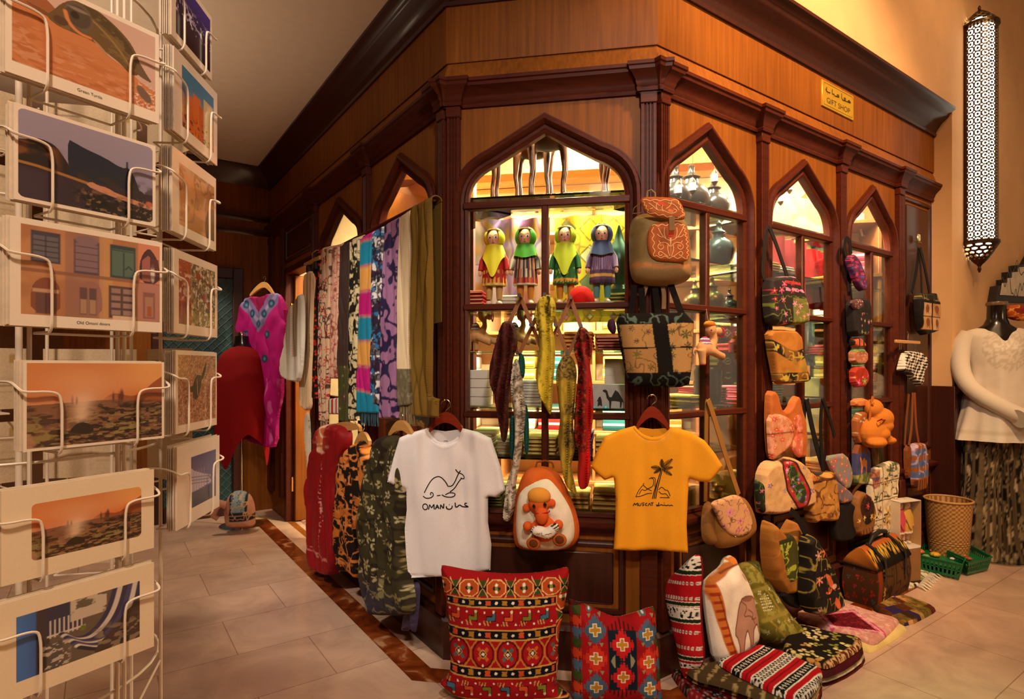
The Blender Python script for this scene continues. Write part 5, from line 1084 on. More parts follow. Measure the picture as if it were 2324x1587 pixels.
hsoft('fringed_bag', 'brown fringed bag with blue striped bands, low on the last right pillar', 'shoulder bag', FR, .05, Z7(515,475, 560,458, 606,460, 622,600, 612,790, 580,800, 535,820, 522,640), .035, .03, '#9a5a2a', d14, [(Z7(520,480, 540,350, 548,100), .022, '#8a4a20'), (Z7(590,465, 570,350, 560,100), .022, '#8a4a20')], step=.004)
hsoft('fringed_bag', 'plain brown narrow bag hanging behind the blue banded fringed bag', 'shoulder bag', FR, .04, Z7(478,480, 512,470, 515,600, 508,718, 488,722, 478,620), .02, .02, '#7a4218', None, [(Z7(490,480, 500,300, 520,110), .02, '#7a4218')], step=.006)
# ================================================================ cushions, rugs, bags and baskets on the floor
def lean(pxl, pxr, tilt, front=None, fr0=FB):
    """frame standing on the floor between two pixels, leaning back by tilt (radians)"""
    a, b = floor_pt(*pxl), floor_pt(*pxr); x = b-a; x[2] = 0; x /= np.linalg.norm(x); back = A(-x[1], x[0], 0)
    return Fr((a+b)/2, x, A(0, 0, math.cos(tilt))+back*math.sin(tilt))
Z9 = Zf(1000, 1240, 4.469)
def kilim_big(p):
    R = '#b3161a'; K = '#12131c'; Y = '#c9974e'; p.blot(5, '#8f1016', .55, 3, .5, .15)
    P = p.fp(Z9(0,180, 1300,200, 1200,1440, 100,1440))
    # warp to a straight grid: v measured from the drawn rows
    u = (p.u-.07)/.80; bow = .018*np.sin(np.clip(u, 0, 1)*PI); v = p.v+bow+.02*(p.u-.5)*0
    def row(v0, v1):
        p.m(((v > v0) & (v < v1))*(p.u > .06)*(p.u < .885), K); k = np.mod(u*6.5, 1); m = (v0+v1)/2; h = (v1-v0)
        blk = (np.abs(k-.5) < .20-.12*(1-np.abs(v-m)/h*2)*.5)*(np.abs(v-m) < h*.28)*(p.u > .08)*(p.u < .87); alt = np.mod(np.floor(u*6.5), 2)
        p.m(blk*(alt == 0), '#c8502a'); p.m(blk*(alt == 1), '#a8782a'); dot = np.hypot((np.mod(u*6.5+.5, 1)-.5)/6.5*.66, (v-m)*.85) < .009; p.m(dot*(p.u > .07)*(p.u < .88), '#e9dcc8')
        for q in (v0, v1): p.m((np.abs(v-q) < .006)*(p.u > .06)*(p.u < .885), Y)
    row(.735, .795); row(.505, .575); row(.235, .305)
    def birds(vm, fl, s):
        k = np.mod(u*6+.1*s, 1); i = np.floor(u*6+.1*s).astype(int); pal = np.array([lin(c) for c in ('#d2552c', '#7a7c2a', '#3f6a80')])[np.mod(i+s, 3)]
        X = (k-.45)*.15; Y_ = (v-vm)*fl
        b = ((np.abs(X) < .032) & (np.abs(Y_) < .014)) | ((np.abs(X-.026) < .011) & (Y_ > -.01) & (Y_ < .045)) ; b = b & (p.u > .07) & (p.u < .88)
        o = ((np.abs(X) < .038) & (np.abs(Y_) < .020)) | ((np.abs(X-.026) < .017) & (Y_ > -.02) & (Y_ < .052)); o = o & (p.u > .07) & (p.u < .88)
        p.m(o*1., '#3a0c10'); p.c = np.where(b[..., None], pal, p.c)
        hd = (np.hypot(X-.026, Y_-.05) < .011) & (p.u > .07) & (p.u < .88); p.m(hd*1., '#e4cda4'); 
        lg = (np.abs(np.mod((X+Y_*.7)*120, 1)-.5) < .2) & (Y_ < -.016) & (Y_ > -.05) & (X < .0) & (X > -.06) & (p.u > .07) & (p.u < .88); p.m(lg*1., '#c0a060')
        for dx, dy in ((-.05, .045), (.06, -.04)): p.m((np.hypot(X-dx, Y_-dy) < .008)*(p.u > .07)*(p.u < .88), '#efe2d0')
    birds(.655, 1, 0); birds(.155, -1, 2)
    k = np.mod(u*4.4, 1); X = (k-.5)*.21; Y_ = v-.405; i = np.mod(np.floor(u*4.4), 2); inb = (p.u > .07)*(p.u < .88)
    e = np.hypot(X/.085, Y_/.092); p.m((np.abs(e-1) < .07)*inb, '#5a0c12')
    d = np.abs(X)+np.abs(Y_); m1 = (np.abs(np.abs(X)-np.abs(Y_)) < .018)*(d < .085)*inb; p.m(m1*(i == 0), '#4a6a66'); p.m(m1*(i == 1), '#c2602c'); p.m((d < .03)*inb, '#14161c'); p.m((d < .016)*inb, '#e9dcc8'); p.m((np.abs(d-.032) < .005)*inb, Y)
    Xb = (np.mod(u*4.4+.5, 1)-.5)*.21; yb = (np.abs(np.abs(Xb)-np.clip(np.abs(Y_)-.03, 0, 1)*.8) < .008)*(np.abs(Y_) < .095)*inb; p.m(yb, '#b8742c')
    for q in (.08, -.08): p.m((np.hypot(X, Y_-q) < .009)*inb, '#efe2d0')
    # border of octagons, top row and right edge
    def octs(a, b, along):
        k = np.mod(along*4.3+.2, 1); X = (k-.5)*.22; Y_ = b; o = np.maximum(np.maximum(np.abs(X)/.07, np.abs(Y_)/.052), (np.abs(X)/.07+np.abs(Y_)/.052)/1.45)
        p.m(a*(o < 1.12), '#e0b870'); p.m(a*(o < 1.0), '#b04a1e'); 
        for dx, dy, c in ((.02, 0, '#1a2a24'), (-.02, 0, '#1a2a24'), (0, .022, '#efe2d0'), (0, -.022, '#efe2d0'), (0, 0, '#7a8a3a')): p.m(a*(np.hypot(X-dx, Y_-dy) < .012), c)
        X2 = (np.mod(along*4.3+.7, 1)-.5)*.22; p.m(a*(o > 1.12)*(np.abs(np.abs(X2)-np.abs(Y_)*.7) < .006)*(np.abs(X2) < .045), '#d2ae70'); p.m(a*(o > 1.2)*(np.abs(X2) < .03)*(np.abs(Y_) > np.abs(X2)*1.6)*(np.abs(Y_) < .05), '#3a4a1c'); p.m(a*(o > 1.2)*(np.abs(Y_) < .02)*(np.abs(X2) < .05)*(np.abs(X2) > np.abs(Y_)*1.2), '#14141a')
    octs((v > .80)*1., v-.865, u*.9+.12); octs(((p.u > .885) & (v < .80))*1., (p.u-.945)*1.0, v*.85+.1)
    p.m((v < .055)*1., '#14121a'); p.m((np.abs(v-.06) < .006)*1., Y); p.m((v < .05)*(np.mod(u*9, 1) < .4)*(v > .01), '#a0301e')
def kilim_small(p):
    R = '#a81a1c'; p.blot(5, '#8a1216', .55, 3, .5, .15); asp = p.asp
    def jag(cx, cy, r, c):
        X = np.abs(p.u-cx); Y = np.abs(p.v-cy)*asp; X = np.floor(X*46)/46; d = X+np.floor(Y*40)/40*.9; tooth = .018*(np.mod(np.floor((p.u-cx)*60), 2)); p.m((d < r-tooth)*1., c)
    def cross(cx, cy, c='#b8862c'):
        X = np.abs(p.u-cx); Y = np.abs(p.v-cy)*asp; a = ((X < .016) & (Y < .055)) | ((Y < .016) & (X < .055)); b = ((X < .024) & (Y < .063)) | ((Y < .024) & (X < .063)); p.m(b*1., '#efe4cc'); p.m(a*1., c)
    p.rect(.40, .70, .17, .73, '#14202c')
    for i in range(7): p.rect(.405+.043*i, .42+.043*i, .08+.02*abs(i-3), .17, '#2a1416'); p.rect(.405+.043*i, .42+.043*i, .73, .82-.02*abs(i-3), '#2a1416')
    for cy in (.60, .30): jag(.55, cy, .125, '#c41f1f'); cross(.55, cy)
    p.poly([(.42, .45), (.47, .52), (.47, .38)], '#8c8a68'); p.poly([(.68, .45), (.63, .52), (.63, .38)], '#8c8a68')
    for cx in (.27, .83):
        for cy, c in ((.73-.04*(cx > .5), '#44637a'), (.47-.04*(cx > .5), '#cc3420'), (.20-.02*(cx > .5), '#44637a')): jag(cx, cy, .125, c); cross(cx, cy)
        for cy in (.60, .34, .86, .08):
            for dx in (-.06, .06): p.poly([(cx+dx-.02, cy+.02), (cx+dx+.02, cy+.02), (cx+dx, cy-.025)], '#8c8a62')
    for cx in (.08, .96):
        p.rect(cx-.045, cx+.045, .03, .95, '#3a1416', .7)
        for j in range(9): jag(cx, .08+.105*j, .055, ('#44637a', '#c8401f', '#3a4a20')[j % 3])
    for cx, cy in ((.22, .92), (.36, .91), (.8, .88), (.3, .03), (.45, .04), (.8, .03)): p.ell(cx, cy, .03, .03, '#3f6a72'); p.ell(cx, cy, .012, .012, '#efe4cc')
    p.m(((p.v > .95)+(p.v < .015))*1., '#2a1012', .8)
def cushion(label, fr, Q, paint, d, r, base='#a3171b', back='#d9c8aa', step=.0035, group=None):
    t = T('cushion', label, 'cushion', fr); L = fr.pts(Q, 0); lo, hi = bbox(L); sz = hi-lo
    def pc(x, z):
        p = PP((x-lo[0])/sz[0], (z-lo[1])/sz[1], base, step/sz[0]); p.fr, p.out, p.lo, p.sz = fr, 0, lo, sz; p.asp = sz[1]/sz[0]; paint(p); return p.grain(.2, 6).c
    g = puff(L, d, r, step, base=.02, back=d*.8, paint=pc, bcol=back, rnd=1, folds=wav(.006, 12, 1, 12)); t.part('cover', g, KNIT); t.done(); return t
FC1 = lean((1035, 1584), (1280, 1584), .17); FC2 = lean((1305, 1582), (1480, 1582), .16)
cushion('large red kilim cushion with bands of birds, leaning on the shop base', FC1, Z9(5,185, 60,185, 300,235, 620,268, 900,265, 1150,235, 1260,200, 1300,225, 1285,420, 1230,700, 1190,900, 1190,1200, 1160,1400, 1300,1470, 1310,1500, 1180,1550, 800,1560, 400,1550, 180,1510, 30,1400, 0,1360, 85,1290, 110,1200, 95,900, 80,600, 30,400), kilim_big, .085, .17, step=.0028)
cushion('smaller red kilim cushion with blue stars and white crosses', FC2, Z9(1285,520, 1330,530, 1500,590, 1680,680, 1780,705, 1950,660, 2100,605, 2160,600, 2170,800, 2200,1100, 2215,1400, 2240,1540, 2100,1560, 1800,1545, 1450,1545, 1310,1540, 1325,1300, 1320,1000, 1300,700), kilim_small, .075, .14, step=.0028)
# right-hand group: leaning cushions face the aisle
def stand(pxl, pxr, tilt, zl=0):
    a, b = floor_pt(*pxl, zl), floor_pt(*pxr, zl); x = (b-a)/np.linalg.norm(b-a); back = A(-x[1], x[0], 0)
    return Fr(a, x, A(0, 0, math.cos(tilt))+back*math.sin(tilt))
def d_striped(p):
    # oblique woven bands running across the cushion
    s = p.v-.10*p.u; p.m(s*0+1, '#b0141c'); p.blot(6, '#8c1016', .55, 3, .5, .15)
    def band(c, h, kind):
        k = np.abs(s-c) < h
        if kind == 0: p.m(k*1., '#1a1512'); p.m(k*(vn(p.u*34, s*60, 3) > .42), '#d9d2c4'); p.m(k*(np.abs(np.abs(s-c)-h) < .008), '#efe6da')
        if kind == 1: p.m(k*1., '#1c2a16'); p.m(k*(np.abs(np.abs(s-c)-h) < .006), '#e6dccb')
        if kind == 2: p.m(k*(np.mod(p.u*16, 1) < .6), '#cfc8ba'); p.m(k*(np.hypot(np.mod(p.u*16, 1)-.3, (s-c)/h*.5) < .14), '#1a1512')
    for c, h, k in ((.86, .055, 0), (.96, .02, 0), (.785, .022, 1), (.70, .013, 2), (.58, .013, 2), (.535, .02, 1), (.465, .045, 0), (.405, .02, 1), (.32, .013, 2), (.20, .013, 2), (.12, .02, 1), (.06, .02, 0)): band(c, h, k)
FS1 = stand((1530, 1500), (1605, 1545), .10, .06)
cushion('tall red striped woven cushion at the left of the rug pile', FS1, Z8(150,440, 210,395, 280,330, 350,262, 385,262, 398,330, 402,430, 385,600, 395,800, 415,1000, 410,1080, 330,1170, 300,1200, 262,1100, 235,960, 190,760, 150,600, 128,520), d_striped, .05, .07, '#b0141c', '#7a1016', .003)
def d_camel(p):
    p.m(p.u*0+1, '#ead9c4'); p.blot(4, '#f2e6d6', .5, 3, .5, .2)
    L = p.fp(Z8(372,480, 400,600, 430,760, 470,900, 500,1000, 560,1085)); p.line(L, .13, '#c8702c', 1, sm=2); k = (np.mod(p.v*13, 1) < .35); B_ = Pt(p.u, p.v, '#000000', .02).line(L, .10, '#ffffff', 1, sm=2).c[..., 0]; p.m(B_*k, '#9a2c18', .9)
    p.line(p.fp(Z8(365,470, 450,400, 520,330, 560,280)), .05, '#b06a34', 1); p.poly(p.fp(Z8(510,290, 560,265, 580,310, 530,340)), '#d07a30'); p.line(p.fp(Z8(400,560, 440,720, 480,880, 512,1000, 580,1080)), .012, '#5a3018', 1, sm=2); p.line(p.fp(Z8(440,400, 580,305, 640,420, 690,560, 740,800, 740,900, 590,1075)), .014, '#6a3a20', 1, sm=1)
    C = p.fp(Z8(540,590, 590,560, 640,565, 680,620, 700,740, 725,900, 712,930, 690,800, 668,760, 640,820, 648,960, 630,985, 610,860, 590,800, 568,900, 575,1040, 552,1050, 530,880, 500,840, 520,700)); p.poly(C, '#b98a72', 1, 1); p.line(C, .016, '#6a3a2a', 1, True, 1)
    p.line(p.fp(Z8(545,600, 600,640, 560,720, 620,700, 650,760)), .012, '#7a4636', 1, sm=2); p.line(p.fp(Z8(600,660, 640,690, 620,740, 660,720)), .012, '#7a4636', 1, sm=2); p.poly(p.fp(Z8(540,590, 600,556, 650,560, 600,610)), '#8a5a48', .8, 1); p.poly(p.fp(Z8(560,390, 600,410, 615,460, 590,450)), '#a87a60', .8, 1)
    k = inpoly(np.stack([p.u, p.v], 1), A(*p.fp(Z8(545,980, 640,920, 740,860, 745,920, 600,1070, 560,1075)))); p.m(k*1., '#a9a09c', .8); p.scroll(9, '#5a4a48', .03, 3, .9, .5, k*1.)
FS2 = stand((1604, 1512), (1700, 1470), .22, .06)
cushion('white cushion with an appliqued camel and orange border', FS2, Z8(358,470, 420,400, 500,340, 520,280, 560,262, 580,320, 640,420, 695,560, 735,760, 745,900, 660,1010, 580,1085, 510,1080, 440,1060, 410,900, 380,700), d_camel, .06, .08, '#ead9c4', '#e0cfb6', .003)
def d_olive(p):
    p.m(p.u*0+1, '#7a6f26'); p.blot(6, '#565018', .52, 3, .7, .12); p.blot(16, '#a39a4a', .6, 5, .8, .06)
    for a in (Z8(615,345, 690,560, 800,760, 960,930), Z8(690,345, 790,560, 900,740, 1050,900)): p.line(p.fp(a), .03, '#8f7a2c', 1)
    for a in (Z8(650,570, 860,490), Z8(770,770, 985,680), Z8(620,350, 790,330)): p.line(p.fp(a), .045, '#94843a', 1)
    p.flowers(9, ['#cfc79a', '#b0a458', '#e0d8b0'], 4, .5, .36, 5, '#5a5218'); k = inpoly(np.stack([p.u, p.v], 1), A(*p.fp(Z8(730,600, 790,580, 830,680, 770,710)))); p.m(k*(np.mod(p.u*30, 1) < .5)*(np.mod(p.v*30, 1) < .5), '#e0dac0')
FS3 = stand((1700, 1462), (1830, 1440), .45, .05)
cushion('long olive green embroidered bolster leaning beside the camel cushion', FS3, Z8(605,345, 680,318, 760,310, 812,345, 850,480, 930,620, 1010,730, 1085,810, 1122,880, 1060,920, 980,945, 880,930, 800,900, 740,780, 690,600, 640,460), d_olive, .06, .07, '#7a6f26', '#5a5218', .0035)
# ---- flat folded rugs and throws: polygons mapped to the floor plane, stacked with thickness
class FlatFr:
    pass
def flat_pts(Q, z): return [tuple(floor_pt(a, b, z)[:2]) for a, b in Q]
def slab(name, label, cat, Q, z0, th, base, paint, m=KNIT, step=.007, group=None, wob=.004):
    """soft folded textile lying flat: outline in photo pixels taken at its top height"""
    fr = Fr((0, 0, z0), (1, 0, 0), (0, 1, 0)); L = flat_pts(Q, z0+th); lo, hi = bbox(L); sz = hi-lo
    def pc(x, z):
        p = PP((x-lo[0])/sz[0], (z-lo[1])/sz[1], base, step/sz[0]); p.fp = lambda Q2: [((a-lo[0])/sz[0], (b-lo[1])/sz[1]) for a, b in flat_pts(Q2, z0+th)]; p.lo, p.sz = lo, sz; p.W = (x, z)
        if paint: paint(p)
        return p.grain(.2, 8).c
    g = puff(L, th, min(.02, th), step, base=0, back=0, paint=pc, rnd=1, folds=wav(wob, 9, 1, 9))
    return mono(name, label, cat, g, m, fr, group)
def edge_ax(p, a, b):
    """coordinate 0..1 along the pixel edge a->b, in plan"""
    A0, B0 = [A(*q) for q in p.fp([a, b])]; d = (B0-A0)*p.sz; L = np.linalg.norm(d); d /= L
    return (((p.u-A0[0])*p.sz[0])*d[0]+((p.v-A0[1])*p.sz[1])*d[1])/L
def d_bed(p):
    a, b, c = Z8(590,1100, 1285,1110, 840,930); s = edge_ax(p, Z8(470,1040)[0], Z8(1180,1330)[0]); t_ = edge_ax(p, Z8(560,1100)[0], Z8(850,930)[0])
    p.m(s*0+1, '#b5141d')
    for cc, h, kd in ((.03, .06, 0), (.28, .05, 1), (.52, .055, 0), (.76, .05, 1), (.95, .05, 0)):
        k = np.abs(s-cc) < h; p.m(k*1., '#17130f'); tt = t_*14
        if kd == 0: p.m(k*(np.abs(np.abs(np.mod(tt, 1)-.5)-np.abs(s-cc)/h*.5) < .12), '#ded6c6'); p.m(k*(np.abs(s-cc) < h*.12), '#ded6c6')
        else: p.m(k*(np.abs(np.mod(tt, 1)-.5)+np.abs(s-cc)/h*.5 < .34), '#e4dccc'); p.m(k*(np.abs(np.mod(tt, 1)-.5)+np.abs(s-cc)/h*.5 < .16), '#17130f')
        p.m((np.abs(np.abs(s-cc)-h-.006) < .008)*1., '#e9e0d0')
    p.m((np.abs(s-.15) < .008)+(np.abs(s-.40) < .008)+(np.abs(s-.64) < .008), '#7a0e14')
lay = [('#2a1a14', '#5e5448', 'brown'), ('#8a1018', '#d8d0c0', 'maroon'), ('#3a2a1c', '#c8b890', 'dark brown'), ('#4a3a22', '#a08a58', 'olive brown')]
for i, (c, c2, w) in enumerate(lay):
    dz = .024*i; dx = [0, 14, 24, 30][i]; dy = [36, 26, 16, 8][i]
    Q = [(x+.0*dx, y+dy) for x, y in Z8(160+dx*2, 1090-dx, 470,1030, 600,1000, 850,935, 1000,985, 1150,1050, 1282,1110, 1280,1180, 1200,1320, 1120,1352, 900,1330, 700,1250, 480,1180, 330,1150)]
    def dl(p, c2=c2): s = edge_ax(p, Q[0], Q[9]); p.m((np.abs(np.mod(s*9, 1)-.5) < .16)*(vn(p.u*60, p.v*60) > .4), c2)
    slab('folded_rug', '%s folded rug, %s in the pile under the red striped rug' % (w, ('lowest', 'second from the bottom', 'third from the bottom', 'just below the top')[i]), 'rug', Q, dz+.001, .022, c, dl, group=None)
slab('folded_rug', 'red folded rug with black and white zigzag bands, top of the front pile', 'rug', Z8(470,1035, 580,1010, 700,975, 780,925, 850,932, 1000,985, 1150,1050, 1282,1105, 1285,1150, 1230,1260, 1150,1330, 1080,1330, 900,1265, 730,1180, 590,1110), .098, .022, '#b5141d', d_bed, step=.0035)
slab('folded_rug', 'dark patterned rug edge with white ring motifs beneath the striped cushion', 'rug', Z8(132,1100, 250,1130, 330,1180, 480,1260, 620,1340, 560,1400, 300,1330, 180,1180), .002, .03, '#26140f', lambda p: (p.blot(12, '#8a1418', .5, 3, .9, .06), p.flowers(14, ['#d9d0c0'], 0, .7, .3, 4, '#26140f')), step=.005)
def d_leaf(p):
    p.m(p.u*0+1, '#1c1510'); p.flowers(6, ['#c9b678', '#a8a050', '#e0d2a4', '#8a8a3c', '#c08a4a'], 3, .95, .52, 5, '#6a5a24'); p.flowers(8, ['#d8c890', '#9a9248'], 2, .6, .46, 11, '#3a3010')
    s = edge_ax(p, Z8(1160,880)[0], Z8(1570,870)[0]); t_ = edge_ax(p, Z8(1320,1080)[0], Z8(1570,880)[0]); L = p.fp(Z8(1080,770, 1360,840, 1575,870, 1540,950, 1320,1085)); p.line(L, .075, '#5a2c18', 1); B_ = Pt(p.u, p.v, '#000000', .02).line(L, .06, '#ffffff').c[..., 0]; p.m(B_*(vn(p.u*50, p.v*50) > .5), '#c8a070')
thr = [('#5a2418', 'lowest', 'rust'), ('#d2c6a4', 'second', 'cream'), ('#4a1018', 'third', 'maroon')]
for i, (c, w, n) in enumerate(thr):
    Q = [(x+6-2*i, y+26-9*i) for x, y in Z8(980,900, 1080,770, 1360,840, 1575,880, 1590,960, 1480,1050, 1330,1120, 1250,1130, 1000,1000)]
    slab('folded_throw', '%s folded throw, %s under the leaf patterned throw' % (n, w), 'throw', Q, .001+.024*i, .022, c, lambda p: p.blot(14, '#2a1810', .55, 3, .5, .08))
slab('folded_throw', 'black folded throw woven with cream and olive leaves', 'throw', Z8(980,890, 1080,765, 1200,790, 1360,835, 1575,868, 1585,930, 1470,1010, 1330,1090, 1240,1070, 1120,1040, 1000,985), .073, .022, '#1c1510', d_leaf, step=.0035)
def d_pink(p):
    p.m(p.u*0+1, '#c98f80'); c = p.fp(Z8(1300,720, 1510,700, 1690,830, 1370,800)); O = A(*np.mean(c, 0))
    for k, col in ((1.35, '#c04a78'), (1.22, '#d89aa0'), (1.12, '#c84a7c'), (1.0, '#5a0f1c')): p.poly([tuple(O+(A(*q)-O)*k) for q in c], col)
    p.blot(30, '#e0b8b0', .6, 4, .7, .05, 1.*(p.c[:, 0] > .3)); p.scroll(14, '#d89a9a', .03, 3, .8, .5, 1.*(p.c[:, 0] > .3)); p.m((p.c[:, 0] < .2)*(vn(p.u*60, p.v*60) > .6), '#7a2028')
slab('folded_mat', 'cream folded mat edge under the pink diamond mat', 'mat', Z8(1060,700, 1300,660, 1700,720, 1925,790, 1900,830, 1690,960, 1620,975, 1300,830), .001, .02, '#d8bf7a', None)
slab('folded_mat', 'pink folded mat with a dark red diamond centre', 'mat', Z8(1060,690, 1200,640, 1400,610, 1540,640, 1700,690, 1865,735, 1850,770, 1720,890, 1660,915, 1590,890, 1400,830, 1200,760), .022, .02, '#c98f80', d_pink, step=.0035)
def d_patch(p):
    p.m(p.u*0+1, '#7a4a1c'); n = np.floor(p.u*9+p.v*2)*3+np.floor(p.v*5-p.u*2)*7; h = hsh(n, n*.3, 4); pal = np.array([lin(q) for q in ('#8a6a30', '#3a2410', '#2c2450', '#c08a58', '#5a2c14', '#6a5a24', '#9a7a3c')]); p.c = pal[(h*7).astype(int) % 7]; p.blot(20, '#3a2010', .58, 3, .6, .06)
slab('patchwork_mat', 'brown patchwork mat with blue and violet pieces beside the trunk bag', 'mat', Z8(1640,640, 1720,570, 1850,545, 2000,590, 2144,650, 2120,680, 1920,780, 1860,745, 1750,700), .001, .02, '#7a4a1c', d_patch, step=.004)
def d_fr(p): p.m(p.u*0+1, '#d9cdb4'); p.scroll(7, '#2a2620', .09, 3, 1); p.blot(12, '#8a8a6a', .6, 5, .8, .05)
slab('small_rug', 'small cream and black fringed rug by the green baskets', 'rug', Z8(1850,310, 1960,290, 2120,370, 2000,500, 1860,500, 1850,400), .001, .012, '#d9cdb4', d_fr, step=.004)
g = G()
a0, b0 = Z8(2118,372)[0], Z8(2000,500)[0]
for k in range(26):
    f = k/25; s = floor_pt(a0[0]+(b0[0]-a0[0])*f, a0[1]+(b0[1]-a0[1])*f, .01); e = floor_pt(a0[0]+(b0[0]-a0[0])*f+22+4*math.sin(k*2), a0[1]+(b0[1]-a0[1])*f+12, .003); g.tube([tuple(s), tuple((s+e)/2+A(0, 0, .006)), tuple(e)], .0035, 5)
bpy.context.view_layer.update(); rug_ = [o for o in COL.objects if o.name.startswith('small_rug')][-1]
fo = mesh_obj('fringe', solid(g, '#e0d4bc'), CLOTH); fo.parent = rug_; fo.matrix_parent_inverse = rug_.matrix_world.inverted(); fo['kind'] = 'stuff'
# ---- bags standing on the floor
FG = FR.shift(0, -.20, 0)
def d_gb(p):
    p.scroll(6, '#c88a3a', .04, 3, .6); p.blot(5, '#8a5a1c', .5, 3, .5, .15)
hsoft('leather_backpack', 'tan leather backpack with a green embroidered pocket standing on the floor', 'backpack', FR, .12, Z5(490,890, 515,880, 560,940, 610,962, 650,890, 668,872, 690,930, 722,1000, 746,1080, 756,1262, 735,1300, 590,1385, 548,1330, 500,1250, 480,1050), .07, .06, '#a8692a', d_gb, (),
      [('green_pocket', Z5(560,1015, 620,985, 680,970, 722,1020, 746,1085, 748,1255, 700,1290, 648,1312, 625,1180), .175, .02, '#4a4a20', lambda p: (p.scroll(6, '#b8c040', .06, 5, .95), p.flowers(4, ['#c8cc50', '#8a9a30'], 5, .6, .4, 3), p.m((p.v > .86)*1., '#33331a')))], step=.005)
def d_bf(p):
    p.flowers(3.4, ['#e0562a', '#e88a6a', '#d8a090', '#c8642a'], 6, .6, .4, 7, '#f0c0a0', asp=1.4); p.scroll(9, '#9a8a3a', .035, 3, .9); p.m((np.abs(p.v-.55) < .025)+(np.abs(p.v-.27) < .022), '#120d0c')
    for a in (Z5(830,1210, 870,1235, 895,1290, 880,1320, 850,1280), Z5(900,1365, 930,1390, 940,1450, 915,1450, 890,1405)): p.poly(p.fp(a), '#e06a3a', 1, 2); p.ell(*p.fp([(a[2][0], a[2][1]+4)])[0], .05, .03, '#e8b09a')
hsoft('shoulder_bag', 'black bag densely embroidered with orange flowers, on the floor in front of the trunk bag', 'shoulder bag', FR, .20, Z5(742,1000, 790,960, 840,1040, 880,1120, 922,1210, 960,1330, 992,1440, 940,1480, 850,1512, 762,1490, 735,1400, 740,1280, 750,1120), .06, .06, '#16100e', d_bf, [(Z5(800,990, 770,930, 735,860, 690,820), .03, '#120d0c')], (('side_gusset', Z5(600,1370, 690,1320, 750,1300, 745,1480, 660,1450), .16, .02, '#140f10', None),), step=.0035)
# trunk bag: box with pitched top
t = T('trunk_bag', 'large dark patterned trunk bag with a black handle, on the floor by the printed tote', 'duffel bag')
c0, c1, c2 = floor_pt(*Z5(1190,1455)[0]), floor_pt(*Z5(985,1370)[0]), floor_pt(*Z5(1405,1330)[0])
nR = A(-FR.y[0], -FR.y[1], 0)*.05; c0, c1, c2 = c0+nR, c1+nR, c2+nR; ux = (c2-c0)/np.linalg.norm(c2-c0); FT = Fr(c0, ux); wT = np.linalg.norm(c2-c0); dT = float(np.dot(c1-c0, FT.y)); dT = max(dT*.85, .15); s0 = float(np.dot(c1-c0, FT.x))
hT = .225; t.fr = FT
def trunk_paint(v):
    p = Pt(v[:, 0]/wT, v[:, 2]/hT, '#4a2c18', .01); side = v[:, 0] < .004
    p.blot(6, '#6a3a1a', .5, 3, .7, .15, asp=.4); p.m((np.mod(p.u*14, 1) < .5)*~side*(p.v < .95), '#5a4624', .7); p.scroll(8, '#2a1a10', .06, 3, .8, asp=.5); q = Pt(v[:, 1]/dT, p.v, '#4a2c18', .02); q.flowers(4, ['#a02a20', '#c03a48', '#4a5a5a', '#8a2a18'], 3, .9, .42, 5, '#2a1810'); p.c = np.where(side[:, None], q.c, p.c)
    p.m(((p.u > .0)*(p.u < .13))*~side, '#8a3a18'); p.m(((p.u > .15)*(p.u < .24))*~side, '#1a1410'); p.m(((p.u > .165)*(p.u < .225))*~side*(vn(p.u*90, p.v*40) > .5), '#c8a040'); return p.c
V = []; nu, nv = 60, 40
g = G()
ring = []
def boxring(z, k): 
    pts = []; r = .03*k; X0, X1, Y0, Y1 = -.0, wT, 0, dT; 
    for a, b, c in ((X0, Y0, 0), (X1, Y0, 1), (X1, Y1, 2), (X0, Y1, 3)):
        pts.append((a, b))
    out = []
    for i in range(4):
        a, b = A(*pts[i]), A(*pts[(i+1) % 4]); n = nu if i % 2 == 0 else nv
        for j in range(n):
            q = a+(b-a)*j/n; cx = A(wT/2, dT/2); bul = math.sin(PI*np.clip(z/hT, 0, 1))*.012; d = q-cx; out.append((q[0]+d[0]/wT*bul*2, q[1]+d[1]/dT*bul*2, z))
    return out
g.loft([boxring(z, 1) for z in np.linspace(0, hT, 40)]); g.color(trunk_paint); t.part('bag_body', g, KNIT)
g = G(); o = .012; ry = dT*.38
def lid_paint(v):
    p = Pt(v[:, 0]/wT, v[:, 1]/dT, '#16120e', .02); p.m((p.v > .36)*(p.v < .64)*1., '#a8562a'); p.m((p.v < .28)*(p.v > .05)*(vn(p.u*60, p.v*30) > .52), '#c8a040'); p.m((p.v < .17)*(p.v > .12)*1., '#b87a2c'); p.m((p.v > .5)*0., '#000000'); k = p.u < .03; p.m(k*(fbm(v[:, 1]*60, v[:, 2]*60, 3) > .52), '#c87a2c'); return p.c
zz = hT; R = []
for x in np.linspace(-o, wT+o, 50): R.append([(x, y, zz+(-.03 if j in (0, 15) else .075*(1-abs(2*(y/dT)-1)**1.6))) for j, y in enumerate([-o]+list(np.linspace(-o, dT+o, 14))+[dT+o])])
g.loft(R).color(lid_paint); t.part('lid', g, KNIT)
hm = mat('black_leather', '#15110f', rough=.5, bump=.1)
t.part('handle', G().tube([(wT*.25, dT*.5, hT+.07), (wT*.3, dT*.45, hT+.11), (wT*.5, dT*.42, hT+.125), (wT*.7, dT*.45, hT+.11), (wT*.75, dT*.5, hT+.07)], .012, 10), hm)
for x in (.17, .80): t.part('strap', G().loft([[(wT*x-.012, y, z), (wT*x+.012, y, z), (wT*x+.012, y, z+.006), (wT*x-.012, y, z+.006)] for y, z in ((-.018, hT*.45), (-.02, hT-.02), (-.016, hT+.01), (dT*.25, hT+.058), (dT*.5, hT+.08))]), hm)
t.done()
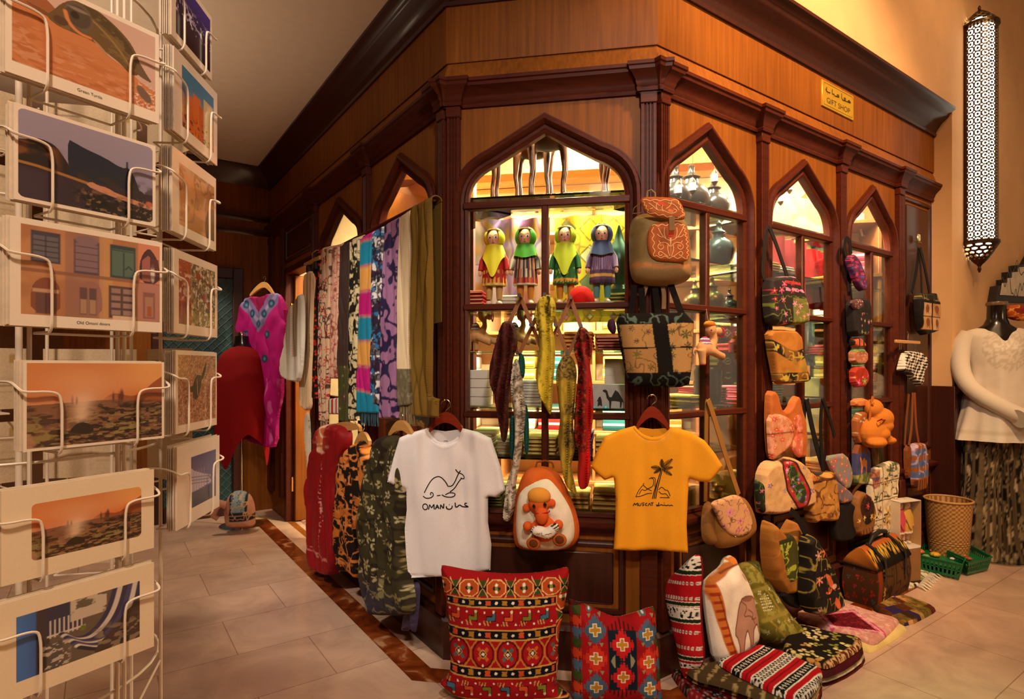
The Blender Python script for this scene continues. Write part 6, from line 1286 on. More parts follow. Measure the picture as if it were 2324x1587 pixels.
# ---- doll box, woven bin, green baskets
zX = .20; a, b = floor_pt(*Z7(452,1238)[0], zX), floor_pt(*Z7(655,1172)[0], zX)
b = a+A(.94, .34, 0)*.172
FX = Fr(a, b-a); wX = np.linalg.norm(b-a); hX = .275; dX = .085
mono('low_carton', 'plain brown carton standing under the open doll box', 'carton', G().box(0, wX, 0, dX, -zX+.001, -.001, .003), mat('carton', '#8a6236', rough=.8), FX)
CB = vcm('printed_card', rough=.4, bump=.02, coat=.2)
t = T('doll_box', 'open white box holding two costume dolls, beside the woven bin', 'box', FX)
t.part('side_panel', solid(G().box(0, .003, 0, dX, 0, hX), '#dccbb0'), CB); t.part('side_panel', solid(G().box(wX-.003, wX, 0, dX, 0, hX), '#c89a58'), CB)
t.part('back_panel', solid(G().box(0, wX, dX-.003, dX, 0, hX), '#a87a38'), CB); t.part('base_panel', solid(G().box(0, wX, 0, dX, 0, .012), '#e4dacb'), CB); t.part('top_panel', solid(G().box(0, wX, 0, dX, hX-.004, hX), '#e0d6c4'), CB)
t.part('window_film', G().box(.003, wX-.003, .001, .002, .012, hX-.004), glassm('film', refl=.15)); t.done()
# ================================================================ dolls, bin, baskets, mannequins, lantern, sign
SKIN = vcm('doll_skin', rough=.35, bump=.02, coat=.15)
def doll(fr, label, s, scarf_c, dress, dress_c, legs_c, drape='front', crown=None, group=None, name='costume_doll'):
    """costume doll standing at the frame origin, facing -y; s = scale (1 -> .34 m tall)"""
    t = T(name, label, 'doll', fr, group); S = lambda *p: tuple(A(*p)*s)
    h = G().ball(S(0, 0, .283), tuple(A(.034, .033, .038)*s), 20, 14).tube([S(0, 0, .25), S(0, 0, .22)], .014*s, 10)
    def face(v):
        c = np.tile(lin('#e6a882'), (len(v), 1)); x, y, z = v.T/s
        def sp(cx, cz, r, col, a=1):
            k = np.clip((r-np.hypot(x-cx, z-cz))/.0022+.5, 0, 1)*(y < -.012)*a; c[:] = c*(1-k[:, None])+lin(col)*k[:, None]
        sp(-.019, .274, .010, '#d9705a', .6); sp(.019, .274, .010, '#d9705a', .6); sp(0, .264, .0036, '#b02a2a')
        return c
    h2 = G(); n = 64; m = 48; a = np.arange(n)*2*PI/n
    h2.loft([np.stack([.034*s*math.cos(tt)*np.cos(a), .033*s*math.cos(tt)*np.sin(a), np.full(n, (.283+.038*math.sin(tt))*s)], 1) for tt in np.linspace(-1.5, 1.5, m)]).tube([S(0, 0, .25), S(0, 0, .22)], .014*s, 10, lin('#e6a882')).color(face)
    hd = t.part('head', h2, SKIN)
    EY = mat('doll_eye', '#2a3a52', rough=.1, coat=.6); EW = mat('doll_eye_white', '#f0ece6', rough=.2)
    for x in (-.0125, .0125):
        t.part('eye', G().ball(S(x, -.0285, .285), tuple(A(.0062, .004, .0052)*s), 10, 8), EW, hd); t.part('eye', G().ball(S(x, -.0312, .285), tuple(A(.0036, .0025, .0042)*s), 10, 8), EY, hd)
        t.part('eyebrow', G().tube([S(x-.006, -.030, .295), S(x, -.031, .297), S(x+.006, -.030, .295)], .0007*s, 4, lin('#4a2c1c')), SKIN, hd)
    t.part('nose', G().ball(S(0, -.033, .2755), tuple(A(.003, .004, .0035)*s), 8, 6, lin('#d08c66')), SKIN, hd)
    # dress
    def dc(v): p = Pt(np.arctan2(v[:, 0], -v[:, 1])/PI, v[:, 2]/s, dress_c, .004); dress(p); return p.c
    prof = [(.050, .085), (.051, .09), (.047, .14), (.042, .19), (.037, .225), (.018, .24)]
    rr = [np.stack([(r+.003*np.cos(a*9)*(z < .15))*s*np.cos(a), (r*.8+.003*np.cos(a*9)*(z < .15))*s*np.sin(a), np.full(n, z*s)], 1) for r, z in zip(np.interp(np.linspace(.085, .24, 40), [q[1] for q in prof], [q[0] for q in prof]), np.linspace(.085, .24, 40))]
    t.part('dress', G().loft(rr).color(dc), SILK)
    for q in (-1, 1):
        t.part('sleeve', G().tube([S(q*.032, 0, .222), S(q*.050, -.004, .19), S(q*.056, -.012, .15)], [.014*s, .013*s, .012*s], 10).color(dc), SILK)
        t.part('hand', G().ball(S(q*.058, -.016, .138), tuple(A(.008, .007, .012)*s), 10, 8, lin('#e6a882')), SKIN)
        t.part('legging', G().tube([S(q*.022, 0, .095), S(q*.022, 0, .05), S(q*.022, 0, .03)], [.016*s, .014*s, .012*s], 10, lin(legs_c)), SILK)
        t.part('shoe', G().ball(S(q*.022, -.008, .012), tuple(A(.013, .022, .012)*s), 12, 8, lin('#e2c9b4')), SKIN)
    # headscarf: hood open at the face, then a drape over the shoulders
    N_, Mm = 48, 16; V = np.zeros((N_, Mm, 3)); th = np.linspace(.62, 2*PI-.62, N_)
    for j, ph in enumerate(np.linspace(1.5, -.9, Mm)):
        R = .041*math.cos(ph)+.004; V[:, j] = np.stack([R*np.sin(th)*-1, -R*np.cos(th)*.98, np.full(N_, .286+.044*math.sin(ph))], 1)
    hood = G().grid(V*s, lin(scarf_c), .0)
    rings = []
    for k in range(12):
        f = k/11; R = .034+.017*f**.8; ang = np.arange(n)*2*PI/n; front = np.exp(-(((ang-1.5*PI))/ .62)**2)
        low = .258-.052*f-(.088*f**1.5*front if drape == 'front' else .012*f*front)
        rings.append(np.stack([(R+.002*np.sin(ang*7)*f)*np.cos(ang), (R*.86+.002*np.sin(ang*7)*f)*np.sin(ang)-.004*f, low], 1)*s)
    hood.loft(rings, False, lin(scarf_c)); t.part('headscarf', hood, SILK)
    if crown: t.part('head_ornament', G().tube([S(.034*math.sin(x), -.036*math.cos(x), .306+.012*math.cos(x)) for x in np.linspace(-1.0, 1.0, 14)], .0032*s, 6, lin(crown)), vcm('gilt', rough=.3, bump=.3, bs=900))
    t.done(); return t.root
def dr_red(p): k = (np.hypot(np.mod(p.u*7, 1)-.5, (np.mod((p.v+.01)*22, 1)-.5)*.8) < .27); p.m(k*(p.v < .15), '#d8a03a'); p.m((p.v < .095)*1., '#d8b45a')
def dr_str(p): k = np.mod(np.floor(p.u*26), 4); p.m((k == 0)*1., '#c8703a'); p.m((k == 1)*1., '#d8c8b0'); p.m((k == 2)*1., '#3a2a28'); p.m((np.abs(np.mod(p.u*10, 1)-.5) < .3)*(p.v < .115)*1., '#c83a2a'); p.m((p.v < .09)*1., '#e0d2b0')
def dr_grn(p): p.flowers(5, ['#b8b83a', '#8aa83a'], 3, .9, .4, 4, '#d8d060', asp=5); p.m((p.v < .105)*(np.abs(np.mod(p.u*12, 1)-.5)*.03+.088 < p.v), '#d89a3a')
def dr_pur(p): k = np.mod(np.floor(p.u*30), 2); p.m(k*(p.v < .2)*(p.v > .14), '#a88ab0'); p.m((np.abs(p.v-.115) < .006)*1., '#d8a850'); p.m((p.v < .1)*1., '#3a2440')
for k, (x, lab, sc, dr, dcol, lg, dp, cr) in enumerate(((1122, 'costume doll in a long yellow headscarf and red dress, first from the left', '#d6bc22', dr_red, '#a8161a', '#c89a5a', 'front', '#c8a050'), (1193, 'costume doll in a green headscarf and striped dress behind the front window', '#3f7d1a', dr_str, '#4a3440', '#d0822a', 'short', '#c8a050'), (1283, 'costume doll in a yellow-green headscarf and green dress behind the front window', '#b8bc24', dr_grn, '#1f5a2a', '#c8862a', 'front', '#d8c890'), (1366, 'costume doll in a navy headscarf and purple dress, rightmost behind the front window', '#2a2c5a', dr_pur, '#5a3a5a', '#4a8a8a', 'short', '#e0d8c8'))):
    u, v = FB.px(x, 692, -.12); doll(FB.shift(u, .12, 1.517), lab, 1.06, sc, dr, dcol, lg, dp, cr, None)
for k, (x, lab, sc, dcol) in enumerate(((.32, 'doll in a pink dress inside the open white box', '#d8405a', '#d23a4a'), (.68, 'doll in a yellow shawl inside the open white box', '#d8a83a', '#d8a030'))): doll(FX.shift(wX*x, .055, .012), lab, .80, sc, (lambda p: p.m((p.v < .1)*1., '#efe0c8')), dcol, '#d8a080', 'front', '#d8b050')
# woven bin
c = floor_pt(2152, 1278); rB = .125
t = T('woven_bin', 'tan woven plastic bin beside the doll box', 'bin', Fr(c, (1, 0, 0)))
def binp(v): a = np.arctan2(v[:, 1], v[:, 0]); k = np.mod(np.floor(a*26/PI)+np.floor(v[:, 2]*110), 2); return np.where(k[:, None] > .5, lin('#c39457'), lin('#8a5c2a'))
zs = np.linspace(.0, .275, 60); KB = .40/.275; g = G().loft([np.stack([(rB*.80+.25*.1*z*4+.0012*math.sin(z*690))*np.cos(np.arange(120)*2*PI/120), (rB*.80+.1*z+.0012*math.sin(z*690))*np.sin(np.arange(120)*2*PI/120), np.full(120, z)], 1) for z in zs], False)
g.loft([np.stack([(r)*np.cos(np.arange(120)*2*PI/120), r*np.sin(np.arange(120)*2*PI/120), np.full(120, z)], 1) for r, z in ((rB*.8+.0275-.006, .275), (rB*.8-.006, .006), (.001, .006))], False).color(binp)
g.xf([[1, 0, 0, 0], [0, 1, 0, 0], [0, 0, KB, 0], [0, 0, 0, 1]]); t.part('bin_body', g, vcm('woven_plastic', rough=.6, bump=.2, bs=200)); t.part('rim', G().tube([((rB*.8+.027)*math.cos(a), (rB*.8+.027)*math.sin(a), .278*KB) for a in np.linspace(0, 2*PI, 49)[:-1]], .007, 8, lin('#b98a50'), True), vcm('woven_plastic')); t.done()
# green baskets with trinkets
GREEN = mat('green_plastic', '#0c6b3c', rough=.35, var=.08)
def basket(label, Q, zt):
    L = [A(*floor_pt(a, b, zt)[:2]) for a, b in Q]; o = sum(L)/4; x = (L[1]-L[0]); fr = Fr((o[0], o[1], .012), (x[0], x[1], 0)); P = [fr.loc((p[0], p[1], 0))[:2] for p in L]
    t = T('green_basket', label, 'basket', fr); cen = sum(P)/4; B0 = [cen+(p-cen)*.86 for p in P]
    t.part('base', G().plate([(p[0], p[1]) for p in B0], (), 0, .004).xf([[1, 0, 0, 0], [0, 0, 1, 0], [0, -1, 0, zt*.55], [0, 0, 0, 1]]), GREEN)
    for i in range(4):
        a, b = P[i], P[(i+1) % 4]; c_, d = B0[i], B0[(i+1) % 4]; g = G(); n = 14
        for z0, z1 in ((0, .18), (.82, 1.0)):
            q = lambda f, z: tuple(list((c_+(d-c_)*f)*(1-z)+(a+(b-a)*f)*z)+[z*zt*.9])
            g.loft([[q(0, z0), q(1, z0), tuple(A(*q(1, z0))*A(.97, .97, 1)), tuple(A(*q(0, z0))*A(.97, .97, 1))], [q(0, z1), q(1, z1), tuple(A(*q(1, z1))*A(.97, .97, 1)), tuple(A(*q(0, z1))*A(.97, .97, 1))]])
        for k in range(n+1):
            f = k/n; e = .5/n; f0, f1 = max(0, f-e*.5), min(1, f+e*.5)
            g.loft([[q(f0, z), q(f1, z), tuple(A(*q(f1, z))*A(.97, .97, 1)), tuple(A(*q(f0, z))*A(.97, .97, 1))] for z in (.17, .83)])
        g.loft([[q(0, .47), q(1, .47), tuple(A(*q(1, .47))*A(.97, .97, 1)), tuple(A(*q(0, .47))*A(.97, .97, 1))], [q(0, .55), q(1, .55), tuple(A(*q(1, .55))*A(.97, .97, 1)), tuple(A(*q(0, .55))*A(.97, .97, 1))]])
        t.part('slatted_side', g, GREEN)
    t.part('rim', G().tube([(p[0], p[1], zt*.92) for p in P], .005, 6, None, True), GREEN); t.done(); return fr, P
b1 = basket('green plastic basket nearest the patterned trunk bag', Z7(440,1245, 905,1345, 925,1300, 650,1180), .10)
b1 = basket('green plastic basket in front of the woven bin', Z7(655,1180, 945,1330, 1115,1290, 920,1185), .09)
TR = vcm('trinket', rough=.4, bump=.05, coat=.3); tr0 = None
for i, (x, y, r, c, w) in enumerate(((590, 1240, .028, '#c8683a', 'orange'), (705, 1262, .026, '#d8a42c', 'yellow'), (640, 1268, .018, '#8a9a60', 'pale green'), (690, 1228, .018, '#c86a4a', 'coral'), (800, 1250, .02, '#7a2a1c', 'dark red'), (850, 1240, .018, '#8a1a1c', 'crimson'), (900, 1262, .02, '#c87a3c', 'amber'), (945, 1285, .018, '#a0522a', 'brown'), (830, 1282, .012, '#e8e0d0', 'white'))):
    p = floor_pt(*Z7(x, y)[0], .085); fr = Fr((p[0], p[1], .066), (1, 0, 0))
    g = G(); n = 40; a = np.arange(n)*2*PI/n; g.loft([np.stack([(r*math.cos(q)+.0025*np.cos(a*8)*math.cos(q))*np.cos(a), (r*math.cos(q)+.0025*np.cos(a*8)*math.cos(q))*np.sin(a), np.full(n, r*.6*(1+math.sin(q)))], 1) for q in np.linspace(-1.5, 1.5, 12)], True, lin(c))
    mono('hair_tie', '%s ruffled trinket lying in the green baskets' % w, 'trinket', g, TR, fr)
# ---- brass lattice lantern on the plaster wall
uL, vT = FW.px(2222, 62, .06); vB = FW.px(2222, 552, .06)[1]; rL = 34*FW.w((uL, -.06, 0))[1]/FPX
t = T('wall_lantern', 'tall pierced brass lantern glowing on the plaster wall', 'wall lantern', FW); AGED = mat('aged_brass', '#4a3418', rough=.38, metal=.85, var=.2, vs=60)
n, m = 132, 900; P_ = 132/1
def lat(a, z):
    # star-and-cross piercing: repeating cell
    cw = rL*2*PI/16; X = np.mod(a*rL/cw, 1)-.5; Y = np.mod(z/cw, 1)-.5; d = np.hypot(X, Y); t_ = np.arctan2(Y, X)
    hole = (np.abs(d-.30) < .105) & (np.abs(np.mod(t_*4/PI, 1)-.5) > .12)
    X2 = np.mod(X+1.0, 1)-.5; Y2 = np.mod(Y+1.0, 1)-.5; d2 = np.abs(X2)+np.abs(Y2); hole |= (d2 < .16)
    return hole
va = np.linspace(0, 2*PI, n+1)[:-1]; vz = np.linspace(vB, vT, m); V = np.stack([np.repeat((uL+rL*np.sin(va))[None], m, 0), np.repeat((-.062-rL*np.cos(va))[None], m, 0), np.repeat(vz[:, None], n, 1)], -1).reshape(-1, 3)
am, zm = np.meshgrid(va+PI/n, vz[:-1]+(vz[1]-vz[0])/2); H = lat(am, zm); i, j = np.nonzero(~H); jn = (j+1) % n
fs = np.stack([i*n+j, i*n+jn, (i+1)*n+jn, (i+1)*n+j], 1).tolist()
t.part('pierced_shade', G().add(V, fs), AGED)
t.part('glowing_tube', G().lathe([(rL*.80, vB+.01), (rL*.80, vT-.01)], (uL, -.062, 0), 24), emitm('lamp_glow', '#fff2d8', 5.0))
for z, s in ((vT, 1), (vB, -1)):
    t.part('collar', G().lathe([(rL*1.0, z-.012), (rL*1.10, z-.008), (rL*1.10, z+.008), (rL*1.0, z+.012)], (uL, -.062, 0), 32), AGED)
    V2 = []; k = 60; hh = .10 if s > 0 else .14; nn = 72; aa = np.linspace(0, 2*PI, nn+1)[:-1]
    for q in range(k): f = q/(k-1); R = rL*(1-f)**.75*.98+.010; V2.append(np.stack([uL+R*np.sin(aa), -.062-R*np.cos(aa), np.full(nn, z+s*(.01+hh*f))], 1))
    V2 = np.vstack(V2); fs = []
    for q in range(k-1):
        for w in range(nn):
            f = (q+.5)/k; X = np.mod((w+.5)/nn*12+.5*(int(f*6) % 2), 1)-.5; Y = np.mod(f*6, 1)-.5
            if math.hypot(X, Y) < .33 and .04 < f < .72: continue
            fs.append((q*nn+w, q*nn+(w+1) % nn, (q+1)*nn+(w+1) % nn, (q+1)*nn+w))
    t.part('pierced_cap', G().add(V2, fs), AGED); t.part('glowing_cap', G().lathe([(rL*.62, z+s*.012), (rL*.42, z+s*.05), (.004, z+s*.075)] if s > 0 else [(.004, z-.09), (rL*.45, z-.055), (rL*.64, z-.012)], (uL, -.062, 0), 20), emitm('lamp_glow', '#fff2d8', 3.2))
    e = z+s*(.01+hh); t.part('finial', G().lathe([(.008, e-.008), (.013, e), (.008, e+.008), (.010, e+.02), (.003, e+.036)] if s > 0 else [(.004, e-.05), (.012, e-.028), (.008, e-.01), (.015, e), (.010, e+.012)], (uL, -.062, 0), 14), AGED)
t.part('back_plate', G().box(uL-rL*.9, uL+rL*.9, -.02, .0, vB, vT, .004), AGED); t.done()
# ---- brass sign on the frieze
Q = FR.pts([(1865, 181), (1937, 217), (1936, 273), (1866, 240)], .02); x0 = (Q[0][0]+Q[3][0])/2; x1 = (Q[1][0]+Q[2][0])/2; z1 = (Q[0][1]+Q[1][1])/2; z0 = (Q[2][1]+Q[3][1])/2
t = T('shop_sign', 'small brass plate lettered GIFT SHOP in English and Arabic on the frieze', 'sign', FR)
t.main(G().box(x0, x1, -.022, -.010, z0, z1, .002), mat('sign_brass', '#e6b93e', rough=.3, metal=.6, var=.05)); w, h = x1-x0, z1-z0
tg = text_g('GIFT SHOP', h*.30, x0+w*.5, z0+h*.19, -.0226, '#3a2a08'); vv = tg.V(); sx = w*.74/(vv[:, 0].max()-vv[:, 0].min()); vv[:, 0] = (vv[:, 0]-(x0+w*.5))*sx+x0+w*.5; tg.v = [vv]; tg.c = [np.vstack(tg.c)]
INK = vcm('ink', rough=.5, bump=0); t.part('lettering', tg, INK)
g = G(); hf = lambda P: np.full(len(P), -.0222); E = lambda *q: [(x0+w*q[i], z0+h*q[i+1]) for i in range(0, len(q), 2)]
for L in (E(.90,.66, .84,.62, .80,.66, .84,.72, .89,.68, .78,.62, .70,.62, .74,.73, .66,.70, .72,.60, .60,.60, .60,.84), E(.70,.52, .705,.53), E(.52,.64, .47,.60, .44,.66, .49,.72, .52,.66, .42,.60, .36,.60, .36,.66, .30,.60, .30,.80), E(.24,.62, .18,.60, .12,.61, .10,.70), E(.33,.52, .335,.53), E(.16,.52, .165,.53), E(.13,.78, .12,.60)): g.ribbon(smooth(L, 1), h*.045, hf, '#3a2a08', .0006, .001)
t.part('lettering', g, INK)
g = G()
for L in (E(.05,.80, .05,.92, .95,.92, .95,.80), E(.05,.2, .05,.08, .95,.08, .95,.2)): g.ribbon(L, h*.015, hf, '#5a420c', .0006, .002)
t.part('border_line', g, INK); t.done()
# ---- carved panel high on the right
Q = FW.pts([(2252, 685), (2258, 650), (2272, 648), (2272, 635), (2284, 634), (2284, 618), (2300, 616), (2300, 603), (2324, 600), (2345, 560), (2420, 560), (2420, 690)], .03)
t = T('wall_carving', 'stepped dark carved panel with white relief lettering on the right wall', 'carving', FW)
g = G().plate(Q, (), -.05, -.0); t.part('board', g, mat('carved_dark', '#2a1c14', rough=.6))
cQ = sum(A(*p) for p in Q)/len(Q); cQ = cQ+A(.0, -.01); t.part('relief_board', G().plate([tuple(cQ+(A(*p)-cQ)*A(.86, .78)) for p in Q], (), -.056, -.049), mat('carved_white', '#d8cdb8', rough=.7)); rel = INK; CWH = mat('carved_white', '#d8cdb8', rough=.7); rs = np.random.RandomState(3)
for (a, b, c_, d) in ((2270, 655, 2400, 690),): 
    g = G(); q0 = FW.px(2272, 684, .055); q1 = FW.px(2400, 640, .055); L = smooth([(q0[0]+(q1[0]-q0[0])*k/40, q0[1]+(q1[1]-q0[1])*(.15+.8*rs.rand())) for k in range(41)], 1)
    g.ribbon(L, .008, lambda P: np.full(len(P), -.0565), '#3a2a20'); q0 = FW.px(2290, 640, .055); q1 = FW.px(2400, 604, .055); L = smooth([(q0[0]+(q1[0]-q0[0])*k/30, q0[1]+(q1[1]-q0[1])*(.1+.8*rs.rand())) for k in range(31)], 1); g.ribbon(L, .008, lambda P: np.full(len(P), -.0565), '#3a2a20'); t.part('relief', g, rel)
t.done()
# ---- dressed mannequin on the right
mb = floor_pt(2262, 1268); FM = Fr(mb, (math.cos(-.25), math.sin(-.25), 0)); sc = 3.8/1332*1.0
mpx = lambda a, b, o=0.0: FM.px(a, b, o)
neck = mpx(2262, 690); sh = mpx(2182, 748)
def ringe(cx, z, rx, ry, n=64, wob=0, k=9, ph=0, cy=0): a = np.arange(n)*2*PI/n; r = 1+wob*np.sin(a*k+ph)+wob*.6*np.sin(a*(k*2+1)+ph*2); return np.stack([cx+rx*r*np.cos(a), cy+ry*r*np.sin(a), np.full(n, z)], 1)
t = T('mannequin', 'headless black mannequin in a white tunic and dark patterned trousers at the right', 'mannequin', FM); BLK = mat('black_gloss', '#16110d', rough=.18, coat=.4); zt = neck[1]
t.part('torso', G().loft([ringe(0, z, rx, ry) for z, rx, ry in ((1.02, .155, .11), (1.12, .13, .10), (1.22, .14, .105), (1.32, .165, .115), (1.42, .175, .10), (1.48, .14, .08), (1.52, .075, .06), (1.56, .055, .052), (zt-.02, .052, .05), (zt+.0, .055, .053))]), BLK)
t.part('neck_cap', G().lathe([(.058, zt-.012), (.060, zt), (.056, zt+.012)], (0, 0, 0), 24), mat('cap_wood', '#6a5038', rough=.3))
t.part('pole', G().tube([(0, 0, .02), (0, 0, 1.05)], .012, 10), RINGM); t.part('stand_base', G().lathe([(.16, .0), (.16, .008), (.05, .016)], (0, 0, 0), 32), RINGM)
def trp(v):
    x, z = np.arctan2(v[:, 0], -v[:, 1]), v[:, 2]; p = Pt(x, z, '#1a1614', .02); q = Pt(x*2.2, z*2, '#000', .02)
    st = np.mod(np.floor(x*9+.3*np.sin(z*4)), 4); s2 = Pt(x*3, z*6, '#1a1614', .03); s2.blot(3.5, '#b5a282', .60, 3, .95, .04); s2.scroll(4, '#8a7a5a', .06, 5, .9); p.c = s2.c
    k = st == 1; p.c[k] = (lin('#5a4a34')*(.7+.6*vn(x*40, z*3))[:, None])[k]; k = st == 3; p.c[k] = (lin('#6a5a40')*(.5+.8*vn(x*30, z*60))[:, None])[k]; return p.c
for s in (-1, 1):
    rr = []
    for z in np.linspace(.01, 1.0, 60):
        w = np.interp(z, [0, .1, .5, .9, 1.0], [.155, .13, .10, .12, .10]); rr.append(ringe(s*np.interp(z, [0, .6, 1], [.115, .085, .06]), z, w, w*.85, 96, .055, 8, s+z*.6, cy=.0))
    t.part('trouser_leg', G().loft(rr).color(trp), CLOTH)
def tup(v): p = Pt(v[:, 0]*3, v[:, 2]*3, '#d9cdbd', .02); p.blot(4, '#e6dccf', .5, 3, .6, .2); p.m(np.exp(-((v[:, 2]-.83)/.012)**2), '#b8a890', .6); p.m((np.hypot(v[:, 0], (v[:, 2]-1.36)*.9) < .13)*(vn(v[:, 0]*160, v[:, 2]*160) > .5)*(v[:, 1] < 0), '#c0b09c', .7); return p.c
rr = []
for z in np.linspace(.775, 1.50, 60):
    w = np.interp(z, [.77, .9, 1.1, 1.25, 1.38, 1.45, 1.49, 1.505], [.265, .225, .168, .160, .178, .185, .16, .09]); d = np.interp(z, [.77, 1.1, 1.35, 1.46, 1.505], [.19, .15, .145, .11, .075])
    rr.append(ringe(0, z, w, d, 96, np.interp(z, [.77, 1.1, 1.3], [.06, .022, .004]), 7, 1+z))
LINEN = vcm('white_linen', rough=.9, bump=.2, bs=700, sheen=.1)
aa_ = np.arange(96)*2*PI/96
for k in range(len(rr)):
    f = max(0, (k-48)/11); rr[k][:, 2] -= f*(.035*np.exp(-((aa_-1.5*PI)/.7)**2)+.04*np.exp(-((aa_-1.5*PI)/.16)**2))
t.part('tunic', G().loft(rr, False).color(tup), LINEN)
def arm(pts, r): return G().tube(smooth(pts, 2), np.interp(np.linspace(0, 1, 41), np.linspace(0, 1, len(r)), r)[:len(smooth(pts, 2))], 14)
def sleeve(s, pts):
    P = smooth(pts, 2); m = len(P); r = np.interp(np.linspace(0, 1, m), [0, .3, .6, .9, 1], [.058, .055, .050, .052, .058]); t.part('sleeve', G().tube(P, r, 16).color(lambda v: np.tile(lin('#d9cdbd'), (len(v), 1))), LINEN)
sleeve(-1, [(-.15, 0, 1.455), (-.205, .0, 1.38), (-.222, -.03, 1.22), (-.185, -.10, 1.09), (-.02, -.19, .97), (.09, -.215, .91)])
sleeve(1, [(.15, 0, 1.455), (.21, .0, 1.38), (.23, -.04, 1.22), (.20, -.12, 1.08), (.10, -.20, .96), (.0, -.245, .93)])
t.done()
t = T('necklace_scarf', 'orange and red patterned scarf beside the mannequin neck', 'scarf', FM)
t.main(soft(FM, .02, Z6(1002,790, 1060,770, 1121,775, 1200,790, 1200,860, 1100,872, 1040,862, 1005,840), .03, .03, '#b04a1c', lambda p: (p.blot(6, '#7a1c10', .5, 3, .9, .06), p.scroll(6, '#e0a03a', .06, 3, .9)), .006), SILK).done()
# ================================================================ clothes along the left face and in the passage
ZA = Zf(480, 300, 2.644); ZB_ = Zf(480, 850, 2.154)
# rail
a, b = A(*FL.px(*ZA(600,775)[0], .11)), A(*FL.px(*ZA(1335,400)[0], .11)); zr_ = (a[1]+b[1])/2
print('rail', a, b)
mono('scarf_rail', 'long dark wooden rail along the left face carrying the row of scarves', 'rail', G().tube([(a[0], -.11, a[1]), (b[0], -.11, b[1])], .011, 10), W_H, FL)
def strip(label, Q, base, deco, out=.13, mat_=SILK, fringe=None, tail=None, name='hanging_scarf', cat='scarf', step=.005, amp=.007, fx=16):
    """scarf folded over the rail: front fall from the pixel outline, a little roll over the top"""
    t = T(name, label, cat, FL)
    g = soft(FL, out, Q, .012, .014, base, deco, step, folds=pleat(amp, fx*2.2, len(label)), rnd=0); t.part('front_fall', g, mat_)
    L = FL.pts(Q, out); xs = [p[0] for p in L]; zs = [p[1] for p in L]; tops = sorted(L, key=lambda p: -p[1])[:2]; x0, x1 = min(p[0] for p in tops), max(p[0] for p in tops); 
    zl = {p[0]: p[1] for p in tops}; za, zb = zl[x0], zl[x1]; R = []
    for k in range(9):
        an = PI*k/8; R.append([(x0, -out+.022-.026*math.cos(an), za-.006+.022*math.sin(an)), (x1, -out+.022-.026*math.cos(an), zb-.006+.022*math.sin(an)), (x1, -out+.022-.022*math.cos(an), zb-.006+.018*math.sin(an)), (x0, -out+.022-.022*math.cos(an), za-.006+.018*math.sin(an))])
    t.part('fold_over_rail', G().loft(R, True, lin(base)), mat_)
    bk = [(x0, za-.01), (x1, zb-.01), (x1, zb-.5), (x0, za-.5)]; t.part('rear_fall', G().plate(bk, (), -out+.043, -out+.046, lin(base)), mat_)
    if fringe:
        col, q0, q1, n, l = fringe; p0, p1 = A(*FL.px(*q0, out)), A(*FL.px(*q1, out)); g = G()
        for k in range(n):
            p = p0+(p1-p0)*k/(n-1); d = .012*math.sin(k*2.3); g.tube([(p[0], -out-.006, p[1]+.01), (p[0]+d*.4, -out-.008, p[1]-l*.5), (p[0]+d, -out-.006, p[1]-l)], .0022, 5, lin(col))
        t.part('fringe', g, mat_, kind='stuff')
    if tail: tail(t)
    t.done()
def s1(p): p.flowers(2.6, ['#c81e1a', '#e03a22'], 0, .85, .34, 3, '#c81e1a', asp=11)
strip('narrow black scarf with red spots, farthest along the rail', ZA(628,752, 664,706, 654,1200, 645,1600, 606,1600, 614,1200), '#1c0d0c', s1)
def s2(p): p.flowers(2.2, ['#b8342a', '#d8604a', '#a02020'], 6, .8, .45, 3, '#e8c0a0', asp=8); p.scroll(4, '#2a1c18', .05, 5, .9, .58, asp=6)
strip('cream scarf with red paisley and black marks on the rail', ZA(666,706, 728,692, 722,1100, 716,1400)+ZB_(572,235, 537,228)+ZA(650,1300), '#e0b896', s2, fringe=('#b89a84', ZB_(540,215)[0], ZB_(572,215)[0], 9, .05))
def s3(p): p.flowers(2.4, ['#c83a30', '#d8705a', '#7a1c1c', '#c05a6a'], 7, .9, .47, 9, '#f0d0b8', asp=9); p.scroll(3, '#8a2a2a', .05, 3, .8, .55, asp=6)
def tail3(t): t.part('striped_end', soft(FL, .125, ZB_(575,120, 627,112, 627,195, 578,195), .01, .012, '#e8dccb', lambda p: (p.rect(.0, .2, -.1, 1.1, '#2f6a3a'), p.rect(.35, .55, -.1, 1.1, '#c83a2a'), p.rect(.75, .9, -.1, 1.1, '#c85a5a')), .004, rnd=0), SILK)
strip('peach scarf densely printed with red flowers on the rail', ZA(736,692, 786,678, 776,1100, 770,1480, 716,1480, 724,1100), '#e2b094', s3, tail=tail3)
def s4(p): p.m((p.v < .32)*1., '#4a4a24'); p.flowers(3, ['#6a6a34', '#7a3a5a', '#4a6a2a'], 6, .8, .46, 4, '#c0b070', (p.v < .32)*1., asp=6); p.blot(5, '#4a3a34', .55, 3, .4, .1, asp=5)
strip('plain dark brown scarf with a green flowered lower end', ZA(787,682, 852,652, 838,1100, 834,1400)+ZB_(676,235, 634,230)+ZA(768,1400, 778,1000), '#43312c', s4)
def s5(p): p.scroll(3.2, '#1f1a14', .10, 3, 1, .5, asp=7); p.scroll(5, '#1f1a14', .04, 8, .9, .5, asp=7)
strip('cream scarf covered in black script-like marks', ZA(846,652, 906,630, 892,1100, 884,1500)+ZB_(722,225, 680,228)+ZA(836,1400), '#d8c89a', s5)
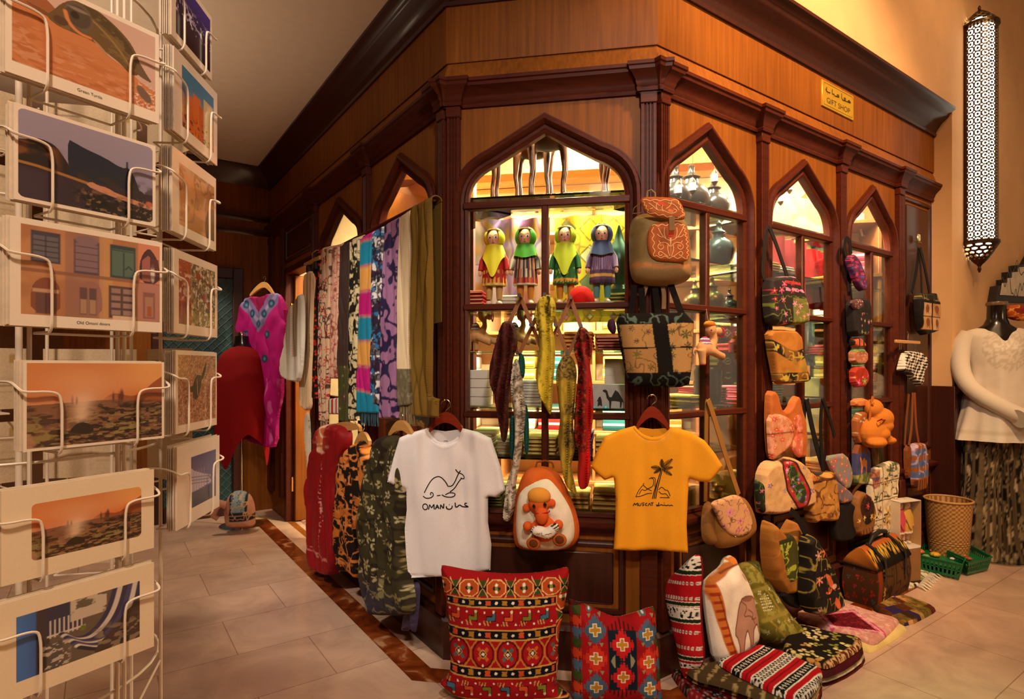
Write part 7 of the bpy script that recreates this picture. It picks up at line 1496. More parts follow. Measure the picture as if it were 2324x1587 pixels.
def s6(p):
    pal = [lin(q) for q in ('#c01a7a', '#1c86a8', '#e0a050')]; w = p.v*7.15+.10*fbm(p.u*4, p.v*20, 3)+.12*p.u; i = np.floor(w).astype(int); f = w-i; order = [1, 0, 2]
    c = np.array([lin('#1c86a8'), lin('#c01a7a'), lin('#e0a050')])[i % 3]; p.c = c; k = np.maximum(sst(.12, .0, f), sst(.88, 1, f)); p.m(k*(vn(p.u*3, p.v*160) > .25), '#a8907a', .8); p.m((f < .06)*1., '#e0506a', .7)
strip('scarf in wide magenta, turquoise and orange bands', ZA(906,640, 980,598, 972,1100, 968,1500)+ZB_(822,60, 826,192, 724,188)+ZA(888,1500), '#c01a7a', s6, fringe=('#2a4a5a', ZB_(738,190)[0], ZB_(822,194)[0], 16, .06))
def s7(p): p.blot(3, '#e6e0dc', .5, 3, 1, .03, asp=8); p.blot(4, '#3a7ab0', .6, 5, 1, .03, asp=9); p.scroll(3, '#3a1c3a', .06, 7, .9, .5, asp=8); k = np.mod(p.v*7, 1) < .25; p.m(k*1., '#241c2c', .8)
strip('blue, white and black ikat scarf between the banded and purple scarves', ZA(980,600, 1050,562, 1038,1100, 1026,1500)+ZB_(832,60, 830,152, 790,150)+ZA(968,1500), '#2c2238', s7)
def s8(p): p.scroll(2.6, '#2a2048', .085, 3, 1, .5, asp=6); p.flowers(2.6, ['#2a2048', '#3a2c5a'], 0, .5, .2, 5, '#b088b8', asp=6)
strip('purple scarf with bold navy script-like print', ZA(1052,560, 1140,512, 1132,1000, 1122,1587)+ZB_(916,120, 917,215, 832,217)+ZA(1022,1500, 1036,1000), '#a07098', s8)
def s9(p): p.m((p.v < .20)*1., '#6a6048'); p.blot(14, '#8a8064', .55, 3, .7, .06, (p.v < .2)*1., 4); p.m((np.abs(p.u-.78) < .02)*1., '#a88a6a', .6)
strip('pale cream shawl with an olive fringed lower end', ZA(1140,514, 1212,464, 1210,900, 1205,1400, 1200,1587)+ZB_(1000,60, 1000,150, 926,160)+ZA(1128,1440, 1132,1000), '#e8cfa8', s9, fringe=('#8a7a58', ZB_(930,150)[0], ZB_(1000,140)[0], 16, .09))
def s10(p):
    for k in (.30, .52, .72, .88): p.m(np.exp(-((p.u-k)/.02)**2), '#3a2810', .6)  # dark vertical bands paint the shade between the folds
strip('olive brown folded cloth nearest the corner pillar on the rail', ZA(1214,462, 1322,396, 1332,900, 1326,1587)+ZB_(1112,120, 1110,212, 1000,205)+ZA(1218,1500, 1216,1000), '#77591f', s10, mat_=CLOTH, name='folded_cloth', cat='cloth', amp=.016, fx=22)
# trousers clipped at the far end, white tunic
t = T('clip_hanger', 'wooden clip hanger with cream trousers by the doorway', 'hanger', FL); a, b = A(*FL.px(*ZA(560,790)[0], .15)), A(*FL.px(*ZA(652,762)[0], .15))
t.part('bar', G().box(a[0], b[0], -.158, -.142, (a[1]+b[1])/2-.012, (a[1]+b[1])/2+.012, .003), PINEW)
for k in (.25, .75): x = a[0]+(b[0]-a[0])*k; t.part('clip', G().box(x-.014, x+.014, -.162, -.138, (a[1]+b[1])/2-.06, (a[1]+b[1])/2-.012, .003), mat('clip_black', '#1c1814', rough=.4))
c_ = (a+b)/2; t.part('wire_hook', G().tube([(c_[0], -.15, c_[1]), (c_[0], -.15, c_[1]+.05), (c_[0]+.015, -.13, c_[1]+.07), (c_[0], -.11, c_[1]+.075)], .002, 6), RINGM); t.done()
mono('trousers', 'cream trousers clipped to a hanger at the far end of the rail', 'trousers', soft(FL, .145, ZA(565,836, 632,836, 622,1000, 612,1300, 604,1560)+ZB_(494,182, 440,172, 437,60)+ZA(540,1400, 562,1100), .02, .02, '#e2c096', lambda p: (p.m(np.exp(-((p.u-.62)/.03)**2), '#8a6a44', .4)), .009, folds=wav(.016, 30, 1, 2)), CLOTH, FL)
mono('tunic', 'white tunic with a brown lace panel hanging by the doorway', 'tunic', soft(FL, .20, ZA(500,1012, 548,962, 562,1000, 562,1280, 545,1490, 512,1506, 405,1466, 432,1320, 462,1140), .015, .014, '#e4dccb', lambda p: p.m((p.u > .62)*(p.u < .86)*(p.v > .3), '#a08058', .8), .009, folds=wav(.02, 22, 1, 2)), CLOTH, FL)
mono('white_cloth', 'long white cloth hanging inside the doorway', 'cloth', soft(FL, .03, ZB_(458,190, 486,180, 488,480, 466,480), .01, .01, '#e6dcc8', None, .012, folds=wav(.012, 30, 1, 2)), CLOTH, FL)
# lower row of garments
def r1(p):
    p.m(np.exp(-((p.u-.50)/.09)**2)*(p.v > .83)*(p.v < .995), '#e07a4a', .95); p.scroll(9, '#f0d0b8', .05, 3, .9, .5, np.exp(-((p.u-.5)/.12)**2)*(p.v > .84), 2.5); p.ell(.5, .815, .09, .02, '#e8b894'); p.m((np.abs(p.u-.5-.02*np.sin(p.v*20)) < .02)*(p.v < .8)*(vn(p.u*60, p.v*120) > .6)*1., '#e0a090', .8); p.m((p.v < .16)*(p.v > .13)*(vn(p.u*40, p.v*90) > .5), '#d88a7a', .6)
mono('kaftan', 'long red kaftan with a peach embroidered neckline below the scarves', 'kaftan', soft(FL, .15, ZB_(556,246, 585,240, 640,240, 685,262, 692,335, 668,420, 640,520, 646,600, 634,700, 640,970, 575,985, 500,920, 500,650, 488,640, 500,480, 540,300), .04, .03, '#8c0b13', r1, .006, folds=pleat(.022, 24, 5)), SILK, FL)
def r2(p): p.scroll(5, '#c8702a', .07, 3, 1, .5, asp=2.6); p.scroll(7, '#d88a4a', .05, 9, .9, .5, asp=2.6); p.flowers(5, ['#c8702a', '#b85a1c'], 5, .5, .4, 6, '#2a140c', asp=3); p.m((p.v < .05)*1., '#b0602a', .7)
mono('robe', 'black robe with dense orange paisley between the red kaftan and olive jacket', 'robe', soft(FL, .15, ZB_(700,352, 738,325, 772,332, 802,400, 795,520, 770,650, 748,760, 738,850, 750,1012, 720,965, 640,960, 634,700, 642,480, 660,400), .04, .03, '#1c110d', r2, .005, folds=pleat(.016, 22, 8)), CLOTH, FL)
def r3(p):
    p.flowers(6, ['#a89a6a', '#8a7c4a', '#b8ac84'], 5, .9, .48, 3, '#2a2418', asp=2.4); p.scroll(7, '#2a2216', .06, 5, 1, .5, asp=2.4); k = (p.v < .28)*1.; p.m(k*sst(.28, .1, p.v), '#3a3448', .75); p.scroll(6, '#8a845a', .05, 8, .8, .5, k, 2.4)
t = T('jacket', 'olive and black flowered jacket with a purple lining beside the white t-shirt', 'jacket', FL)
t.part('jacket_body', soft(FL, .15, ZB_(850,302, 905,288, 965,335, 985,560, 965,800, 985,1000, 1005,1120, 985,1175, 880,1178, 790,1170, 770,900, 758,720, 790,480, 830,345), .045, .035, '#3c3620', r3, .005, folds=pleat(.02, 20, 3)), CLOTH)
t.part('purple_lining', soft(FL, .13, ZB_(760,690, 800,700, 780,900, 800,1100, 740,960, 728,870), .02, .02, '#3a2a58', None, .009, folds=wav(.02, 22, 1, 2, 3)), SILK)
t.part('purple_lining', soft(FL, .12, ZB_(975,1000, 1022,1010, 1018,1130, 1000,1280, 985,1230, 950,1270, 965,1130), .02, .02, '#4a4060', None, .009, folds=wav(.02, 22, 1, 2, 3)), SILK); t.done()
for q, top, w, lab in ((ZB_(705,345, 740,300, 775,335), ZB_(745,235)[0], PINEW, 'pale wooden hanger in the orange paisley robe'), (ZB_(872,300, 928,245, 985,300), ZB_(945,190)[0], PINEW, 'pale wooden hanger in the olive flowered jacket'), (ZB_(590,262, 700,258, 730,270), ZB_(690,220)[0], PINEW, 'pale wooden hanger in the red kaftan')):
    hook_hanger(FL, .16, q, top, w, lab, pin=False)
# magenta kaftan on the passage wall
FKm = Fr((-2.31, 4.95, 0), (.58, -.45, 0))
hook_hanger(FKm, .035, ZA(235,980, 318,910, 378,980), ZA(318,865)[0], PINEW, 'pale wooden hanger in the magenta kaftan', pin=False)
def m1(p):
    N = p.fp(ZA(205,1000, 250,1060, 300,1150, 350,1060, 395,985)); p.line(N, .11, '#7a6a9a', 1); p.line(N, .03, '#9a94b8', 1)
    for q in ZA(225,1035, 262,1090, 300,1150, 335,1090, 375,1030, 220,1215, 352,1215, 335,1360): x, y = p.fp([q])[0]; p.ell(x, y, .05, .028, '#2c3c5c'); p.ell(x, y, .02, .012, '#4a8a9a')
    p.poly(p.fp(ZA(248,992, 300,1095, 355,980, 300,985)), '#8a0f4a'); p.blot(14, '#d86ab0', .62, 3, .6, .05, (p.v < .45)*(p.u > .6)*1.)
mono('kaftan', 'magenta kaftan with a blue embroidered V neck hanging behind the red poncho', 'kaftan', soft(FKm, .04, ZA(205,1000, 248,985, 300,992, 360,965, 410,968, 440,1010, 466,1090, 445,1300, 432,1587)+ZB_(362,20, 352,120, 330,200, 330,352, 270,360, 150,310)+ZA(190,1500, 200,1300, 205,1215, 150,1205, 170,1100), rnd=1, depth=.012, r=.015, base='#b01272', deco=m1, step=.008, folds=pleat(.016, 16, 3)), SILK, FKm)
# red poncho on a bust stand
pb_ = floor_pt(548, 1193); FP = Fr(pb_, (math.cos(.25), math.sin(.25), 0))
t = T('bust_stand', 'black bust on a chrome pole wearing a red poncho in the passage', 'mannequin', FP); nk = FP.px(*ZA(185,1225)[0])
ks = 4.6/1332
t.part('stand_base', G().lathe([(.16, 0), (.16, .008), (.04, .018)], (0, 0, 0), 40), mat('chrome', '#c8c8c8', rough=.12, metal=1)); t.part('pole', G().tube([(0, 0, .015), (0, 0, 1.2)], .011, 10), mat('chrome', '#c8c8c8'))
zn = nk[1]; xn = nk[0]
t.part('bust', G().loft([ringe(xn*.5, z, rx, ry, 40) for z, rx, ry in ((zn-.40, .14, .09), (zn-.25, .15, .1), (zn-.14, .13, .08), (zn-.09, .075, .06), (zn-.05, .055, .055), (zn, .05, .052))]), BLK)
t.part('neck_cap', G().lathe([(.03, zn), (.032, zn+.012), (.026, zn+.03)], (xn*.5, 0, 0), 20), mat('chrome', '#c8c8c8'))
L0, L1 = FP.px(*ZA(30,1330)[0])[0], FP.px(*ZA(340,1450)[0])[0]
rr = []
for k in range(40):
    f = k/39; n = 96; a = np.arange(n)*2*PI/n; w = np.interp(f, [0, .05, .12, .3, .6, 1], [.06, .12, .165, .19, .205, .20]); d = np.interp(f, [0, .1, .3, 1], [.06, .10, .14, .17]); wob = .035*f
    low = .74+.20*np.exp(-((np.mod(a-1.35*PI+PI, 2*PI)-PI)/.35)**2)+.20*np.exp(-((np.mod(a-1.93*PI+PI, 2*PI)-PI)/.3)**2)-.06*np.exp(-((np.mod(a-1.62*PI+PI, 2*PI)-PI)/.3)**2)
    rr.append(np.stack([xn*.5+w*(1+wob*np.sin(a*7))*np.cos(a), d*np.where(np.sin(a) > 0, .45, 1)*(1+wob*np.sin(a*7+1))*np.sin(a), zn-.08-f*low], 1))
t.part('poncho', G().loft(rr, False, lin('#7e0609')), CLOTH); t.done()
# patchwork stuffed elephant at its foot
t = T('stuffed_elephant', 'small patchwork stuffed elephant on the floor below the red poncho', 'stuffed toy', FP); Pm = lambda a, b: FP.px(*ZB_(a, b)[0], .22)
def el(p):
    p.blot(4, '#c89a84', .5, 3, .5, .2); p.rect(.22, .80, .42, 1.1, '#27303a'); p.rect(.30, .72, .50, 1.1, '#8aa0a4'); p.flowers(5, ['#2a3a58', '#c8a070', '#4a6a7a'], 5, .9, .42, 3, '#d8c8a8', (p.u > .3)*(p.u < .72)*(p.v > .5)*1.); p.scroll(7, '#c8a878', .05, 4, .9, .5, (p.u > .2)*(p.u < .82)*(p.v > .40)*1.); p.rect(.25, 1.1, .26, .40, '#2a2a30'); p.scroll(8, '#b8906a', .06, 8, .9, .5, (p.u > .25)*(p.v > .26)*(p.v < .4)*1.); p.m((p.v < .1)*1., '#a83a3a', .6)
t.part('toy_body', soft(FP, .16, ZB_(70,625, 85,590, 110,570, 150,566, 190,582, 212,630, 216,700, 215,745, 150,750, 80,748, 66,720, 62,660), .12, .10, '#c09078', el, .005), KNIT)
t.part('trunk', G().tube([(x, -.24, z) for x, z in (Pm(78,640), Pm(45,628), Pm(22,655), Pm(12,690), Pm(35,703))], [.032, .030, .026, .022, .018], 12, lin('#b9826c')), KNIT)
t.part('ear', soft(FP, .27, ZB_(66,640, 85,600, 92,660, 78,710), .02, .02, '#b07a68', None, .007), KNIT); t.done()
slab('door_mat', 'small pinkish patterned mat lying inside the doorway', 'mat', ZB_(405,690, 485,688, 490,750, 470,742), .001, .008, '#b08a78', lambda p: p.blot(8, '#7a3a3a', .5, 3, .8, .1), step=.02)
# ================================================================ the lit shop interior behind the glass
rs = np.random.RandomState(11); random.seed(11)
WOODL = woodm('shelf_wood', '#7a4a22', '#a06a38', 'x', rough=.4)
def gz(fr, y, out=-.2): return fr.px(1240 if fr is FB else 1700, y, out)[1]
ZSH = [('top', 1.985), ('upper', 1.497), ('second', 1.318), ('middle', 1.075), ('low', .862), ('bottom', .632)]
WN = {'B': 'front window', 0: 'first right window', 1: 'second right window', 2: 'third right window'}
def shelf(fr, key, x0, x1, zs, y0=.035, y1=.34):
    for nm, z in zs:
        mono('glass_shelf', 'greenish glass %s shelf behind the %s' % (nm, WN[key]), 'shelf', G().box(x0, x1, y0, y1, z-.010, z-.001, .001), SHELFG, fr)
shelf(FB, 'B', .05, BW-.05, ZSH)
RZ = [('top', 1.985), ('upper', 1.73), ('second', 1.497), ('middle', 1.318), ('low', 1.075), ('lower', .862), ('bottom', .632)]
for k, (a, b) in enumerate(bays): shelf(FR, k, a+.01 if k else .10, b-.01, RZ, .05, .34)
PALS = {'red': ('#a01c1c', '#e0c8a8', '#5a1010'), 'cream': ('#e0d0b0', '#c8b088', '#f0e6d4'), 'olive': ('#6a6a2c', '#b0a860', '#3a3a1c'), 'teal': ('#1c5a5a', '#8ab0a8', '#0f3a3a'), 'purple': ('#5a2c5a', '#b088b0', '#2c1a34'), 'orange': ('#c8702a', '#f0c080', '#7a3a14'), 'black': ('#1c1a18', '#8a8074', '#3a3430'), 'gold': ('#b08a34', '#e8d090', '#6a4a14'), 'pink': ('#c8506a', '#f0b0b8', '#7a2034'), 'white': ('#e8e2d6', '#cfc6b4', '#f4f0e8')}
CM = {}
def cloth_mesh(pal, w, d, h):
    c0, c1, c2 = PALS[pal]; g = G().box(-w/2, w/2, -d/2, d/2, 0, h, min(.009, h*.45), c0, 2)
    g.box(-w/2+.004, w/2-.004, -d/2-.0012, -d/2+.01, h*.40, h*.60, 0, c1); g.box(-w/2+.006, w/2-.006, -d/2-.0006, -d/2+.01, h*.12, h*.22, 0, c2)
    v = g.V(); k = (v[:, 2] > h*.9); c = np.vstack(g.c); c[k] = lin(c1)*.5+lin(c0)*.5; g.c = [c]; g.v = [v]; return g
def stack(fr, u, y, z, n, pal, w, d, h, label, name='folded_shawl', cat='folded shawl'):
    first = None
    for k in range(n):
        f2 = fr.shift(u+random.uniform(-.004, .004), y+random.uniform(-.004, .004), z+k*(h+.0006))
        if first is None:
            key = (pal, round(w, 3), h)
            if key in CM:
                first = copy_tree(CM[key], f2.mat(), label, label)
            else: first = CM[key] = mono(name, label, cat, cloth_mesh(pal, w, d, h), CLOTH, f2, label)
        else: copy_tree(first, f2.mat(), label, label)
used = {}
def fill(fr, key, nm, z, x0, x1, pals, hmax, y=.19):
    x = x0+.01
    while x < x1-.09:
        w = random.choice((.105, .125, .145)); w = min(w, x1-x-.005)
        if w < .08: break
        w = .105 if w < .115 else w
        if x+w > x1: break
        p = random.choice(pals); h = random.choice((.012, .016, .020)); n = int(min(hmax, .11)*random.uniform(.6, 1.0)/h); tag_ = '%s folded shawls stacked on the %s shelf behind the %s' % (p, nm, WN[key]); used[tag_] = used.get(tag_, 0)+1
        lab = '%s folded shawl %sin a stack on the %s shelf behind the %s' % (p, '' if used[tag_] == 1 else ('striped ' if used[tag_] == 2 else 'narrow '), nm, WN[key])
        stack(fr, x+w/2, y, z+.0005, max(2, n), p, w, .20, h, lab); x += w+random.uniform(.008, .02)
# front window: shelves of shawls
X0, X1 = .06, BW-.06
stack(FB, FB.px(1077, 690, -.2)[0], .24, 1.4975, 6, 'red', .10, .16, .016, 'red and cream folded shawl stacked at the feet of the first doll')
stack(FB, FB.px(1156, 690, -.2)[0], .25, 1.4975, 6, 'white', .10, .16, .012, 'white folded shawl stacked between the first two dolls')
stack(FB, FB.px(1405, 690, -.2)[0], .22, 1.4975, 5, 'olive', .09, .16, .014, 'olive folded shawl stacked beside the navy-scarfed doll')
fill(FB, 'B', 'second', 1.318, X0+.42, X1, ['red', 'gold', 'orange', 'pink', 'black'], .09)
fill(FB, 'B', 'low', .862, X0, X1, ['olive', 'cream', 'gold', 'red', 'purple', 'white', 'gold'], .12)
fill(FB, 'B', 'bottom', .632, X0, X1, ['gold', 'olive', 'cream', 'orange', 'black', 'red', 'white'], .12)
stack(FB, FB.px(1205, 905, -.2)[0], .2, 1.0755, 9, 'white', .11, .18, .012, 'white folded shawl stacked on the middle shelf behind the peg rack')
# cartons and camel picture
bx0 = None; CART = mat('white_carton', '#d8d0c4', rough=.6, var=.04)
for k in range(4):
    f2 = FB.shift(FB.px(1087, 870, -.12)[0], .15, 1.0755+.040*k); lab = 'white carton, one of four stacked behind the dark maroon scarf'
    if bx0 is None: bx0 = mono('carton', lab, 'carton', G().box(-.045, .045, -.06, .06, 0, .0385, .002), CART, f2, 'white cartons behind the maroon scarf')
    else: copy_tree(bx0, f2.mat())
for k in range(3):
    f2 = FB.shift(FB.px(1396, 840, -.12)[0], .2, 1.172+.0365*k)
    copy_tree(bx0, f2.mat(), 'cream carton in the pile above the camel picture', 'cartons above the camel picture')
q = FB.pts([(1345, 872), (1425, 872), (1425, 931), (1345, 931)], -.07); x0, x1, z0, z1 = q[0][0], q[1][0], q[3][1], q[0][1]
t = T('camel_picture', 'silver picture of a man leading a dark camel behind the front window', 'picture', FB)
t.main(G().box(x0, x1, .070, .078, z0, z1+.0, .002), mat('silver_board', '#b8b4ac', rough=.35))
hf = lambda P: np.full(len(P), .0698); g = G(); E2 = lambda *q: [Z2(q[i], q[i+1])[0] for i in range(0, len(q), 2)]
pz = lambda L: FB.pts(L, -.07)
g.plate(pz(E2(1080,722, 1100,718, 1112,728, 1118,750, 1125,768, 1140,770, 1150,750, 1165,722, 1185,735, 1200,760, 1215,785, 1222,810, 1210,800, 1205,840, 1196,840, 1196,800, 1165,795, 1140,795, 1135,842, 1126,842, 1124,798, 1108,775, 1100,740, 1084,732)), (), .0690, .0698); g.plate(pz(E2(1055,770, 1066,764, 1074,790, 1078,832, 1062,822, 1046,832, 1050,795, 1042,800)), (), .0690, .0698)
t.part('camel_silhouette', g, mat('silhouette', '#171310', rough=.6)); t.done()
for a in ((1024, 830), (1100, 838)): mono('blue_bead', 'turquoise bead at the %s foot of the camel picture' % ('left' if a[0] < 1060 else 'centre'), 'bead', G().ball((FB.px(*Z2(*a)[0], -.05)[0], .055, z0+.008), .010, 10, 8), mat('turquoise', '#3aa8c0', rough=.3), FB)
# red knitted cap, plush camels on the second shelf
u = FB.px(1320, 690, -.10)[0]; mono('red_cap', 'round red felt cap on the upper shelf behind the right peg', 'cap', G().lathe([(.055, 0), (.060, .012), (.056, .045), (.042, .075), (.02, .092), (.002, .096)], (u, .06, 1.4975), 32, lin('#b01010')), KNIT, FB)
pc = [o for o in COL.objects if o.name == 'plush_camel'][0]
for i, x in enumerate((1090, 1178)):
    u = FB.px(x, 745, -.15)[0]; M = FB.shift(u, .16, 1.3195).mat() @ Matrix.Diagonal((.72, 1.0, 1.1, 1))
    o = copy_tree(pc, M, 'tan plush camel standing on the second glass shelf, %s of two' % ('left' if i == 0 else 'right'), None)
    for ch in list(o.children):
        if ch.name.startswith('hang_string'): bpy.data.objects.remove(ch)
# carved camels on the top glass shelf (their heads are above the arch)
h = G()
for x, y in ((-.07, -.02), (-.06, .025), (.07, -.02), (.08, .025)): h.tube([(x, y, .17), (x+.006, y, .09), (x-.002, y, .05), (x, y, .0)], [.020, .012, .010, .013], 10)
h.ball((0, 0, .20), (.11, .042, .05)).ball((.0, 0, .25), (.045, .032, .05)).tube([(.10, 0, .20), (.15, 0, .22), (.165, 0, .30), (.17, 0, .33)], [.03, .022, .017, .018], 10).ball((.195, 0, .335), (.032, .018, .019)).tube([(-.11, 0, .21), (-.125, 0, .16)], [.008, .006], 8)
cam_g = fuse(h, .006, 5).xf(np.diag([1, 1, 1.35, 1])); c0 = None; CW = mat('carved_camel', '#4a2c14', rough=.4, coat=.2)
for k, (u, y, rot) in enumerate(((.10, .14, 0), (.30, .2, PI), (.46, .12, .2), (.68, .18, PI+.2), (.78, .14, 0))):
    M = FB.mat((u, y, 1.9855)) @ Matrix.Rotation(rot, 4, 'Z'); lab = 'dark carved camel on the top glass shelf, %s of the herd' % ('leftmost', 'second from the left', 'middle', 'second from the right', 'rightmost')[k]
    if c0 is None:
        t = T('carved_camel', lab, 'carved camel', FB.shift(u, y, 1.9855), 'carved camels over the dolls'); t.part('body', cam_g, CW); t.part('saddle', G().ball((0, 0, .354), (.05, .036, .06), 14, 8, lin('#5a4a24')), KNIT); c0 = t.done()
    else: copy_tree(c0, M, lab)
# hung cloths behind the dolls
def backcloth(label, x0, x1, z0, z1, fn, y=.36):
    U, V = np.meshgrid(np.linspace(0, 1, 110), np.linspace(0, 1, 120), indexing='ij'); p = Pt(U, V, '#e0a060', .01); fn(p)
    X = x0+(x1-x0)*U; Z = z0+(z1-z0)*V; Y = y+.014*np.sin(U*22)+.01*np.sin(U*9+2)
    mono('hung_shawl', label, 'shawl', G().grid(np.stack([X, Y, Z], -1), p.c, .003), SILK, FB)
def bc1(p): p.blot(2.2, '#e6c8e0', .5, 3, 1, .06); p.blot(3, '#b488d0', .6, 5, .9, .04); p.scroll(3, '#8a60b8', .04, 7, .7); p.m((np.hypot(p.u-.75, p.v-.3) < .2)*1., '#e89a7a', .7)
def bc2(p): k = np.abs(np.mod(p.u*4, 1)-.5)+np.abs(np.mod(p.v*4, 1)-.5); i = np.floor(p.u*4)+np.floor(p.v*4)*3; pal = np.array([lin(q) for q in ('#e8c83a', '#c88aa8', '#e8dcae', '#7a8a6a', '#d8a02a', '#9a7ab0')]); p.m(p.u*0+1, '#e2be3c'); m = k < .42; c = pal[(hsh(i, i*0+1, 2)*6).astype(int) % 6]; p.c = np.where(m[..., None], c, p.c); p.m((np.abs(k-.42) < .03)*1., '#8a6a1c'); p.scroll(9, '#8a5a2a', .04, 3, .6)
backcloth('peach and lilac shawl hung behind the first two dolls', .03, .40, 1.50, 1.965, bc1); backcloth('yellow diamond patchwork shawl hung behind the last two dolls', .42, .87, 1.46, 1.965, bc2)
# vases, pots and lit lamps
POT = mat('dark_pot', '#2c2f30', rough=.22, metal=.5, var=.2); BRZ = mat('bronze', '#5a4420', rough=.3, metal=.8, var=.2); 
def pot(fr, u, y, z, s, m, label, prof=None, name='pot', cat='pot'):
    P = prof or [(.04, 0), (.05, .006), (.075, .05), (.085, .09), (.07, .13), (.035, .155), (.03, .175), (.04, .185), (.02, .20), (.012, .22), (.016, .235), (.003, .25)]
    return mono(name, label, cat, G().lathe([(r*s, q*s) for r, q in P], (u, y, z+.0003), 28), m, fr)
GVM = mat('green_metal', '#22463a', rough=.35, metal=.3); pot(FB, FB.px(1405, 560, -.2)[0], .22, 1.57, 1.15, GVM, 'dark green finialled jar beside the navy-scarfed doll', [(.03, 0), (.035, .02), (.02, .04), (.045, .08), (.06, .13), (.045, .18), (.02, .21), (.012, .24), (.003, .27)])
f0 = FR.px
for k, (x, s, lab) in enumerate(((1535, .95, 'grey metal ewer on the top shelf of the first right window, left'), (1575, 1.1, 'grey metal ewer on the top shelf of the first right window, centre'), (1622, .95, 'grey metal ewer on the top shelf of the first right window, right'))): pot(FR, f0(x, 440, -.25)[0], .255+.01*(k % 2), 1.986, s, POT, lab, name='ewer', cat='ewer')
pot(FR, f0(1635, 560, -.14)[0], .15, 1.731, .92, mat('blue_grey_pot', '#4a5560', rough=.25, metal=.4, var=.25), 'large blue-grey pot with a finial on the upper shelf of the first right window')
pot(FR, f0(1620, 680, -.15)[0], .16, 1.498, .75, BRZ, 'bronze teapot body on the second shelf of the first right window'); pot(FR, f0(1655, 680, -.2)[0], .2, 1.498, .6, POT, 'small dark pot beside the bronze teapot in the first right window'); pot(FR, f0(1585, 680, -.2)[0], .22, 1.498, .7, BRZ, 'bronze jar left of the teapot in the first right window')
pot(FR, f0(1606, 900, -.14)[0], .14, 1.076, 1.0, mat('ribbed_jar', '#2a1c12', rough=.3, var=.4, vs=90), 'dark ribbed jar on the low shelf behind the plush camel', [(.05, 0), (.062, .01), (.066, .05), (.062, .06), (.067, .10), (.062, .11), (.066, .15), (.055, .17), (.06, .18)], 'jar', 'jar')
pot(FR, f0(1664, 820, -.14)[0], .14, 1.319, .42, mat('red_lacquer', '#b0141a', rough=.25), 'red bottle on the middle shelf of the first right window', [(.05, 0), (.055, .02), (.055, .12), (.02, .16), (.018, .22), (.026, .225), (.02, .24)], 'bottle', 'bottle')
LG = emitm('small_lamp_glow', '#ffe9c4', 9.0)
for k, (x, y, out, lab) in enumerate(((1572, 424, -.11, 'lit hanging lamp left in the first right window'), (1622, 404, -.12, 'lit hanging lamp right in the first right window'), (1540, 430, -.10, 'lit hanging lamp at the left edge of the first right window'), (1792, 424, -.13, 'lit hanging lamp high in the second right window'), (1772, 450, -.12, 'lit hanging lamp lower in the second right window'))):
    u, v = FR.px(x, y, out); t = T('hanging_lamp', lab, 'lamp', FR); t.part('glowing_glass', G().lathe([(.009, -.023), (.014, -.013), (.014, .017), (.008, .023)], (u, -out, v), 16), LG); t.part('cap', G().lathe([(.016, .017), (.013, .026), (.003, .042)], (u, -out, v), 16), BRZ); t.part('base', G().lathe([(.002, -.04), (.010, -.03), (.016, -.018)], (u, -out, v), 16), BRZ); t.part('chain', G().tube([(u, -out, v+.038), (u, -out, 2.61)], .002, 5), BRZ); t.done()
# kilim hung low in the first right window; gold box; brass bowls; clothes behind the second window
def bk(p): k = np.abs(np.mod(p.u*3, 1)-.5)+np.abs(np.mod(p.v*6, 1)-.5); p.m(k*0+1, '#6a0f14'); p.m((k < .28)*1., '#e8dcc0'); p.m((k < .2)*1., '#6a0f14'); p.m((k < .08)*1., '#e8dcc0'); p.m((np.mod(p.v*2.5, 1) < .12)*1., '#241410'); p.m((p.u < .22)*1., '#c8b860'); p.m((p.u < .22)*(np.mod(p.v*14, 1) < .4), '#5a6a24')
def panel2(label, fr, Q, out, fn, name='hung_shawl', cat='shawl', amp=.010):
    L = fr.pts(Q, out); lo, hi = bbox(L); U, V = np.meshgrid(np.linspace(0, 1, 80), np.linspace(0, 1, 90), indexing='ij'); p = Pt(U, V, '#b03030', .01); fn(p)
    mono(name, label, cat, G().grid(np.stack([lo[0]+(hi[0]-lo[0])*U, -out+amp*np.sin(U*20)+amp*.6*np.sin(U*7+V*3), lo[1]+(hi[1]-lo[1])*V], -1), p.c, .003), SILK, fr)
panel2('maroon and cream kilim hung in the first right window', FR, [(1605, 742), (1690, 742), (1690, 930), (1605, 930)], -.35, bk)
panel2('large rose pink dress hung in the second right window', FR, [(1745, 555), (1835, 555), (1835, 720), (1745, 720)], -.20, lambda p: (p.m(p.u*0+1, '#d8485a'), p.blot(2, '#c03044', .55, 3, .6, .1)), 'hung_dress', 'dress', .02)
panel2('bright red cloth hung right of the rose pink dress', FR, [(1828, 575), (1880, 575), (1880, 700), (1828, 700)], -.26, lambda p: (p.m(p.u*0+1, '#c81420'), p.blot(2, '#90101a', .55, 3, .8, .1)), 'hung_dress', 'dress', .02)
panel2('cream and gold shawl hung high in the second right window', FR, [(1745, 470), (1885, 470), (1885, 560), (1745, 560)], -.34, lambda p: (p.m(p.u*0+1, '#e8c878'), p.blot(4, '#c89a48', .5, 3, .8, .08)))
panel2('blue and white printed cloth in the second right window', FR, [(1825, 735), (1850, 735), (1850, 830), (1825, 830)], -.22, lambda p: (p.m(p.u*0+1, '#dfe4ea'), p.blot(5, '#3a5a8a', .55, 3, .9, .05)))
def bxx(fr, x, y, out, w, d, h, col, label, z=None, name='carton', cat='carton', b=.003):
    u, v = fr.px(x, y, out); z = v if z is None else z; return mono(name, label, cat, G().box(u-w/2, u+w/2, -out-d/2, -out+d/2, z+.0004, z+h, b), mat('box_'+col[1:], col, rough=.5), fr)
bxx(FR, 1652, 920, -.2, .16, .16, .16, '#c88a34', 'large gold box on the lower shelf of the first right window', .862)
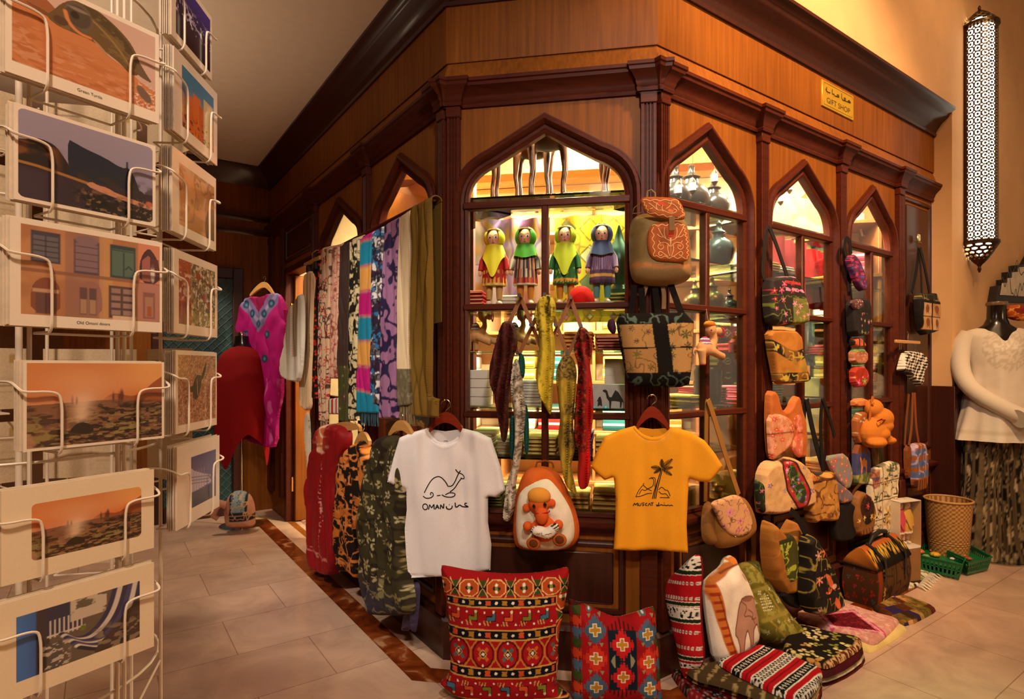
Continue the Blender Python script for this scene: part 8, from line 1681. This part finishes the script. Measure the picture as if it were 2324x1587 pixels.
bxx(FR, 1660, 1040, -.14, .14, .14, .09, '#d0a040', 'flat gold packet on the bottom shelf of the first right window', .632)
bxx(FR, 1845, 905, -.18, .12, .14, .11, '#b09a6a', 'beige carton on the low shelf of the second right window', 1.076); bxx(FR, 1850, 960, -.2, .14, .14, .15, '#c8b080', 'cream carton on the lower shelf of the second right window', .863)
bxx(FR, 1998, 640, -.2, .10, .14, .10, '#c8c0b0', 'white carton on the second shelf of the third right window', 1.498); bxx(FR, 1998, 560, -.2, .12, .14, .10, '#d8d0c0', 'white carton on the upper shelf of the third right window', 1.731); bxx(FR, 1990, 560, -.3, .09, .10, .10, '#8a8070', 'grey carton on the middle shelf of the third right window', 1.319)
u, v = FR.px(1955, 505, -.30); t = T('emergency_light', 'white emergency light unit high in the third right window', 'light unit', FR); t.part('housing', G().box(u-.07, u+.07, .28, .36, v-.05, v+.06, .006), mat('white_plastic', '#e4ded0', rough=.4)); t.part('bracket', G().tube([(u-.055, .28, v-.05), (u-.055, .27, v-.10), (u+.055, .27, v-.10), (u+.055, .28, v-.05)], .006, 6), mat('white_plastic', '#e4ded0')); t.part('tube', G().tube([(u, .32, v+.06), (u, .32, 2.62)], .006, 6), mat('white_plastic', '#e4ded0')); t.done()
doll(FR.shift(FR.px(1988, 880, -.16)[0], .16, 1.0765), 'doll in a red dress with hearts in the third right window', .95, '#c8862a', lambda p: p.flowers(3, ['#e86a5a'], 3, .8, .4, 3, '#e86a5a', asp=6), '#b01418', '#2a3a5a', 'short', '#d8a040')
for k in range(3): pot(FR, f0(1612+26*k, 1160, -.12)[0], .10+.05*(k % 2), .633, .42+.06*k, mat('brass_bowl', '#c89a3c', rough=.25, metal=.9, var=.1), 'brass bowl on the bottom shelf of the first right window, %s' % ('left', 'middle', 'right')[k], [(.05, 0), (.06, .01), (.09, .06), (.10, .10), (.095, .10), (.085, .06), (.05, .012)], 'bowl', 'bowl')
fill(FR, 0, 'lower', .862, .12, .40, ['gold', 'cream', 'olive'], .10, .22); fill(FR, 0, 'low', 1.075, .36, bays[0][1]-.03, ['red', 'gold', 'orange'], .08, .22)
for k in (1, 2):
    a, b = bays[k]
    fill(FR, k, 'upper', 1.73, a+.03, b-.25, ['cream', 'gold', 'white'], .08); fill(FR, k, 'lower', .862, a+.03, b-.26, ['gold', 'olive', 'red', 'pink'], .10); fill(FR, k, 'bottom', .632, a+.03, b-.03, ['gold', 'red', 'orange', 'teal'], .12); fill(FR, k, 'middle', 1.318, a+.03, b-.22, ['pink', 'red', 'gold'], .08)
fill(FR, 1, 'low', 1.075, bays[1][0]+.03, bays[1][0]+.34, ['olive', 'pink', 'cream'], .12)
fill(FR, 0, 'middle', 1.318, .12, .34, ['gold', 'orange', 'olive'], .1, .22)
# wooden shelving along the shop's back wall with folded shawls
WN['K'] = 'back of the shop'
sh = T('wall_shelving', 'wooden wall shelving with folded shawls along the back of the shop', 'shelving', iB)
for z in (.45, .80, 1.15, 1.50, 1.85, 2.2): sh.part('shelf_board', G().box(-.9, 2.40, -.32, -.002, z-.022, z, .002), WOODL)
for x in (-.9, -.1, .55, 1.25, 1.95, 2.38): sh.part('upright', G().box(x, x+.02, -.31, -.003, .02, 2.4, .002), WOODL)
sh.done()
for si, z in ((1, .80), (2, 1.15), (3, 1.50), (4, 1.85)):
    for bi, (x0, x1) in enumerate(((-.86, -.14), (-.04, .52), (.60, 1.22), (1.30, 1.94), (1.98, 2.38))):
        x = x0+.02; ps = ['red', 'cream', 'olive', 'teal', 'gold', 'orange', 'gold', 'pink', 'white', 'cream']; random.shuffle(ps); i = 0
        while x+.17 < x1:
            p = ps[i % 10]; i += 1; w = .16; lab = '%s folded shawl on the %s back shelf, %s bay from the left' % (p, ('lowest', 'second', 'third', 'fourth', 'fifth')[si], ('first', 'second', 'third', 'fourth', 'fifth')[bi])
            stack(iB, x+w/2, -.17, z+.0005, 2, p, w, .24, .085, lab); x += w+.03
# ceiling light panels and the dark cabinet backs behind the left windows
for u, y in ((.55, -1.35), (1.45, -.7), (-.6, -.6)):
    t = T('ceiling_light', 'bright square ceiling light panel %s inside the shop' % {.55: 'nearest the front window', 1.45: 'towards the right windows', -.6: 'towards the doorway'}[u], 'ceiling light', iB)
    t.part('frame', G().box(u-.30, u+.30, y-.20, y+.20, 2.606, 2.619, .003), mat('white_plastic', '#e4ded0')); t.part('diffuser', G().box(u-.27, u+.27, y-.17, y+.17, 2.603, 2.607), emitm('panel_glow', '#fff0d0', 8)); t.done()
struct('wall_window_panel', G().box(LP[1]+.04, -.42, .38, .40, 2.10, 2.60), mat('orange_beam', '#d88a2c', rough=.6), FL)
struct('wall_window_backing', G().box(LP[1]+.04, -.42, .38, .40, .60, 2.10), W_D, FL)
mono('window_shelf', 'dark wood shelf across the top of the left windows', 'shelf', G().box(LP[1]+.04, -.06, .05, .37, 1.97, 1.985), SHELFG, FL)
for k, (u, s) in enumerate(((-.35, .5), (-1.3, .5))): pot(FL, u, .2, 1.9855, s, mat('silver_cup', '#b8b4a4', rough=.2, metal=1), 'small silver pot on the shelf of the %s left window' % ('nearer', 'farther')[k])
# ================================================================ light
def area(n, loc, rot, sx, sy, pw, col):
    l = bpy.data.lights.new(n, 'AREA'); l.shape = 'RECTANGLE'; l.size = sx; l.size_y = sy; l.energy = pw; l.color = col
    o = bpy.data.objects.new(n, l); COL.objects.link(o); o.location = loc; o.rotation_euler = rot; return o
def spot(n, loc, to, pw, col, ang=70, blend=.5, r=.06):
    l = bpy.data.lights.new(n, 'SPOT'); l.energy = pw; l.color = col; l.spot_size = math.radians(ang); l.spot_blend = blend; l.shadow_soft_size = r
    o = bpy.data.objects.new(n, l); COL.objects.link(o); o.location = loc
    o.rotation_euler = (Vector(to)-Vector(loc)).to_track_quat('-Z', 'Y').to_euler(); return o
def point(n, loc, pw, col, r=.06):
    l = bpy.data.lights.new(n, 'POINT'); l.energy = pw; l.color = col; l.shadow_soft_size = r
    o = bpy.data.objects.new(n, l); COL.objects.link(o); o.location = loc; return o
WARM = (1, .62, .32); SOFT = (1, .80, .58); NEUT = (1, .88, .74)
w = bpy.data.worlds.new('world'); SC.world = w; w.use_nodes = True
w.node_tree.nodes['Background'].inputs[0].default_value = (1, .72, .45, 1); w.node_tree.nodes['Background'].inputs[1].default_value = .3
area('lobby_fill', (2.4, .4, 4.5), (0, 0, 0), 2.5, 2.5, 50, WARM)  # added area light over the lobby, no fitting known
spot('unseen_spot', (.32, .1, 2.92), (.35, 2.4, 1.4), 200, (1, .89, .78), 84, .7, .12)  # added spot brightening the front face, no fitting seen
spot('unseen_spot', (1.9, .8, 4.3), (1.5, 3.0, 2.15), 900, WARM, 60, .8, .12)  # unseen source for the warm light on the right face
spot('unseen_spot', (3.2, 2.6, 4.3), (2.9, 4.1, 2.0), 60, WARM, 95, .8, .12)  # added spot brightening the plaster wall and mannequin
spot('unseen_spot', (-2.1, 1.5, 2.9), (-.85, 3.1, .9), 170, NEUT, 44, .5, .10)  # added spot brightening the row of scarves
spot('unseen_spot', (-2.5, 4.2, 2.92), (-2.1, 4.45, 0), 120, SOFT, 60, .2, .05)  # unseen source for the pool of light by the doorway
spot('unseen_spot', (-.25, -.6, 2.9), (-.7, .9, 1.2), 160, (1, .74, .52), 80, .8, .1)  # added spot brightening the postcard stand
spot('ceiling_fill_spot', (-2.3, 2.4, 1.8), (-2.2, 2.5, 2.95), 38, (1, .74, .48), 130, .8, .15)  # up-facing spot added only to lift the passage ceiling
point('lobby_fill_point', (4.6, 1.2, 2.2), 26, WARM, .2)  # added point light filling the lobby side, no lamp seen there
# inside the shop
def shop_light(u, y, sx, sy, pw):
    p = iB.w((u, y, 2.59)); o = area('shop_ceiling_lamp', p, (0, 0, math.atan2(dB[1], dB[0])), sx, sy, pw, (1, .80, .50))
for u, y in ((.55, -1.35), (1.45, -.7), (-.6, -.6)): shop_light(u, y, .5, .3, 210)
def fill_strip(fr, u0, u1, y, pw):
    p = fr.w(((u0+u1)/2, y, 2.55)); area('display_fill_area', p, (.32, 0, math.atan2(fr.x[1], fr.x[0])), u1-u0, .08, pw, (1, .84, .56))  # added strip of light for the fronts of the goods, no fitting seen
fill_strip(FB, .1, BW-.1, .07, 130)
for a, b in bays: fill_strip(FR, a+.1, b-.1, .075, 80)
SC.view_settings.view_transform = 'Standard'; SC.view_settings.look = 'None'; SC.view_settings.gamma = 1; SC.view_settings.exposure = 0
SC.cycles.use_denoising = True; SC.cycles.max_bounces = 8; SC.cycles.diffuse_bounces = 3; SC.cycles.glossy_bounces = 3; SC.cycles.transparent_max_bounces = 16
SC.cycles.sample_clamp_indirect = 4; SC.cycles.caustics_reflective = False; SC.cycles.caustics_refractive = False
